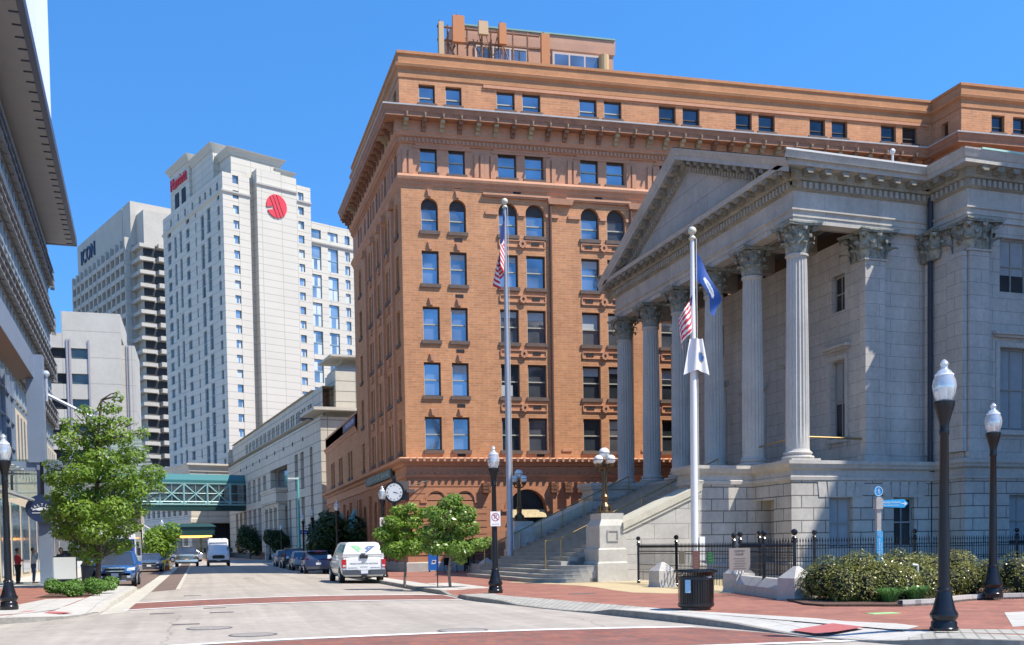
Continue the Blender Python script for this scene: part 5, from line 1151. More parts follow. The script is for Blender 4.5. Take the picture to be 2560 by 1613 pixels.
lamp = make_lamp(); LG = 'black lamp posts with clear acorn globes'
spots = [((-4.98, 31.68, .15), 1, 'black street lamp on the brick pavement before the glass building, at the left edge'), ((9.11, 33.55, .15), 1, 'black street lamp carrying a no parking sign by the setts kerb'), ((11.75, 15.1, .1), .95, 'nearest and tallest looking black street lamp at the right corner kerb'), ((18.6, 22.1, .22), 1, 'black street lamp rising behind the hedge at the right edge'),
    ((9.1, 55.5, .15), 1, 'street lamp beside the hanging clock with two small signs on it'), ((8.88, 73, .2), 1, 'street lamp standing before the teal cafe awning'), ((8.98, 90.5, .27), 1, 'street lamp just right of the thin turquoise mast, the nearer of two there'), ((9.45, 104, .33), 1, 'street lamp close behind the turquoise mast, farther of the pair there'), ((8.9, 125, .41), .88, 'small far street lamp before the colonnade with shrubs below'), ((8.2, 135, .45), .85, 'smallest far street lamp at the colonnade near the skybridge end'),
    ((-3.62, 115, .37), .96, 'far street lamp left of the oncoming pickup under the skybridge'), ((-4.0, 137, .46), .93, 'farther street lamp close behind the one under the skybridge')]
for i, (p, s, l) in enumerate(spots):
    o = lamp if i == 0 else dup(lamp); place(o, p, i*.3, s); o['label'] = l; o['group'] = LG
# signs
m_sgw = M('sign face white', (.72, .71, .70), .5); m_sgr = M('sign ring red', (.40, .03, .06), .5); m_ink = M('sign ink', (.02, .02, .02), .6)
def nopark(x, y, z, w, label, rz=0):
    h = w*1.42; t = thing('parking_sign', label, 'sign', (x, y, z), 'no parking signs on lamp posts')
    ca, sa = math.cos(rz), math.sin(rz); F = lambda p: Vector((x+p[0]*ca-p[1]*sa, y+p[0]*sa+p[1]*ca, z+p[2]))
    b = MB(F); b.box(-w/2, w/2, -.012, 0, 0, h); b.build('plate', m_sgw, t)
    b = MB(F); n = 24; c = h*.62; r = w*.40
    for k in range(n):
        a0, a1 = 2*math.pi*k/n, 2*math.pi*(k+1)/n
        b.quad(*[(q*math.cos(a), -.016, c+q*math.sin(a)) for q, a in ((r, a0), (r, a1), (r*.83, a1), (r*.83, a0))])
    d = r*.06; b.add([(-r*.62-d, -.018, c+r*.62-d), (r*.62-d, -.018, c-r*.62-d), (r*.62+d, -.018, c-r*.62+d), (-r*.62+d, -.018, c+r*.62+d)], [(0, 1, 2, 3)])
    b.box(-w*.3, w*.3, -.016, -.012, h*.13, h*.15); b.add([(-w*.38, -.016, h*.14), (-w*.28, -.016, h*.17), (-w*.28, -.016, h*.11)], [(0, 2, 1)]); b.add([(w*.38, -.016, h*.14), (w*.28, -.016, h*.17), (w*.28, -.016, h*.11)], [(0, 1, 2)])
    b.build('red_marks', m_sgr, t)
    text('P', 'letter', F((0, -.013, c)), (ca, sa, 0), (0, 0, 1), r*1.55, m_ink, t, .002)
nopark(9.11, 33.42, 2.3, .33, 'white no parking sign with a red ring, larger one on the middle lamp post')
nopark(9.1, 55.36, 2.75, .34, 'white no parking sign above the green sign on the lamp by the clock')
t = thing('parking_sign', 'pale green parking notice below the no parking sign on the lamp by the clock', 'sign', (9.1, 55.36, 2.1))
b = MB(); b.box(8.92, 9.26, 55.34, 55.36, 2.0, 2.68); b.build('plate', M('sign green', (.25, .42, .38), .5), t)
text('P', 'letter', (9.0, 55.335, 2.52), (1, 0, 0), (0, 0, 1), .2, m_ink, t, .002)
b = MB(); b.box(8.96, 9.22, 55.335, 55.34, 2.3, 2.33); b.box(8.96, 9.22, 55.335, 55.34, 2.18, 2.21); b.box(8.96, 9.22, 55.335, 55.34, 2.42, 2.45); b.build('print_lines', m_ink, t)
t = thing('street_name_sign', 'blue street name sign on the turquoise mast', 'sign', (9.4, 104.9, 3.3))
b = MB(); b.box(9.25, 10.3, 104.85, 104.9, 3.1, 3.5); b.build('plate', M('street sign blue', (.02, .08, .45), .5), t); text('Atlantic St', 'sign_lettering', (9.78, 104.84, 3.3), (1, 0, 0), (0, 0, 1), .26, m_sgw, t, .003, width=.9)
t = thing('mast_light', 'thin turquoise light mast with a flat lamp head on a short arm', 'street light', (9.15, 105, .3))
b = MB(); b.lathe([(.2, .3), (.2, .5), (.15, .6), (.1, 8.3), (.1, 8.6)], (9.15, 105, 0), 12); b.build('mast', M('turquoise paint', (.12, .50, .48), .45), t); b = MB(); b.box(8.2, 9.2, 104.9, 105.1, 8.35, 8.5); b.build('lamp_head', M('lamp head', (.65, .7, .7), .5), t)
# clock
CF = Fr((11.35, 64.7, 5.0), -12, 78)
t = thing('clock', 'round black bracket clock with roman numerals on the brick building corner', 'clock', (11.35, 64.7, 5.0))
b = MB(CF); n = 32; b.add([(.62*math.cos(2*math.pi*i/n), y, .66*math.sin(2*math.pi*i/n)) for y in (-.22, .22) for i in range(n)], [tuple(range(n)), tuple(range(2*n-1, n-1, -1))]+[(i, n+i, n+(i+1) % n, (i+1) % n) for i in range(n)])
b.box(-.12, .12, -.1, .1, .6, .85); b.taper(-.12, .12, -.12, .12, .82, 1.05, .1); b.box(-.08, .08, -.08, .08, -.95, -.6); b.taper(-.14, .14, -.14, .14, -1.1, -.9, .05); b.build('case', m_black, t)
b = MB(CF); b.add([(.49*math.cos(2*math.pi*i/n), -.226, .53*math.sin(2*math.pi*i/n)) for i in range(n)], [tuple(range(n))]); b.build('dial', M('clock dial', (.72, .76, .76), .5), t)
for i, nm in enumerate(('XII', 'I', 'II', 'III', 'IIII', 'V', 'VI', 'VII', 'VIII', 'IX', 'X', 'XI')):
    a = R_(90-30*i); text(nm, 'numeral', CF((.40*math.cos(a), -.23, .43*math.sin(a))), CF.u*math.sin(a)+Vector((0, 0, -math.cos(a))), CF.u*math.cos(a)+Vector((0, 0, math.sin(a))), .125, m_ink, t, .004)
b = MB(CF)
for ang, ln, wd in ((R_(90-98), .27, .028), (R_(90-110), .40, .02)):
    c, s = math.cos(ang), math.sin(ang); b.add([(-.05*c-wd*s, -.236, -.05*s+wd*c), (ln*c, -.236, ln*s), (-.05*c+wd*s, -.236, -.05*s-wd*c)], [(0, 2, 1)])
b.build('hands', m_ink, t)
b = MB(); b.box(11.5, 12.3, 64.95, 65.25, 4.55, 5.7); b.tube((11.9, 65, 5.3), (13.6, 65.35, 5.75), .03, .03, 5); b.tube((12, 65, 4.4), (13.6, 65.35, 5.7), .02, .02, 5); b.box(12.1, 12.6, 64.7, 65.3, 5.0, 5.2); b.build('bracket', M('clock bracket', (.10, .085, .08), .6), t)
# awnings on the street face of the brick annex
m_awn = M('teal awning', (.035, .17, .19), .55, var=.15, vs=1, coord='pos')
for v, lab in ((21.6, 'teal bell shaped awning lettered CAFE over the street door of the brick annex'), (30.5, 'small teal awning over the farther door of the brick annex')):
    o = FB((0, v+1.5, 3)); t = thing('awning', lab, 'awning', o, 'teal awnings on the brick annex')
    b = MB(FB); rows_ = [(0.05, 5.0, .9), (-.25, 4.4, 1.25), (-.6, 3.8, 1.5), (-1.05, 3.25, 1.65), (-1.35, 2.95, 1.7)]
    for d, z, hw in rows_: b.v += [FB((0.0, v+1.5-hw, z)), FB((d, v+1.5-hw*.8, z)), FB((d, v+1.5+hw*.8, z)), FB((0, v+1.5+hw, z))]
    b.f = [(4*j+i, 4*j+i+1, 4*j+5+i, 4*j+4+i) for j in range(4) for i in range(3)]; b.build('canopy', m_awn, t, smooth=True)
    b = MB(FB); b.box(-1.36, -1.33, v+.15, v+2.85, 2.6, 2.95); b.box(-1.35, 0, v+.12, v+.15, 2.6, 2.95); b.box(-1.35, 0, v+2.85, v+2.88, 2.6, 2.95); b.build('valance', m_awn, t)
    text('CAFE', 'lettering', FB((-.66, v+.105, 2.78)), FB.u, (0, 0, 1), .26, m_sgw, t, .004)
    if v < 25: text('CAFE', 'lettering', FB((-1.37, v+1.5, 2.78)), -FB.v, (0, 0, 1), .28, m_sgw, t, .004)
# mailbox
t = thing('mailbox', 'blue round topped mailbox standing against the brick wall', 'mailbox', (13.6, 64.4, .15))
m_mail = M('mailbox blue', (.015, .13, .48), .4); b = MB(Fr((13.6, 64.4, .15), -8, 82)); arc = [(-.3+.0, .9)]+[(-.3*math.cos(math.pi*i/10), .98+.3*math.sin(math.pi*i/10)) for i in range(11)]; pr = [(-.3, .12)]+arc[1:]+[(.3, .12)]
k = len(pr); b.add([(x, -.3, z) for x, z in pr]+[(x, .3, z) for x, z in pr], [tuple(range(k-1, -1, -1)), tuple(range(k, 2*k))]+[(i, (i+1) % k, k+(i+1) % k, k+i) for i in range(k)])
for x in (-.27, .2):
    for y in (-.27, .2): b.box(x, x+.07, y, y+.07, 0, .13)
b.build('box', m_mail, t)
MF = Fr((13.6, 64.4, .15), -8, 82); b = MB(MF); b.add([(-.14, -.303, .5), (.10, -.303, .5), (.16, -.303, .74), (-.08, -.303, .74)], [(0, 1, 2, 3)]); b.build('white_emblem', m_sgw, t)
b = MB(MF); b.add([(-.10, -.306, .6), (.06, -.306, .57), (.12, -.306, .68), (-.06, -.306, .70)], [(0, 1, 2, 3)]); b.build('eagle_mark', M('emblem navy', (.02, .03, .12), .5), t)
# flagpoles and flags
def pole(x, y, z0, z1, r, col, label, collar=True):
    t = thing('flagpole', label, 'flagpole', (x, y, z0))
    b = MB(); b.lathe([(r*1.7, z0), (r*1.7, z0+.5), (r, z0+.55), (r*.95, z0+(z1-z0)*.5), (r*.5, z1-.15)], (x, y, 0), 14); b.build('pole', col, t, smooth=40)
    b = MB(); b.ball((x, y, z1), r*1.1, 12); b.lathe([(r*.9, z1-.32), (r*.9, z1-.25), (.02, z1-.12)], (x, y, 0), 10); b.build('finial', col if not collar else M('pale finial', (.62, .58, .45), .4), t, smooth=True)
    b = MB(); b.tube((x+r*.9, y-r, z0+1.2), (x+r*.75, y-r*.8, z1-.3), .012, .012, 4); b.build('halyard', M('rope', (.6, .6, .58), .7), t); return t
pole(18.05, 37.5, .15, 13.35, .145, m_white, 'white flagpole with three flags before the stone stairway')
pole(15.0, 52.3, .5, 18.75, .15, M('grey pole', (.42, .44, .48), .4, .3), 'tall grey flagpole with a limp striped flag beside the far stair wall')
b = MB(); b.box(18.18, 18.4, 37.35, 37.6, 1.0, 1.9); tag(b.build('junction_box', m_white, origin=(18.3, 37.5, 1.0)), 'white junction box strapped to the white flagpole foot', 'box')
m_fr, m_fw, m_fb = M('flag red', (.55, .03, .05), .7), M('flag white', (.75, .74, .73), .7), M('flag blue', (.02, .035, .16), .7)
def cloth(pts_fn, nu, nv, mats_fn, name, label, x, y, z):
    """hanging flag: pts_fn(u 0..1 along fly, v 0..1 down) -> world point; stripes become faces of the one cloth"""
    me = bpy.data.meshes.new(name); vs = [tuple(Vector(pts_fn(i/nu, j/nv))-Vector((x, y, z))) for j in range(nv+1) for i in range(nu+1)]
    fs = [(j*(nu+1)+i, j*(nu+1)+i+1, (j+1)*(nu+1)+i+1, (j+1)*(nu+1)+i) for j in range(nv) for i in range(nu)]
    me.from_pydata(vs, [], fs); ml = []
    for p, (j, i) in zip(me.polygons, [(j, i) for j in range(nv) for i in range(nu)]):
        mm = mats_fn((i+.5)/nu, (j+.5)/nv)
        if mm not in ml: ml.append(mm); me.materials.append(mm)
        p.material_index = ml.index(mm); p.use_smooth = True
    o = bpy.data.objects.new(name, me); COL.objects.link(o); o.location = (x, y, z); return tag(o, label, 'flag')
stripes = lambda u, v: m_fb if u < .4 and v < .54 else (m_fr if int(v*13) % 2 == 0 else m_fw)
# limp flag on the grey pole: gathered folds falling from the hoist
def limp(u, v): d = u*1.75; return (15.0-.16+.30*math.sin(u*11+v*2)*(.25+u)*.8-.35*u*v, 52.1+.22*math.cos(u*9)*(.3+u), 18.3-v*2.3*(1-.25*u)-d*1.3)
cloth(limp, 40, 26, stripes, 'flag', 'limp striped flag with stars hanging close against the tall grey pole', 15.0, 52.3, 16)
def vaflag(u, v): return (18.16+(u*.98)*(1-.25*v)+.06*math.sin(u*9+v*3), 37.4-.15*u+.12*math.sin(u*7+v*2), 12.55-v*.95*(1-.35*u)-u*1.75+.1*math.sin(u*6))
m_va = M('flag royal blue', (.012, .07, .30), .6)
def vamat(u, v): d = math.hypot((u-.52)/.16, (v-.55)/.22); return m_fw if .55 < d < 1 else (M('flag seal', (.35, .45, .5), .7) if d <= .55 else m_va)
cloth(vaflag, 34, 28, vamat, 'flag', 'blue flag with a round white seal flying right from the white pole', 18.05, 37.5, 12)
def usflag(u, v): return (17.97-(u*.62)*(1-.1*v)+.05*math.sin(u*8), 37.35-.1*u+.13*math.sin(u*8+v*2), 10.95-v*1.1-u*.95+.05*math.sin(v*5))
cloth(usflag, 24, 26, lambda u, v: m_fb if u < .12 and v < .5 else (m_fr if int(v*11+u*1.5) % 2 == 0 else m_fw), 'flag', 'red and white striped flag hanging left of the white pole', 18.05, 37.5, 10)
def whflag(u, v): q = (u-.5)*1.1; return (18.08+q*(.5+.5*v)*.95, 37.3-.12*math.cos(q*3)+.07*math.sin(u*12), 9.3-v*1.15-abs(q)*.35*v+.0)
def whmat(u, v): d = math.hypot((u-.68)/.15, (v-.55)/.17); return M('seal blue', (.05, .14, .38), .6) if d < .8 else (M('seal gold', (.45, .35, .2), .6) if d < 1 else m_fw)
cloth(whflag, 26, 26, whmat, 'flag', 'white flag with a blue round seal, lowest on the white pole', 18.05, 37.5, 8)
# candelabra on the stair pedestals
m_opal = M('opal globe', (.74, .75, .74), .25); m_bronze = M('aged bronze', (.13, .085, .045), .4, .75)
for i, (u, v, l) in enumerate(((-6.72, 3.75, 'bronze four globe lamp standing on the near pale pedestal of the stair'), (-6.72, 16.15, 'bronze four globe lamp on the far shaded pedestal of the stair'))):
    if i == 0:
        p = FC((u, v, 2.93)); cn = thing('candelabra', l, 'lamp', p, 'bronze globe lamps on the stair pedestals'); b = MB()
        b.lathe([(.34, 0), (.34, .08), (.26, .12), (.22, .3), (.12, .45), (.14, .62), (.17, .7), (.12, .78), (.085, .9), (.075, 1.75), (.1, 1.8), (.12, 1.9), (.06, 2.0), (.06, 2.15)], (0, 0, 0), 14)
        for k in range(4):
            a = math.pi/2*k+.5; c, s = math.cos(a), math.sin(a); b.tube((.12*c, .12*s, .75), (.085*c, .085*s, 1.8), .03, .03, 6); b.path([(.08*c, .08*s, 1.75), (.3*c, .3*s, 1.8), (.36*c, .36*s, 1.95)], .03, 6); b.taper(.36*c-.09, .36*c+.09, .36*s-.09, .36*s+.09, 1.93, 2.03, -.02); b.tube((.3*c, .3*s, .04), (.3*c, .3*s, .32), .05, .04, 8)
        s_ = b.build('stem', m_bronze); s_.parent = cn
        for k in range(5):
            a = math.pi/2*k+.5; q = (.36*math.cos(a), .36*math.sin(a), 2.2) if k < 4 else (0, 0, 2.48); r = .19 if k < 4 else .23
            b = MB(); b.ball(q, r, 16); g = b.build('globe', m_opal, smooth=True); g.parent = cn
            b = MB(); b.path([(q[0]+(r+.01)*math.cos(x), q[1]+(r+.01)*math.sin(x), q[2]) for x in [2*math.pi*j/14 for j in range(15)]], .012, 4); b.lathe([(.02, r), (.03, r+.03), (.01, r+.07)], q, 6); bb = b.build('band', m_black); bb.parent = g
    else: dup(cn, loc=FC((u, v, 2.93)), label=l)
# iron fence, gate, stone piers and low walls around the customs house
def picket(mb, p0, p1, z0, z1, step=.115):
    p0 = Vector(p0); p1 = Vector(p1); L = (p1-p0).length; n = int(L/step)
    for i in range(n+1):
        p = p0.lerp(p1, i/n); mb.tube((p.x, p.y, z0), (p.x, p.y, z1), .011, .011, 4, False); mb.lathe([(.004, z1-.02), (.03, z1+.05), (.02, z1+.09), (.004, z1+.17)], (p.x, p.y, 0), 4); mb.ball((p.x, p.y, z1-.12), .026, 4)
    for z in (z0+.3, z1-.2, z1-.62):
        if z > z0: mb.tube((p0.x, p0.y, z), (p1.x, p1.y, z), .018, .018, 4)
def posts(mb, p, z0, h, r=.05): mb.lathe([(r*1.3, z0), (r*1.3, z0+.1), (r, z0+.12), (r, z0+h-.28), (r*1.5, z0+h-.26), (r, z0+h-.2), (r*1.5, z0+h-.15), (r*.8, z0+h-.1)], (p[0], p[1], 0), 10); mb.ball((p[0], p[1], z0+h), r*1.75, 10)
def fence(pts, z0, z1, label, ph=1.72, name='iron_fence'):
    t = thing(name, label, 'fence', (pts[0][0], pts[0][1], .15), 'black iron fence runs with ball topped posts')
    for a, c in zip(pts, pts[1:]): b = MB(); picket(b, (*a, 0), (*c, 0), z0, z1); b.build('picket_panel', m_black, t)
    for a in pts: b = MB(); posts(b, a, .15, ph); b.build('fence_post', m_gloss, t)
fence([(15.9, 34.5), (15.75, 30.0)], .3, 1.5, 'black iron gate panel with spikes behind the trash can and before the flagpole', 1.72, 'iron_gate')
fence([(15.75, 29.6), (15.1, 27.0), (14.75, 24.8)], .75, 1.5, 'low black railing on the short stone wall behind the beige plaque', 1.75)
fence([(15.9, 34.5), (16.2, 38.6)], .3, 1.5, 'black iron fence run from the gate back to the stair wall')
fence([(17.4, 31.4), (19.6, 31.7), (24, 32.4), (29, 33.2), (34, 34)], .3, 1.62, 'long black spiked iron fence behind the clipped hedge', 1.8)
fence([(15.6, 62.3), (15.7, 65.0)], .3, 1.5, 'short black iron fence before the brick wall beyond the far stair side', 1.72)
fence([(15.6, 58.6), (15.6, 62.3)], .55, 1.45, 'black iron railing on the low stone wall beyond the far stair side', 1.72)
def pier(x, y, label, w=.34):
    b = MB(Fr((x, y, 0), 8, 98)); b.taper(-w*1.1, w*1.1, -w*1.1, w*1.1, .1, .3, .04); b.box(-w, w, -w, w, .3, .72); b.taper(-w, w, -w, w, .72, 1.02, w*.85); tag(b.build('stone_pier', m_lightp, origin=(x, y, .15)), label, 'pier', 'pyramid topped stone piers')
m_lightp = M('pale pier stone', (.43, .41, .375), .85, var=.18, vs=2, coord='pos', var2=.1, vs2=9)
pier(15.45, 34.7, 'pointed stone pier at the stair end of the gate, left of the trash can'); pier(15.65, 29.5, 'pointed stone pier left of the beige plaque'); pier(14.75, 24.7, 'pointed stone pier touching the round hedge end'); pier(15.4, 58.5, 'pointed stone pier beyond the far side of the stair')
for a, c, l in (((15.65, 29.2), (14.8, 25.0), 'low sloped pale stone wall between two pointed piers under the plaque'), ((15.4, 58.8), (15.4, 62.2), 'low stone wall beyond the far side of the stair')):
    d = (Vector((*c, 0))-Vector((*a, 0))); L = d.length; an = math.degrees(math.atan2(d.y, d.x)); b = MB(Fr((*a, 0), an, an+90)); b.add([(q, y, z) for q in (0, L) for y, z in ((-.3, .1), (-.3, .42), (-.1, .66), (.16, .66), (.16, .1))], [(0, 1, 2, 3, 4), (9, 8, 7, 6, 5)]+[(i, 5+i, 5+(i+1) % 5, (i+1) % 5) for i in range(5)]); tag(b.build('low_stone_wall', m_lightp, origin=(*a, .15)), l, 'wall', 'low stone walls between piers')
# plaque on the railing, little notices on the gate
m_plq = M('plaque stone', (.42, .35, .275), .8, var=.06, vs=3, coord='pos')
QF = Fr((14.95, 27.35, 0), -68, 22); t = thing('plaque', 'square beige information plaque fixed on the low railing', 'sign', (14.95, 27.35, .9))
QF = Fr((14.25, 27.45, 0), -20, 70)
b = MB(QF); b.box(0, .58, -.1, -.05, .87, 1.5); b.build('panel', m_plq, t)
for i, (s, h) in enumerate((('CUSTOM', .07), ('HOUSE', .07))): text(s, 'lettering', QF((.29, -.104, 1.42-.09*i)), QF.u, (0, 0, 1), h, M('plaque ink', (.20, .16, .13), .8), t, .002)
b = MB(QF)
for i in range(5): b.box(.12+.03*(i % 2), .46-.03*(i % 2), -.104, -.1, 1.2-.07*i, 1.215-.07*i)
b.build('text_lines', M('plaque ink', (.2, .16, .13)), t)
for x, y, z0, z1, w_, col, l in ((15.82, 33.75, .95, 1.4, .26, (.35, .30, .2), 'small tan notice with a dark figure on the gate left of the flagpole'), (15.8, 32.6, .8, 1.4, .3, (.38, .18, .14), 'small reddish brown notice on the gate below the flagpole'), (15.78, 31.55, 1.0, 1.36, .24, (.04, .30, .09), 'small green notice on the gate right of the flagpole')):
    t = thing('notice', l, 'sign', (x, y, z0), 'small notices on the iron gate'); F = Fr((x-.05, y, 0), -70, 20); b = MB(F); b.box(-w_/2, w_/2, -.02, 0, z0, z1); b.build('plate', M('notice '+l[6:14], col, .6), t)
    b = MB(F)
    for k in range(4): b.box(-w_*.3, w_*.3, -.023, -.02, z0+.08+.09*k, z0+.1+.09*k)
    b.build('print_lines', m_plq, t)
# trash can
t = thing('trash_can', 'black slatted metal trash can with a pale blue sticker on the kerb', 'trash can', (10.75, 22.3, .15)); TX, TY = 10.75, 22.3
b = MB(); n = 44
for i in range(n):
    a = 2*math.pi*i/n; c, s = math.cos(a), math.sin(a); x, y = TX+.395*c, TY+.395*s
    b.add([(x-.02*s, y+.02*c, .24), (x+.02*s, y-.02*c, .24), (x+.02*s+.012*c, y-.02*c+.012*s, .92), (x-.02*s+.012*c, y+.02*c+.012*s, .92), (x-.02*s+.07*c, y+.02*c+.07*s, 1.02), (x+.02*s+.07*c, y-.02*c+.07*s, 1.02)], [(0, 1, 2, 3), (3, 2, 5, 4)])
b.build('slats', m_gloss, t)
b = MB(); b.lathe([(.39, .22), (.41, .24), (.41, .3), (.39, .31), (.385, .31), (.385, .22)], (TX, TY, 0), 32); b.lathe([(.40, .82), (.415, .83), (.415, .9), (.40, .91)], (TX, TY, 0), 32); b.lathe([(.45, 1.0), (.49, 1.0), (.5, 1.03), (.49, 1.06), (.45, 1.06), (.44, 1.03), (.45, 1.0)], (TX, TY, 0), 32); b.lathe([(.33, .15), (.33, .2), (.37, .23)], (TX, TY, 0), 24); b.build('rims', m_gloss, t, smooth=40)
b = MB(); b.lathe([(.36, .2), (.36, .9), (.32, .92)], (TX, TY, 0), 28); b.build('liner', m_black, t, smooth=40)
CF2 = Fr((TX, TY, 0), -YAW/math.pi*180-6, 90-YAW/math.pi*180-6)
b = MB(CF2); b.add([(.17*k-.27, -.415+.06*k*k*0+(.09 if k == 0 else .055), z) for k in (0, 1) for z in (.55, .84)], [(0, 2, 3, 1)]); b = MB(CF2); b.box(-.26, -.14, -.40, -.33, .55, .84); b.build('sticker', M('blue sticker', (.28, .47, .60), .5), t)
text('Trash', 'label', CF2((.25, -.345, .9)), CF2.u, (0, 0, 1), .07, m_sgw, t, .003)
# wayfinding post
t = thing('wayfinding_post', 'slim wooden waymark post with round blue walker sign and arrow board', 'sign post', (16.1, 23.15, .2)); WX, WY = 16.1, 23.15
m_wood = M('weathered post', (.40, .37, .33), .8, var=.15, vs=6, coord='pos'); m_blue = M('sign blue', (.02, .32, .60), .45)
WF = Fr((WX, WY, 0), -YAW/math.pi*180+6, 90-YAW/math.pi*180+6)
b = MB(WF); b.box(-.055, .055, -.055, .055, .15, 2.72); b.box(-.085, .085, -.085, .085, 2.42, 2.68); b.build('post', m_wood, t)
b = MB(WF); b.add([(.11*math.cos(2*math.pi*i/24), -.02, 2.86+.125*math.sin(2*math.pi*i/24)) for i in range(24)]+[(.11*math.cos(2*math.pi*i/24), .02, 2.86+.125*math.sin(2*math.pi*i/24)) for i in range(24)], [tuple(range(24)), tuple(range(47, 23, -1))]+[(i, 24+i, 24+(i+1) % 24, (i+1) % 24) for i in range(24)]); dsk = b.build('disc_sign', m_blue, t)
def walker(F, cx, cz, s, par):
    b = MB(F); y = -.03
    b.path([(cx+s*math.cos(2*math.pi*i/20), y, cz+s*1.1*math.sin(2*math.pi*i/20)) for i in range(21)], s*.07, 4)
    b.ball((cx, y, cz+s*.5), s*.14, 6)
    for p, q in (((0, .33), (-.02, -.1)), ((-.02, -.1), (-.22, -.6)), ((-.02, -.1), (.2, -.6)), ((0, .3), (-.25, 0)), ((0, .3), (.25, .02))): b.tube((cx+s*p[0], y, cz+s*p[1]), (cx+s*q[0], y, cz+s*q[1]), s*.09, s*.07, 5)
    b.build('walker_symbol', m_sgw, par)
walker(WF, 0, 2.86, .1, dsk)
b = MB(WF); b.add([(x, y, z) for y in (-.03, .0) for x, z in ((.085, 2.47), (.66, 2.45), (.76, 2.555), (.66, 2.66), (.085, 2.64))], [(0, 1, 2, 3, 4), (9, 8, 7, 6, 5)]+[(i, 5+i, 5+(i+1) % 5, (i+1) % 5) for i in range(5)]); ab = b.build('arrow_board', m_blue, t)
text('Granby Connector', 'sign_lettering', WF((.34, -.032, 2.585)), WF.u, (0, 0, 1), .075, m_sgw, ab, .002, width=.46); text('Waterside & the Riverfront', 'sign_lettering', WF((.32, -.032, 2.51)), WF.u, (0, 0, 1), .04, m_sgw, ab, .002, width=.40)
b = MB(WF); b.box(.58, .68, -.034, -.03, 2.54, 2.56); b.add([(.73, -.034, 2.55), (.66, -.034, 2.6), (.66, -.034, 2.5)], [(0, 1, 2)]); b.build('arrow', m_sgw, ab)
b = MB(WF); b.box(-.07, .09, -.075, -.056, 1.1, 1.88); vb = b.build('vertical_panel', m_blue, t); walker(Fr(WF((0, -.05, 0)), -YAW/math.pi*180+6, 90-YAW/math.pi*180+6), .01, 1.79, .05, vb)
text('Granby Connector', 'sign_lettering', WF((-.01, -.078, 1.45)), (0, 0, 1), -WF.u, .075, m_sgw, vb, .002, width=.52); text('Shops and Park', 'sign_lettering', WF((.05, -.078, 1.4)), (0, 0, 1), -WF.u, .04, m_sgw, vb, .002, width=.4)
b = MB(); b.tube((17.0, 22.9, .2), (17.05, 22.9, 1.02), .035, .035, 8); b.tube((17.05, 22.9, 1.02), (16.85, 22.85, 1.04), .03, .03, 8); tag(b.build('vent_pipe', M('pale pipe', (.58, .62, .57), .5), origin=(17, 22.9, .2)), 'short pale bent pipe sticking out of the hedge', 'pipe')
# screen board and bin by the column
t = thing('menu_board', 'blank white board in a black frame on the pavement beside the column', 'board', (-6.35, 56.4, .2))
b = MB(Fr((-6.35, 56.4, 0), 2, 92)); b.box(-.58, .58, 0, .06, .32, 1.52); b.box(-.62, .62, -.22, .28, .15, .24); b.box(-.35, .35, -.02, .08, .2, .4); b.build('frame', m_black, t); b = MB(Fr((-6.35, 56.4, 0), 2, 92)); b.box(-.53, .53, -.015, .01, .38, 1.46); b.build('panel', M('board white', (.62, .64, .63), .4), t)
t = thing('litter_bin', 'dark navy litter bin behind the leafy tree trunk', 'bin', (-5.2, 56.6, .15)); b = MB(); b.lathe([(.36, .15), (.4, .3), (.42, 1.0)], (-5.2, 56.6, 0), 16); b.build('drum', M('bin navy', (.015, .022, .04), .5), t, smooth=40); b = MB(); b.lathe([(.44, 1.0), (.44, 1.06), (.3, 1.25), (.05, 1.3)], (-5.2, 56.6, 0), 16); b.build('lid', M('bin navy', (0, 0, 0)), t, smooth=40)
t = thing('display_case', 'slim pale pedestal between the column and the white board', 'pedestal', (-7.0+.3, 57.4, .15)); b = MB(); b.box(-6.78, -6.58, 57.3, 57.5, .15, 1.35); b.build('stand', M('pale metal', (.45, .47, .47), .5), t); b = MB(); b.taper(-6.85, -6.5, 57.25, 57.55, 1.35, 1.42, .03); b.build('top', m_steel, t)
# cone, barrel, gantry far up the street
t = thing('traffic_cone', 'orange traffic cone left of the oncoming pickup', 'cone', (-2.55, 90, .13)); b = MB(); b.box(-2.8, -2.3, 89.75, 90.25, .12, .17); b.lathe([(.2, .17), (.05, .95), (.03, .97)], (-2.55, 90, 0), 12); b.build('cone_body', M('cone orange', (.75, .10, .02), .5), t); b = MB(); b.lathe([(.135, .5), (.1, .7)], (-2.55, 90, 0), 12); b.build('white_band', m_sgw, t)
b = MB(); b.box(-3.3, -2.3, 93, 93.4, .13, .2); b.taper(-3.2, -2.4, 93.05, 93.35, .2, 1.0, .08); tag(b.build('yellow_barrier', M('barrier yellow', (.65, .55, .03), .5), origin=(-2.8, 93.2, .14)), 'yellow barrier beside the orange cone', 'barrier')
t = thing('truss_arm', 'white triangular truss arm on a dark post left of the entrance canopy', 'truss', (-5.4, 112, .35)); b = MB()
P = [(-5.4, 112, 2.9), (-4.0, 112, 2.9), (-5.4, 112, 3.5), (-4.0, 112, 3.5), (-5.4, 112, 4.4)]
for i, j in ((0, 1), (2, 3), (1, 3), (0, 2), (2, 4), (4, 3)): b.tube(P[i], P[j], .06, .06, 5)
for k in range(2): x = -5.4+.7*k; b.tube((x, 112, 2.9), (x+.35, 112, 3.5), .04, .04, 4); b.tube((x+.35, 112, 3.5), (x+.7, 112, 2.9), .04, .04, 4)
b.build('truss', M('truss white', (.65, .65, .64), .5), t); b = MB(); b.box(-5.65, -5.4, 111.8, 112.2, .3, 4.4); b.build('post', m_black, t)
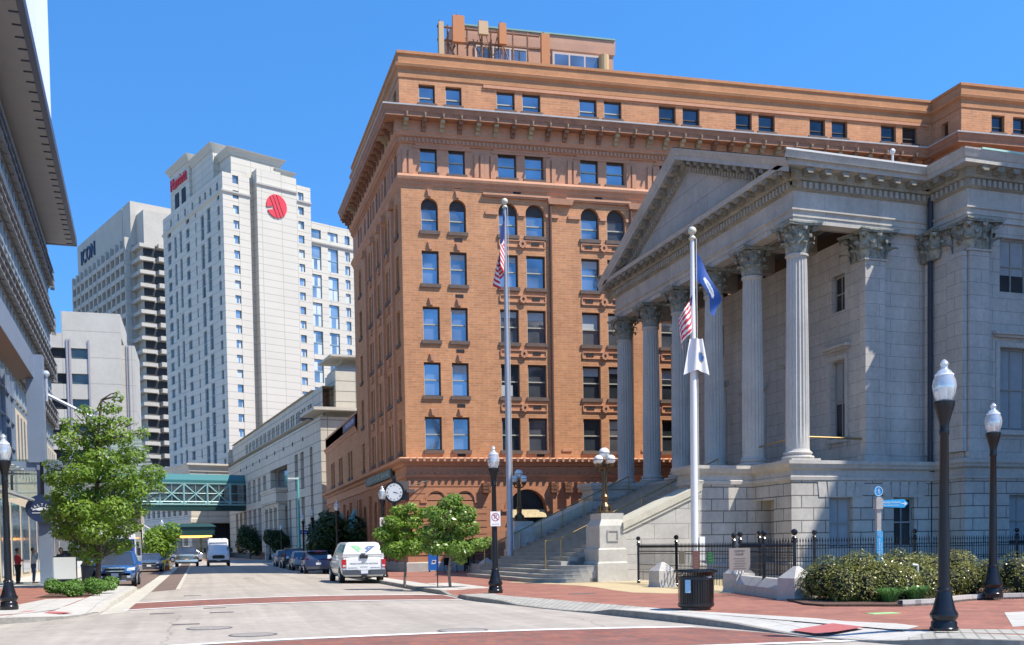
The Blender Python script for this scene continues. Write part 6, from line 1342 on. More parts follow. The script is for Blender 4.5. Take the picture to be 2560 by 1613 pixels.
# pavement cafe by the brick wall
t = thing('cafe_table', 'dark folding table with chairs beyond the two small trees', 'table', (14.6, 62.4, .15)); b = MB(); b.lathe([(.35, .85), (.35, .88)], (14.6, 62.4, 0), 14); b.tube((14.6, 62.4, .15), (14.6, 62.4, .86), .03, .03, 6); b.lathe([(.22, .15), (.2, .18)], (14.6, 62.4, 0), 12); b.build('table', m_black, t)
def chair(x, y, l):
    b = MB(Fr((x, y, .15), 20, 110)); b.box(-.2, .2, -.2, .2, .43, .46); b.box(-.2, .2, .18, .21, .46, .88)
    for p in (-.18, .18):
        for q in (-.18, .18): b.tube((p, q, 0), (p, q, .44), .015, .015, 5)
    tag(b.build('cafe_chair', m_black, origin=(x, y, .15)), l, 'chair', 'cafe chairs by the brick wall')
chair(14.0, 62.0, 'black cafe chair left of the dark table by the brick wall'); chair(15.1, 61.6, 'black cafe chair right of the dark table by the brick wall')
# ---------------------------------------------------------------- vegetation
def leaves(mb, clumps, n, size, seed, flat=.55, shell=.55, tips=0):
    r = random.Random(seed); vol = [c[1]*c[2]*c[3] for c in clumps]; tot = sum(vol)
    for (c, rx, ry, rz), v in zip(clumps, vol):
        for _ in range(int(n*v/tot)+1):
            while True:
                d = Vector((r.uniform(-1, 1), r.uniform(-1, 1), r.uniform(-1, 1)))
                if .05 < d.length <= 1: break
            d = d.normalized()*(shell+(1.02-shell)*r.random()**.6); p = Vector(c)+Vector((d.x*rx, d.y*ry, d.z*rz))
            nn = (d+Vector((r.gauss(0, .5), r.gauss(0, .5), r.gauss(flat, .5)))).normalized(); t = nn.orthogonal().normalized(); t.rotate(__import__('mathutils').Quaternion(nn, r.uniform(0, 6.28))); q = nn.cross(t)
            s = size*r.uniform(.6, 1.35); k = len(mb.v)
            mb.v += [p-t*s, p+q*s*.5, p+t*s, p-q*s*.5]; mb.f.append((k, k+1, k+2, k+3))
def tree(name, label, loc, trunk, clumps, n, size, seed, mat, bark, tr=.09, cat='tree', group=None, flat=.55):
    t = thing(name, label, cat, loc, group); L = Vector(loc); b = MB(); r = random.Random(seed+9)
    pts = [L+Vector(p) for p in trunk]
    for i, (p, q) in enumerate(zip(pts, pts[1:])): f0 = 1-.75*i/len(trunk); b.tube(p, q, tr*f0, tr*(1-.75*(i+1)/len(trunk)), 8)
    for c, rx, ry, rz in clumps:
        c = L+Vector(c); a = min(pts[1:], key=lambda p: abs(p.z-(c.z-.45*abs((c-p).length)))); b.tube(a, a.lerp(c, .6)+Vector((0, 0, .05)), tr*.32, tr*.2, 5); b.tube(a.lerp(c, .6)+Vector((0, 0, .05)), c, tr*.2, tr*.06, 4)
        for _ in range(3): b.tube(a.lerp(c, .75), c+Vector((r.uniform(-rx, rx)*.7, r.uniform(-ry, ry)*.7, r.uniform(-rz, rz)*.6)), tr*.1, tr*.04, 4)
    b.build('trunk', bark, t)
    b = MB(); leaves(b, [(L+Vector(c), rx, ry, rz) for c, rx, ry, rz in clumps], n, size, seed, flat); b.build('crown', mat, t)
    return t
m_bark = M('bark', (.085, .065, .05), .9, var=.3, vs=8)
m_barkl = M('pale bark', (.20, .16, .12), .9, var=.3, vs=8)
g_oak = LEAF('oak leaf', (.085, .16, .016), (.18, .31, .035), (.30, .44, .07), 1.0, .5)
g_young = LEAF('young leaf', (.07, .15, .02), (.15, .27, .04), (.28, .40, .09), 1.6, .45, .3)
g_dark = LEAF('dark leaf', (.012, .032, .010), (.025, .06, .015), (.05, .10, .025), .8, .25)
g_hedge = LEAF('hedge leaf', (.06, .085, .012), (.16, .18, .03), (.33, .30, .09), 1.4, .25, .28)
g_box = LEAF('low shrub leaf', (.06, .14, .015), (.12, .25, .035), (.2, .36, .07), 2., .4)
rr2 = random.Random(21); C = []
lay = [(1.9, -.9, .9, .8), (2.1, .5, .8, .9), (2.6, -1.9, .0, .8), (2.7, -.4, -1, 1), (2.8, 1.0, .3, .8), (3.4, -2.1, .4, .85), (3.5, -.9, -.9, 1.0), (3.5, .6, -1., .9), (3.6, 1.6, .4, .7), (4.2, -1.5, -.5, .95), (4.2, .2, .8, 1.0), (4.4, 1.5, -.3, .8), (5.0, -2.2, .2, .75), (5.1, -.8, -.8, .95), (5.0, .9, -.6, .9), (5.2, 2.2, .2, .7), (5.9, -1.3, .6, .85), (5.8, .2, -.6, .95), (6.0, 1.5, .3, .8), (6.6, -1.5, -.2, .65), (6.7, -.3, .4, .8), (6.8, .9, -.3, .75), (7.3, -1.5, .2, .55), (7.4, .1, 0, .7), (7.5, 1.1, .2, .55), (8.1, .6, 0, .55), (8.0, -.5, .2, .45), (8.6, .9, 0, .32), (1.5, -.3, -.4, .6), (5.6, -2.6, .1, .4), (4.6, 2.5, 0, .45), (7.0, 1.9, 0, .4)]
for z, x, y, s in lay:
    x = x*(.72 if x < 0 else 1.)+.12; C.append(((x+rr2.uniform(-.15, .15), y, z-.15), s*.9, s*.95, s*rr2.uniform(.5, .75)))
    for q in range(2): a = rr2.uniform(0, 6.28); C.append(((x+s*.95*math.cos(a), y+s*.8*math.sin(a), z-.15+rr2.uniform(-.25, .3)), s*.3, s*.3, s*.22))
tree('oak_tree', 'leafy bright green oak tree on the left pavement before the blue car', (-4.43, 51.6, .15), [(0, 0, 0), (.05, 0, 1.2), (-.03, .05, 2.8), (.1, 0, 4.6), (.15, 0, 6.4), (.4, 0, 8.3)], C, 19000, .085, 4, g_oak, m_bark, .13)
TG = 'young trees by the kerb'
ca = [((-.4, .1, 1.5), .5, .5, .34), ((.35, -.1, 1.55), .5, .5, .34), ((-.75, 0, 2.05), .42, .5, .3), ((0, .3, 2.0), .5, .5, .35), ((.7, 0, 1.95), .4, .4, .28), ((-.45, -.2, 2.45), .42, .45, .3), ((.35, .1, 2.5), .45, .45, .3), ((.85, .1, 2.85), .38, .4, .22), ((-.15, 0, 2.9), .35, .35, .26), ((.3, 0, 3.05), .3, .3, .2), ((-.2, 0, 1.25), .3, .3, .2)]
tree('young_tree', 'lighter leafed young tree left of its twin by the kerb, before the blue mailbox', (7.55, 41.2, .15), [(0, 0, 0), (.05, 0, .7), (.02, 0, 1.3), (.1, 0, 2.1), (.1, 0, 2.9)], ca, 5200, .075, 11, g_oak, m_barkl, .055, group=TG)
cb = [((-.5, .1, 1.55), .55, .55, .34), ((.35, -.1, 1.45), .6, .6, .36), ((1.05, 0, 1.6), .5, .45, .26), ((.1, .3, 1.95), .6, .5, .35), ((-.65, 0, 2.1), .5, .5, .33), ((.65, 0, 2.2), .55, .5, .36), ((-.25, -.2, 2.55), .6, .5, .38), ((.6, .1, 2.75), .52, .5, .36), ((.05, 0, 3.05), .5, .45, .34), ((-.6, 0, 2.8), .35, .35, .26), ((.2, 0, 3.3), .36, .33, .22), ((.4, 0, 1.05), .3, .3, .2), ((1.5, 0, 1.75), .22, .2, .14)]
tree('young_tree', 'denser glossy young tree right of its twin by the kerb, beside the lamp post', (8.95, 39.4, .15), [(0, 0, 0), (-.05, 0, .6), (.02, 0, 1.1), (.05, 0, 2.0), (.0, 0, 2.9)], cb, 7500, .072, 12, g_young, m_barkl, .06, group=TG)
b = MB(); b.tube((8.45, 39.3, .15), (8.45, 39.3, 1.4), .02, .02, 6); tag(b.build('tree_stake', m_black, origin=(8.45, 39.3, .15)), 'thin dark stake beside the denser young tree trunk', 'stake')
def blob(seed, w_, h, n=9):
    r = random.Random(seed); return [((r.uniform(-w_, w_)*.62, r.uniform(-w_, w_)*.5, h*(.32+.56*r.random())), w_*.5, w_*.5, h*.27) for _ in range(n)]
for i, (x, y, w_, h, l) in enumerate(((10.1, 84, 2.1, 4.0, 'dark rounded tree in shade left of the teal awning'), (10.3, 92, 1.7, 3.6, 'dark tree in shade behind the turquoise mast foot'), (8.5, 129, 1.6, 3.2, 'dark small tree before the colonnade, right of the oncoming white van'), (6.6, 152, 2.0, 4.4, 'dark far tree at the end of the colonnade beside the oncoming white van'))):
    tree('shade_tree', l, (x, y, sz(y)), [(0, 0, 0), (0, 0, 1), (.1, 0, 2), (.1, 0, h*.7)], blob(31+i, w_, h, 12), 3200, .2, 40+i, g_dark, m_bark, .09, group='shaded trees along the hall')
tree('street_tree', 'light green tree beyond the far lamp post, left of the oncoming pickup', (-3.6, 104, sz(104)), [(0, 0, 0), (0, 0, 1), (.1, 0, 2), (.1, 0, 3)], blob(61, 1.9, 3.6, 12), 3600, .17, 50, g_oak, m_bark, .08)
for i, (x, y, s, l) in enumerate(((-4.85, 40.0, .40, 'leftmost low round shrub in the tree pit'), (-4.35, 41.6, .36, 'low round shrub second from left in the tree pit, set back'), (-4.25, 39.6, .36, 'low round shrub at the middle front of the tree pit'), (-3.55, 40.2, .42, 'low round shrub right of middle in the tree pit'), (-3.3, 42.4, .40, 'rightmost low round shrub in the tree pit, by the kerb'))):
    b = MB(); r = random.Random(i); cl = [((x+r.uniform(-.2, .2), y+r.uniform(-.2, .2),   .15+s*(.45+.8*r.random())), s*.58, s*.58, s*.45) for _ in range(8)]; leaves(b, cl, 2200, .045, 70+i, .5)
    o = b.build('shrub_foliage', g_box); tag(o, l, 'shrub', 'low shrubs around the oak'); o.name = 'low_shrub'
def hedge(path, w_, h, n, seed, label):
    r = random.Random(seed); cl = []; core = MB()
    for p, q in zip(path, path[1:]):
        k = max(2, int(math.dist(p, q)/.33))
        for i in range(k):
            t = (i+.5)/k; x = p[0]+(q[0]-p[0])*t; y = p[1]+(q[1]-p[1])*t
            for j in range(3): cl.append(((x+r.uniform(-.2, .2), y+(j-1)*w_*.36+r.uniform(-.12, .12), .18+h*(.36 if j != 1 else .55)+r.uniform(-.07, .1)), .44, w_*.30, h*(.42 if j != 1 else .47)))
    t = thing('hedge', label, 'hedge', (path[0][0], path[0][1], .2), 'clipped hedge shrubs on the corner bed')
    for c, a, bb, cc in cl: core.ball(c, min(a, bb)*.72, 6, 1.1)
    core.build('dark_core', M('hedge shade', (.02, .022, .010), .9), t); b = MB(); leaves(b, cl, int(n*1.7), .032, seed, .55, .72); b.build('foliage', g_hedge, t)  # near-black balls block the view through, inner shade put into their colour
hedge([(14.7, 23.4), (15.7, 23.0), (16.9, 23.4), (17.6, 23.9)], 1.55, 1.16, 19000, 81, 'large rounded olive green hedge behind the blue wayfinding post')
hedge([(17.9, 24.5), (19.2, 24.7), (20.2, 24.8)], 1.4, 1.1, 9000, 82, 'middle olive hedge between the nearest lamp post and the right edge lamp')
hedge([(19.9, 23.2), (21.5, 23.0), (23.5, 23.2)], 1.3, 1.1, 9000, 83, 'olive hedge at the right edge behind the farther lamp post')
def grassy(x, y, n, s, seed, label):
    b = MB(); r = random.Random(seed)
    for _ in range(n):
        a = r.uniform(0, 6.28); d = r.random()*.16; L = s*r.uniform(.6, 1.1); c, q = math.cos(a), math.sin(a); o = Vector((x+d*c, y+d*q, .2)); k = len(b.v); wv = Vector((-q, c, 0))*.006
        m1 = o+Vector((c*L*.35, q*L*.35, L*.75)); e = o+Vector((c*L*.85, q*L*.85, L*.62)); b.v += [o-wv, o+wv, m1+wv, m1-wv, e]; b.f += [(k, k+1, k+2, k+3), (k+3, k+2, k+4)]
    tag(b.build('grass_tuft', LEAF('tuft blade', (.06, .15, .03), (.10, .24, .05), (.17, .33, .09), 3, .3), origin=(x, y, .2)), label, 'grass tuft', 'grass tufts at the post foot')
grassy(15.65, 22.05, 320, .42, 1, 'strappy green grass tuft left of the wayfinding post foot'); grassy(16.45, 22.2, 420, .45, 2, 'strappy green grass tuft right of the wayfinding post foot')
# ---------------------------------------------------------------- vehicles (built facing +y: the nose points to +y)
m_tail = M('tail lamp', (.45, .015, .02), .25); m_head = M('head lamp', (.62, .65, .68), .15, .3); m_plate = M('number plate', (.62, .64, .68), .5)
m_cglass = GLASSY('car glass', (.10, .12, .15), .6, .06, .2, 1.)
m_grille = M('grille black', (.02, .02, .022), .5); m_trimk = M('bumper grey', (.06, .06, .065), .6)
def paint(n, c, mt=.0): 
    m = M(n, c, .3, mt); b = m.node_tree.nodes['Principled BSDF']; b.inputs['Coat Weight'].default_value = .7; b.inputs['Coat Roughness'].default_value = .06; return m
def car(name, label, cat, L, W, Hr, prof, cab, pm, wheel=.33, wb=None, nose='grille', trim=None, group=None, cabmat=None, rear='hatch', side_up=.0):
    """prof: [(y, z top, half width)] from tail (0) to nose (L); cab: (y rear base, y rear top, y front top, y front base)"""
    t = thing(name, label, cat, (0, 0, 0), group); w2 = W/2; zb = .28 if Hr < 1.6 else .36
    b = MB(); n = 9
    for y, zt, hw in prof:
        e = .10 if y in (prof[0][0], prof[-1][0]) else 0
        ring = [(-hw*.86, zb+e*.6), (-hw*.97, zb+.14+e), (-hw, zb+.32), (-hw*.985, zt-.16), (-hw*.93, zt-.04), (-hw*.6, zt+.005)]
        ring = ring+[(-x, z) for x, z in reversed(ring)]
        b.v += [Vector((x, y, z)) for x, z in ring]
    k = 12; m_ = len(prof)
    b.f = [(j*k+i, (j+1)*k+i, (j+1)*k+i+1, j*k+i+1) for j in range(m_-1) for i in range(k-1)]+[(j*k+k-1, (j+1)*k+k-1, (j+1)*k, j*k) for j in range(m_-1)]+[tuple(range(k)), tuple(range(m_*k-1, (m_-1)*k-1, -1))]
    b.build('body', pm, t, smooth=38)
    y0, y1, y2, y3 = cab
    def zat(y):
        for p, q in zip(prof, prof[1:]):
            if p[0] <= y <= q[0]: return p[1]+(q[1]-p[1])*(y-p[0])/(q[0]-p[0])
        return prof[0][1]
    hb, ht = w2*.90, w2*(.72+side_up); zA, zD = zat(y0)-.03, zat(y3)-.03
    V = [(-hb, y0, zA), (hb, y0, zA), (hb, y3, zD), (-hb, y3, zD), (-ht, y1, Hr-.05), (ht, y1, Hr-.05), (ht, y2, Hr-.06), (-ht, y2, Hr-.06)]
    b = MB(); b.add(V, [(0, 1, 5, 4), (1, 2, 6, 5), (2, 3, 7, 6), (3, 0, 4, 7), (4, 5, 6, 7)]); b.build('window_glass', m_cglass, t)
    b = MB(); rt = [(-ht-.03, y1-.05), (ht+.03, y1-.05), (ht+.03, y2+.06), (-ht-.03, y2+.06)]; b.prism(rt, Hr-.09, Hr-.03); b.taper(-ht-.03, ht+.03, y1-.05, y2+.06, Hr-.03, Hr, .12); b.build('roof', cabmat or pm, t, smooth=40)
    b = MB()
    for s in (-1, 1):
        b.tube((s*hb, y0, zA), (s*ht, y1, Hr-.06), .055, .045, 6); b.tube((s*hb, y3, zD), (s*ht, y2, Hr-.07), .045, .04, 6)
        for f in ((.36, .34), (.66, .66)) if y2-y1 > 1.2 else ((.5, .5),):
            yb = y0+(y3-y0)*f[0]; yt = y1+(y2-y1)*f[1]; b.tube((s*hb*1.0, yb, zA+.01), (s*ht*1.01, yt, Hr-.07), .04, .035, 6)
    b.build('pillars', pm, t)
    wy = wb or (L*.18, L*.80)
    for y in wy:
        for s in (-1, 1):
            x1 = s*(w2+.012); x0 = s*(w2-.22); b = MB(); b.tube((x0, y, wheel), (x1-.03*s, y, wheel), wheel, wheel, 22); b.tube((x1-.03*s, y, wheel), (x1, y, wheel), wheel, wheel*.93, 22); wo = b.build('wheel', m_rubber, t, smooth=40)
            b = MB(); b.tube((x1-.02*s, y, wheel), (x1+.004*s, y, wheel), wheel*.66, wheel*.6, 16); b.build('rim', m_steel, wo, smooth=40)
            b = MB()
            for q in range(5): a = 6.283*q/5; b.tube((x1+.008*s, y+.1*wheel*math.cos(a), wheel+.1*wheel*math.sin(a)), (x1+.008*s, y+.6*wheel*math.cos(a), wheel+.6*wheel*math.sin(a)), .035, .03, 5)
            b.build('spokes', m_chrome, wo)
            b = MB(); R_o = wheel*1.16
            for q in range(12):
                a0, a1 = math.pi*q/12-.12, math.pi*(q+1)/12-.12; b.quad(*[(s*(w2+.004), y+rad*math.cos(a), wheel+rad*math.sin(a)) for rad, a in ((wheel*.98, a0), (R_o, a0), (R_o, a1), (wheel*.98, a1))])
            b.build('wheel_arch', trim or m_grille, t)
    for s in (-1, 1):
        b = MB(); ym = y3-.45; b.taper(s*(w2+.13)-.1, s*(w2+.13)+.1, ym-.06, ym+.06, zD+.02, zD+.2, .02); b.tube((s*hb, ym, zD+.05), (s*(w2+.08), ym, zD+.08), .03, .03, 5); b.build('mirror', pm, t, smooth=40)
    return t
def add(par, nm, mat, fn, smooth=False): b = MB(); fn(b); o = b.build(nm, mat, None, smooth); o.parent = par; return o
def face_front(t, L, W, zh, zg, zb, gw=.55, chrome=True, plate=True, plate_m=None, fog=True, gm=None):
    w2 = W/2
    for s in (-1, 1): add(t, 'headlight', m_head, lambda b: b.add([(s*x, y, z) for x, y, z in ((w2*.58, L+.015, zh-.08), (w2*.97, L-.16, zh-.05), (w2*.985, L-.24, zh+.09), (w2*.62, L-.02, zh+.06))], [(0, 1, 2, 3) if s > 0 else (3, 2, 1, 0)]))
    g = add(t, 'grille', m_grille, lambda b: b.add([(x*w2*gw, L+.012, z) for x, z in ((-.82, zg-.16), (.82, zg-.16), (1, zg), (.9, zg+.15), (-.9, zg+.15), (-1, zg))], [tuple(range(5, -1, -1))]))
    if chrome:
        c = add(None, 'chrome_bar', m_chrome, lambda b: (b.box(-w2*gw, w2*gw, L+.012, L+.03, zg+.13, zg+.17), b.box(-w2*gw*.9, w2*gw*.9, L+.012, L+.025, zg-.02, zg+.02))); c.parent = g
    add(t, 'lower_intake', m_trimk, lambda b: (b.box(-w2*.8, w2*.8, L+.0, L+.014, zb+.02, zb+.2), b.box(-w2*.9, w2*.9, L-.12, L+.03, zb-.06, zb+.02)))
    if plate: add(t, 'license_plate', plate_m or m_plate, lambda b: b.box(-.16, .16, L+.02, L+.035, zb+.14, zb+.3))
    if fog:
        for s in (-1, 1): add(t, 'fog_light', m_head, lambda b: b.box(s*w2*.68-.08, s*w2*.68+.08, L-.02, L+.018, zb+.08, zb+.18))
def face_rear(t, W, zl, zb, hl=.26, plate_z=.75):
    w2 = W/2
    for s in (-1, 1): add(t, 'taillight', m_tail, lambda b: b.add([(s*x, y, z) for x, y, z in ((w2*.60, .02, zl-hl*.3), (w2*.95, .14, zl-hl/2), (w2*.955, .22, zl+hl/2), (w2*.72, .03, zl+hl*.4))], [(3, 2, 1, 0) if s > 0 else (0, 1, 2, 3)]))
    add(t, 'rear_bumper', m_trimk, lambda b: b.box(-w2*.86, w2*.86, -.03, .1, zb, zb+.16)); add(t, 'license_plate', m_plate, lambda b: b.box(-.16, .16, -.02, .01, plate_z, plate_z+.15))
# white pickup with a white cap, seen from behind
pw = paint('white car paint', (.76, .76, .75)); PCK = 'white pickup truck with a white cap parked at the right kerb'
t = car('pickup_truck', PCK, 'pickup truck', 5.85, 2.02, 1.93, [(.05, 1.18, .96), (.12, 1.24, 1.0), (1.6, 1.26, 1.01), (3.9, 1.24, 1.01), (4.3, 1.2, 1.0), (5.3, 1.12, .97), (5.75, 1.02, .9), (5.85, .9, .82)], (2.5, 2.75, 3.5, 4.35), pw, .39, (1.1, 4.75))
add(t, 'cap', pw, lambda b: b.add([(-.97, .14, 1.22), (.97, .14, 1.22), (.97, 2.55, 1.24), (-.97, 2.55, 1.24), (-.93, .10, 1.42), (.93, .10, 1.42), (.95, 2.55, 1.5), (-.95, 2.55, 1.5), (-.74, .34, 1.90), (.74, .34, 1.90), (.78, 2.5, 1.96), (-.78, 2.5, 1.96), (-.6, .45, 1.95), (.6, .45, 1.95)], [(0, 1, 5, 4), (1, 2, 6, 5), (3, 0, 4, 7), (4, 5, 9, 8), (5, 6, 10, 9), (7, 4, 8, 11), (8, 9, 13, 12), (12, 13, 10, 11), (8, 12, 11), (9, 10, 13), (2, 3, 7, 6), (6, 7, 11, 10)]), 0)
for s in (-1, 1): add(t, 'cap_window', m_cglass, lambda b: b.add([(s*x, y, z) for x, y, z in ((.955, .55, 1.46), (.96, 2.4, 1.52), (.80, 2.3, 1.88), (.80, .75, 1.84))], [(0, 1, 2, 3)]))
def rp(x, z):  # point on the sloped cap door
    f = (z-1.42)/.48; return (x, .092+.245*f-.012, z)
gcol, ncol = M('logo green', (.16, .45, .20), .5), M('logo navy', (.05, .11, .24), .5)
add(t, 'logo_green', gcol, lambda b: b.add([rp(x, z) for x, z in ((-.60, 1.80), (-.26, 1.80), (-.08, 1.67), (-.17, 1.60), (-.17, 1.50), (-.20, 1.48))], [(0, 5, 4, 3, 2, 1)])); add(t, 'logo_navy', ncol, lambda b: b.add([rp(x, z) for x, z in ((.60, 1.78), (.24, 1.78), (.06, 1.67), (.17, 1.60), (.05, 1.50), (.16, 1.47))], [(0, 1, 2, 3, 4, 5)]))
for x in (-.30, .27): add(t, 'logo_dot', m_sgw, lambda b: b.add([(x+.04*math.cos(6.283*i/10), rp(0, 1.69)[1]-.004, 1.69+.04*math.sin(6.283*i/10)) for i in range(10)], [tuple(range(10))]))
add(t, 'cap_handle', m_grille, lambda b: (b.box(-.19, .19, .0, .06, 1.20, 1.34), b.box(-.12, .08, .03, .10, 1.40, 1.44)))
add(t, 'tailgate_seam', M('seam grey', (.25, .25, .26), .6), lambda b: (b.box(-.9, .9, .07, .09, 1.345, 1.365), b.box(-.82, -.805, .03, .05, .62, 1.3), b.box(.805, .82, .03, .05, .62, 1.3)))
add(t, 'tailgate_badge', m_chrome, lambda b: b.lathe([(.001, 0), (.1, 0)], (0, 0, 0), 12) and None if False else b.add([(.11*math.cos(6.283*i/14), .035, 1.06+.045*math.sin(6.283*i/14)) for i in range(14)], [tuple(range(14))]))
for s in (-1, 1):
    add(t, 'taillight', m_tail, lambda b: (b.box(min(s*.83, s*1.015), max(s*.83, s*1.015), .02, .2, .78, 1.16),)); add(t, 'reversing_lamp', m_head, lambda b: b.box(min(s*.84, s*.97), max(s*.84, s*.97), .015, .03, .82, .9))
add(t, 'rear_bumper', M('dark chrome bumper', (.12, .125, .135), .3, .7), lambda b: (b.box(-1.0, -.28, -.12, .12, .44, .68), b.box(.28, 1.0, -.12, .12, .44, .68), b.box(-.28, .28, -.08, .1, .44, .66)))
add(t, 'license_plate', m_plate, lambda b: b.box(-.16, .16, -.1, -.075, .5, .65)); add(t, 'underbody', m_dark, lambda b: (b.box(-.8, .8, .3, 5.4, .3, .5), b.box(-.12, .12, -.15, .2, .34, .42)))
place(t, (7.27, 49.9, 0), R_(0))
bpy.context.view_layer.update()
def onrear(s, x, z, h, w_, y=.045):
    o = t.matrix_world @ Vector((x, y, z)); q = text(s, 'lettering', o, (1, 0, 0), (0, 0, 1), h, M('decal grey', (.10, .11, .13), .6), None, .003, width=w_)
    for v in q.data.vertices: v.co = v.co-Vector(t.location)
    q.parent = t
onrear('VIRGINIA FOUNDATION SOLUTIONS', 0, .955, .085, 1.3); onrear('BY JES GROUP', 0, .80, .05, .34); onrear('757-555-0142', -.5, .76, .045, .4) if False else None
onrear('FREE INSPECTION', -.52, .765, .045, .42); onrear('FOUNDATIONVA.COM', .52, .765, .045, .42)
# parked cars ahead of it
PG = 'cars parked along the right kerb'
pb = paint('dark blue paint', (.012, .03, .10), .2); t = car('parked_car', 'dark blue hatchback with red tail lamps parked ahead of the white pickup', 'car', 4.2, 1.70, 1.54, [(.03, .92, .76), (.12, 1.0, .83), (1.2, 1.0, .85), (3.1, .98, .85), (3.8, .86, .82), (4.15, .72, .7), (4.2, .6, .62)], (.12, .75, 2.2, 3.25), pb, .31, group=PG); face_rear(t, 1.7, .93, .36, .3, .62)
add(t, 'rear_spoiler', pb, lambda b: b.taper(-.6, .6, .48, .85, 1.47, 1.53, .05)); add(t, 'badge', m_chrome, lambda b: b.ball((0, -.0, .86), .07, 8)); add(t, 'brake_lamp', m_tail, lambda b: b.box(-.15, .3, .47, .5, 1.43, 1.48)); place(t, (7.25, 69.7, .04))
ps = paint('silver paint', (.42, .43, .44), .6); t = car('parked_car', 'silver sedan parked between the blue hatchback and the dark estate', 'car', 4.6, 1.76, 1.46, [(.03, .90, .74), (.15, .98, .84), (.9, 1.0, .87), (3.3, .95, .87), (4.2, .84, .84), (4.55, .7, .7), (4.6, .6, .62)], (.75, 1.4, 2.5, 3.5), ps, .32, group=PG); face_rear(t, 1.76, .86, .34, .24, .6); place(t, (7.3, 79.5, .08))
pd = paint('dark bronze paint', (.045, .035, .03), .4); t = car('parked_car', 'dark estate car with roof rails parked beyond the silver sedan', 'car', 4.7, 1.80, 1.66, [(.03, .95, .8), (.12, 1.02, .87), (1.2, 1.03, .9), (3.4, 1.0, .9), (4.3, .92, .87), (4.65, .78, .72), (4.7, .66, .64)], (.10, .5, 2.6, 3.6), pd, .35, group=PG); face_rear(t, 1.8, 1.0, .4, .34, .66)
for s in (-1, 1): add(t, 'roof_rail', m_grille, lambda b: b.tube((s*.58, .7, 1.7), (s*.58, 2.6, 1.7), .025, .025, 5))
place(t, (7.22, 87.3, .11))
t = car('parked_car', 'farthest silver car parked at the right kerb', 'car', 4.5, 1.78, 1.5, [(.03, .92, .76), (.15, .98, .84), (1.2, 1.0, .88), (3.3, .96, .88), (4.1, .85, .84), (4.45, .7, .7), (4.5, .6, .62)], (.3, 1.1, 2.4, 3.45), ps, .32, group=PG); face_rear(t, 1.78, .9, .34, .24, .6); place(t, (7.2, 95.5, .14))
# oncoming and left-hand vehicles: nose towards the viewer
OG = 'vehicles coming towards the viewer'
pbl = paint('bright blue paint', (.035, .13, .36), .3); t = car('parked_car', 'blue crossover car facing the viewer behind the oak trunk at the left kerb', 'car', 4.62, 1.81, 1.72, [(.04, 1.0, .78), (.15, 1.08, .87), (1.2, 1.1, .9), (3.2, 1.06, .905), (3.7, 1.03, .9), (4.3, .95, .86), (4.58, .82, .76), (4.62, .66, .68)], (.2, .55, 2.4, 3.45), pbl, .36, trim=m_trimk)
face_front(t, 4.62, 1.81, .86, .78, .38, .52); add(t, 'silver_skid', m_steel, lambda b: b.box(-.5, .5, 4.55, 4.66, .3, .36)); place(t, (-3.85, 58.2, 0), math.pi)
pgb = paint('slate blue paint', (.06, .10, .19), .4); t = car('sedan', 'slate blue sedan facing the viewer at the left kerb beyond the blue crossover', 'car', 4.9, 1.85, 1.45, [(.03, .95, .76), (.15, 1.0, .86), (1.0, 1.0, .9), (3.5, .96, .915), (4.4, .86, .88), (4.85, .72, .76), (4.9, .58, .68)], (.8, 1.5, 2.7, 3.75), pgb, .33); face_front(t, 4.9, 1.85, .74, .6, .3, .6); place(t, (-3.72, 90.5, .1), math.pi)
pbr = paint('brown grey paint', (.10, .085, .07), .4); t = car('pickup_truck', 'dark grey pickup truck with a chrome grille driving towards the viewer', 'pickup truck', 5.8, 2.04, 1.95, [(.05, 1.2, .96), (.12, 1.25, 1.0), (2.0, 1.26, 1.01), (4.0, 1.26, 1.01), (4.4, 1.25, 1.0), (5.4, 1.2, .99), (5.75, 1.1, .95), (5.8, .9, .9)], (2.0, 2.35, 3.5, 4.35), pbr, .42, (1.1, 4.7), group=OG); face_front(t, 5.8, 2.04, 1.06, .98, .5, .6, True, True, M('orange plate', (.6, .35, .05), .5))
add(t, 'chrome_bumper', m_chrome, lambda b: b.box(-.98, .98, 5.74, 5.86, .52, .72)); add(t, 'chrome_grille_bars', m_chrome, lambda b: [b.box(-.62, .62, 5.812, 5.84, z, z+.04) for z in (.84, .96, 1.08, 1.16)]); add(t, 'roof_lamp', m_sgw, lambda b: b.box(-.3, .3, 3.38, 3.45, 1.93, 1.98)); place(t, (-1.2, 109.5, .17), math.pi)
pv2 = paint('van white', (.72, .73, .75)); t = thing('van', 'white high roof van driving towards the viewer', 'van', (0, 0, 0), OG)
def loft(b, secs):
    k = len(secs[0][1])
    for y, ring in secs: b.v += [Vector((x, y, z)) for x, z in ring]
    b.f += [(j*k+i, (j+1)*k+i, (j+1)*k+(i+1) % k, j*k+(i+1) % k) for j in range(len(secs)-1) for i in range(k)]+[tuple(range(k)), tuple(range(len(secs)*k-1, (len(secs)-1)*k-1, -1))]
def vring(hw, ht, zb, zt): return [(-hw*.94, zb), (-hw, zb+.3), (-hw, 1.2), (-ht, zt-.14), (-ht*.86, zt), (ht*.86, zt), (ht, zt-.14), (hw, 1.2), (hw, zb+.3), (hw*.94, zb)]
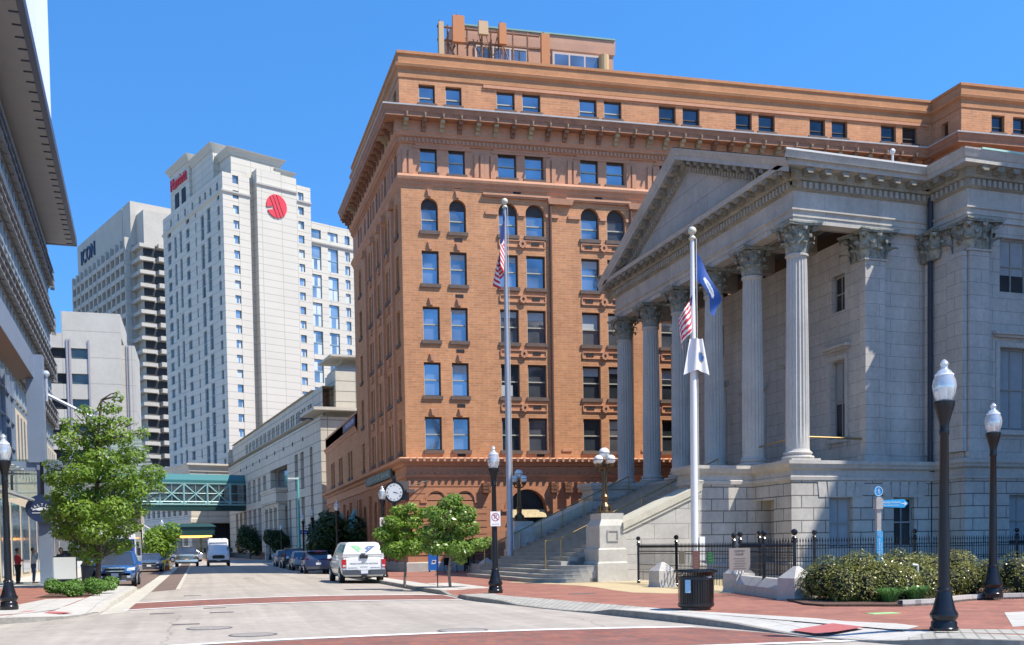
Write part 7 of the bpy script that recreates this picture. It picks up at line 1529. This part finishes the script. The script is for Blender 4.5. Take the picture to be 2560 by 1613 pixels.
add(t, 'body', pv2, lambda b: loft(b, [(0, vring(.98, .88, .4, 2.55)), (4.3, vring(1.0, .9, .4, 2.62)), (4.55, vring(1.0, .88, .4, 2.5)), (5.0, vring(1.0, .86, .4, 2.0)), (5.3, [(-.94, .4), (-1.0, .7), (-.99, 1.15), (-.9, 1.42), (-.7, 1.5), (.7, 1.5), (.9, 1.42), (.99, 1.15), (1.0, .7), (.94, .4)]), (5.75, [(-.86, .4), (-.93, .6), (-.92, .95), (-.8, 1.12), (-.6, 1.2), (.6, 1.2), (.8, 1.12), (.92, .95), (.93, .6), (.86, .4)])]), 30)
add(t, 'windscreen', m_cglass, lambda b: b.add([(-.84, 5.28, 1.50), (.84, 5.28, 1.50), (.78, 4.80, 2.26), (-.78, 4.80, 2.26)], [(0, 1, 2, 3)])); add(t, 'bonnet', pv2, lambda b: b.box(-.01, .01, 5.3, 5.31, 1.3, 1.31))
for s in (-1, 1):
    add(t, 'side_window', m_cglass, lambda b: b.add([(s*1.005, 4.2, 1.35), (s*1.005, 5.1, 1.35), (s*.935, 4.75, 2.0), (s*.935, 4.2, 2.0)], [(0, 1, 2, 3)])); add(t, 'mirror', m_grille, lambda b: b.box(s*1.17-.1, s*1.17+.1, 5.0, 5.1, 1.35, 1.75)); add(t, 'headlight', m_head, lambda b: b.add([(s*.55, 5.765, .98), (s*.88, 5.6, 1.0), (s*.95, 5.35, 1.28), (s*.62, 5.66, 1.12)], [(0, 1, 2, 3)]))
    for y in (1.0, 4.7): add(t, 'wheel', m_rubber, lambda b: b.tube((s*.78, y, .36), (s*1.01, y, .36), .36, .35, 20), 40)
add(t, 'grille', m_grille, lambda b: b.add([(x, 5.765, z) for x, z in ((-.5, .78), (.5, .78), (.56, .98), (.4, 1.1), (-.4, 1.1), (-.56, .98))], [(5, 4, 3, 2, 1, 0)])); add(t, 'bumper', m_trimk, lambda b: b.box(-.95, .95, 5.6, 5.8, .4, .66)); add(t, 'license_plate', m_plate, lambda b: b.box(-.17, .17, 5.8, 5.815, .58, .72)); add(t, 'roof_markers', M('amber', (.5, .25, .03), .4), lambda b: [b.box(x-.05, x+.05, 4.5, 4.56, 2.52, 2.57) for x in (-.35, 0, .35)])
place(t, (1.6, 107, .17), math.pi)
t = thing('minibus', 'tall white box minibus with a blue edged windscreen behind the oak crown', 'minibus', (0, 0, 0)); m_busb = M('bus blue', (.03, .08, .36), .4)
add(t, 'body', pv2, lambda b: (b.taper(-1.05, 1.05, 0, 6.2, .45, 2.85, .03), b.taper(-1.0, 1.0, 5.6, 6.9, .45, 1.35, .04), b.taper(-1.02, 1.02, 5.2, 6.3, 2.0, 2.82, .06)))
add(t, 'windscreen_surround', m_busb, lambda b: b.box(-.98, .98, 6.2, 6.32, 1.3, 2.35)); add(t, 'windscreen', m_cglass, lambda b: b.box(-.86, .86, 6.32, 6.335, 1.4, 2.25)); add(t, 'side_window', m_cglass, lambda b: b.box(-1.06, -1.035, 3.2, 5.6, 1.5, 2.2)); add(t, 'grille', m_grille, lambda b: b.box(-.5, .5, 6.87, 6.91, .7, 1.1))
for s in (-1, 1):
    add(t, 'headlight', m_head, lambda b: b.box(s*.75-.14, s*.75+.14, 6.86, 6.92, .85, 1.05)); add(t, 'mirror', m_grille, lambda b: b.box(s*1.2-.08, s*1.2+.08, 6.1, 6.2, 1.4, 1.85))
    for y in (1.4, 5.9): add(t, 'wheel', m_rubber, lambda b: b.tube((s*.8, y, .42), (s*1.02, y, .42), .42, .42, 18), 40)
place(t, (-4.55, 71.5, .05), math.pi)
t = car('distant_car', 'silver car crossing far behind the oncoming pickup and van', 'car', 4.4, 1.75, 1.48, [(.03, .9, .76), (.15, .96, .84), (1.2, .98, .87), (3.2, .94, .87), (4.1, .84, .83), (4.4, .6, .66)], (.5, 1.2, 2.4, 3.4), ps, .32); place(t, (.5, 134, .38), R_(75))
# car half seen behind the fence at the right edge
t = car('parked_car', 'pale blue car half hidden behind the iron fence at the right edge', 'car', 4.5, 1.78, 1.46, [(.03, .9, .76), (.15, .96, .84), (1.2, .98, .87), (3.2, .94, .87), (4.1, .84, .83), (4.5, .6, .66)], (.5, 1.2, 2.4, 3.4), paint('pale blue paint', (.40, .48, .58), .4), .32); face_rear(t, 1.78, .85, .34); place(t, (26.2, 29.2, .05), R_(-80))
# ---------------------------------------------------------------- people
def skin(name, joints, edges, mat, parent=None, sub=2):
    """one continuous body surface grown along joints {name: (x, y, z, r)}"""
    keys = list(joints); idx = {k: i for i, k in enumerate(keys)}
    me = bpy.data.meshes.new(name); me.from_pydata([joints[k][:3] for k in keys], [(idx[a], idx[c]) for a, c in edges], [])
    o = bpy.data.objects.new(name, me); COL.objects.link(o); md_ = o.modifiers.new('skin', 'SKIN'); md_.use_smooth_shade = True
    for i, k in enumerate(keys): sv = me.skin_vertices[0].data[i]; r = joints[k][3]; sv.radius = (r, r) if not isinstance(r, tuple) else r; sv.use_root = (i == 0)
    s = o.modifiers.new('sub', 'SUBSURF'); s.levels = sub; s.render_levels = sub
    dg = bpy.context.evaluated_depsgraph_get(); dg.update(); m2 = bpy.data.meshes.new_from_object(o.evaluated_get(dg)); o.modifiers.clear(); o.data = m2; m2.materials.clear(); m2.materials.append(mat)
    m2.polygons.foreach_set('use_smooth', [True]*len(m2.polygons))
    if parent: o.parent = parent
    return o
def person(label, loc, rz, shirt, trousers, skinc, hair, larm, rarm, stance=.11, turn=0., seed=1):
    """larm, rarm: (elbow, wrist, direction the fingers point)"""
    t = thing('person', label, 'person', (0, 0, 0), 'people standing by the glass building')
    sk = M('skin '+label[:8], skinc, .55); J = {'pel': (0, 0, .95, .125), 'bel': (0, .005, 1.08, .12), 'che': (0, .01, 1.28, .135), 'nk0': (0, .0, 1.46, .062), 'nk': (0, .012, 1.53, .055), 'hd0': (0, .025, 1.60, .085), 'hd': (0, .02, 1.68, .10), 'top': (0, .01, 1.745, .075)}
    E_ = [('pel', 'bel'), ('bel', 'che'), ('che', 'nk0'), ('nk0', 'nk'), ('nk', 'hd0'), ('hd0', 'hd'), ('hd', 'top')]
    for s, nm, arm in ((-1, 'l', larm), (1, 'r', rarm)):
        el, wr, fd = arm; fd = Vector(fd).normalized()
        J.update({nm+'sh': (s*.185, 0, 1.40, .062), nm+'el': (*el, .046), nm+'wr': (*wr, .031)}); pm_ = Vector(wr)+fd*.055; J[nm+'pm'] = (*pm_, .036)
        E_ += [('che', nm+'sh'), (nm+'sh', nm+'el'), (nm+'el', nm+'wr'), (nm+'wr', nm+'pm')]
        side = fd.cross(Vector((0, 1, 0))) if abs(fd.y) < .8 else fd.cross(Vector((0, 0, 1))); side.normalize()
        for k in range(4):
            q = pm_+side*(k-1.5)*.019+fd*.035; J['%sf%d' % (nm, k)] = (*q, .0095); e = q+fd*(.042+.01*(k in (1, 2)))+Vector((0, .012, 0)); J['%sg%d' % (nm, k)] = (*e, .008); E_ += [(nm+'pm', '%sf%d' % (nm, k)), ('%sf%d' % (nm, k), '%sg%d' % (nm, k))]
        q = Vector(wr)+fd*.03-side*.04; J[nm+'th'] = (*q, .011); J[nm+'tt'] = (*(q+fd*.04-side*.01), .009); E_ += [(nm+'pm', nm+'th'), (nm+'th', nm+'tt')]
        J.update({nm+'hp': (s*.09, 0, .88, .098), nm+'kn': (s*stance, .015, .49, .062), nm+'an': (s*(stance+.01), -.02, .09, .042), nm+'ft': (s*(stance+.03), .13, .04, .036)})
        E_ += [('pel', nm+'hp'), (nm+'hp', nm+'kn'), (nm+'kn', nm+'an'), (nm+'an', nm+'ft')]
    body = skin('body', J, E_, sk, t)
    def sub_(keys, grow, extra=None):
        d = {k: (*J[k][:3], J[k][3]+grow) for k in keys}; d.update(extra or {}); return d
    ks = ['bel', 'pel', 'che', 'nk0', 'lsh', 'rsh', 'lel', 'rel']; d = sub_(ks, .022); d['nk0'] = (0, 0, 1.44, .07)
    ee = [('bel', 'pel'), ('bel', 'che'), ('che', 'nk0'), ('che', 'lsh'), ('che', 'rsh'), ('lsh', 'lel'), ('rsh', 'rel')]
    for s in 'lr': d[s+'wq'] = (*Vector(J[s+'el'][:3]).lerp(Vector(J[s+'wr'][:3]), .8), .047); ee.append((s+'el', s+'wq'))
    skin('jacket', d, ee, shirt, t)
    d = sub_(['pel', 'lhp', 'rhp', 'lkn', 'rkn'], .02); d['pel'] = (0, 0, .96, .125)
    for s in 'lr': d[s+'an'] = (*J[s+'an'][:3], .062)
    skin('trousers', d, [('pel', 'lhp'), ('pel', 'rhp'), ('lhp', 'lkn'), ('rhp', 'rkn'), ('lkn', 'lan'), ('rkn', 'ran')], trousers, t)
    d = {k+s: v for s in 'lr' for k, v in {}.items()}
    for s in 'lr':
        a, f = Vector(J[s+'an'][:3]), Vector(J[s+'ft'][:3]); b = MB(); b.tube(a-Vector((0, .05, .04)), f+Vector((0, .05, 0)), .05, .042, 10); o = b.build('shoe', M('dark shoe', (.03, .03, .03), .6), None, 40); o.parent = t
    b = MB(); b.ball((0, -.005, 1.715), .108, 12, .95); b.v = [v for v in b.v]; hz = b.build('hair', hair, None, True); hz.parent = t
    for v in hz.data.vertices:
        if v.co.y > .045 and v.co.z < 1.74: v.co.y = .045
        if v.co.z < 1.64: v.co.z = 1.64
    b = MB()
    for s in (-1, 1): b.ball((s*.036, .108, 1.668), .011, 6)
    o = b.build('eyes', m_ink, None); o.parent = body
    b = MB(); b.taper(-.016, .016, .10, .135, 1.628, 1.665, .006); b.box(-.026, .026, .104, .112, 1.598, 1.605); o = b.build('nose_and_mouth', sk, None); o.parent = body
    b = MB()
    for s in (-1, 1): b.ball((s*.102, .01, 1.655), .022, 6, 1.4)
    o = b.build('ears', sk, None, True); o.parent = body
    place(t, loc, rz); return t
down = lambda s: ((s*.26, -.02, 1.13), (s*.27, .06, .88), (0, .1, -1))
m_hair = M('dark hair', (.012, .010, .009), .7)
person('person in a red jacket and black trousers with folded arms, left of the column', (-8.75, 58.6, .15), R_(-60), M('red cloth', (.42, .02, .035), .8, var=.2, vs=6), M('black cloth', (.015, .013, .014), .85), (.20, .11, .07), m_hair, ((-.25, .06, 1.14), (.02, .2, 1.18), (1, .1, .1)), ((.25, .06, 1.14), (-.04, .19, 1.22), (-1, .1, .1)))
person('person in a pale shirt and jeans with one hand raised, just left of the column', (-8.0, 58.4, .15), R_(-80), M('pale cloth', (.40, .44, .47), .8, var=.2, vs=6), M('denim', (.035, .06, .12), .85, var=.2, vs=8), (.16, .09, .06), m_hair, down(-1), ((.24, .14, 1.18), (.1, .2, 1.45), (-.3, -.1, 1)))
person('person in navy clothes half hidden behind the right side of the column', (-6.95, 60.5, .15), R_(160), M('navy cloth', (.012, .018, .045), .85), M('black cloth', (0, 0, 0)), (.2, .12, .08), m_hair, down(-1), down(1))
# ---------------------------------------------------------------- block across the side street (right of the frame): it shades the granite walls
BL = thing('office_block', 'plain tall masonry block standing right of the view across the side street', 'building', (41, 0, 0))
b = MB(); b.box(42.6, 62, 4, 31, 0, 40); b.build('wall', M('block wall', (.35, .3, .26), .85, var=.1, vs=.5, coord='pos'), BL)
b = MB(); b.box(40.45, 62.2, -6.2, 27.2, 39.4, 39.99); b.build('cornice', m_gran, BL) if False else None
for k in range(8):
    for j in range(6):
        b = MB(); y = 6+4*j; z = 3+4.6*k; b.box(42.52, 42.7, y, y+1.6, z, z+2.4); b.build('window', m_dimpane, BL)
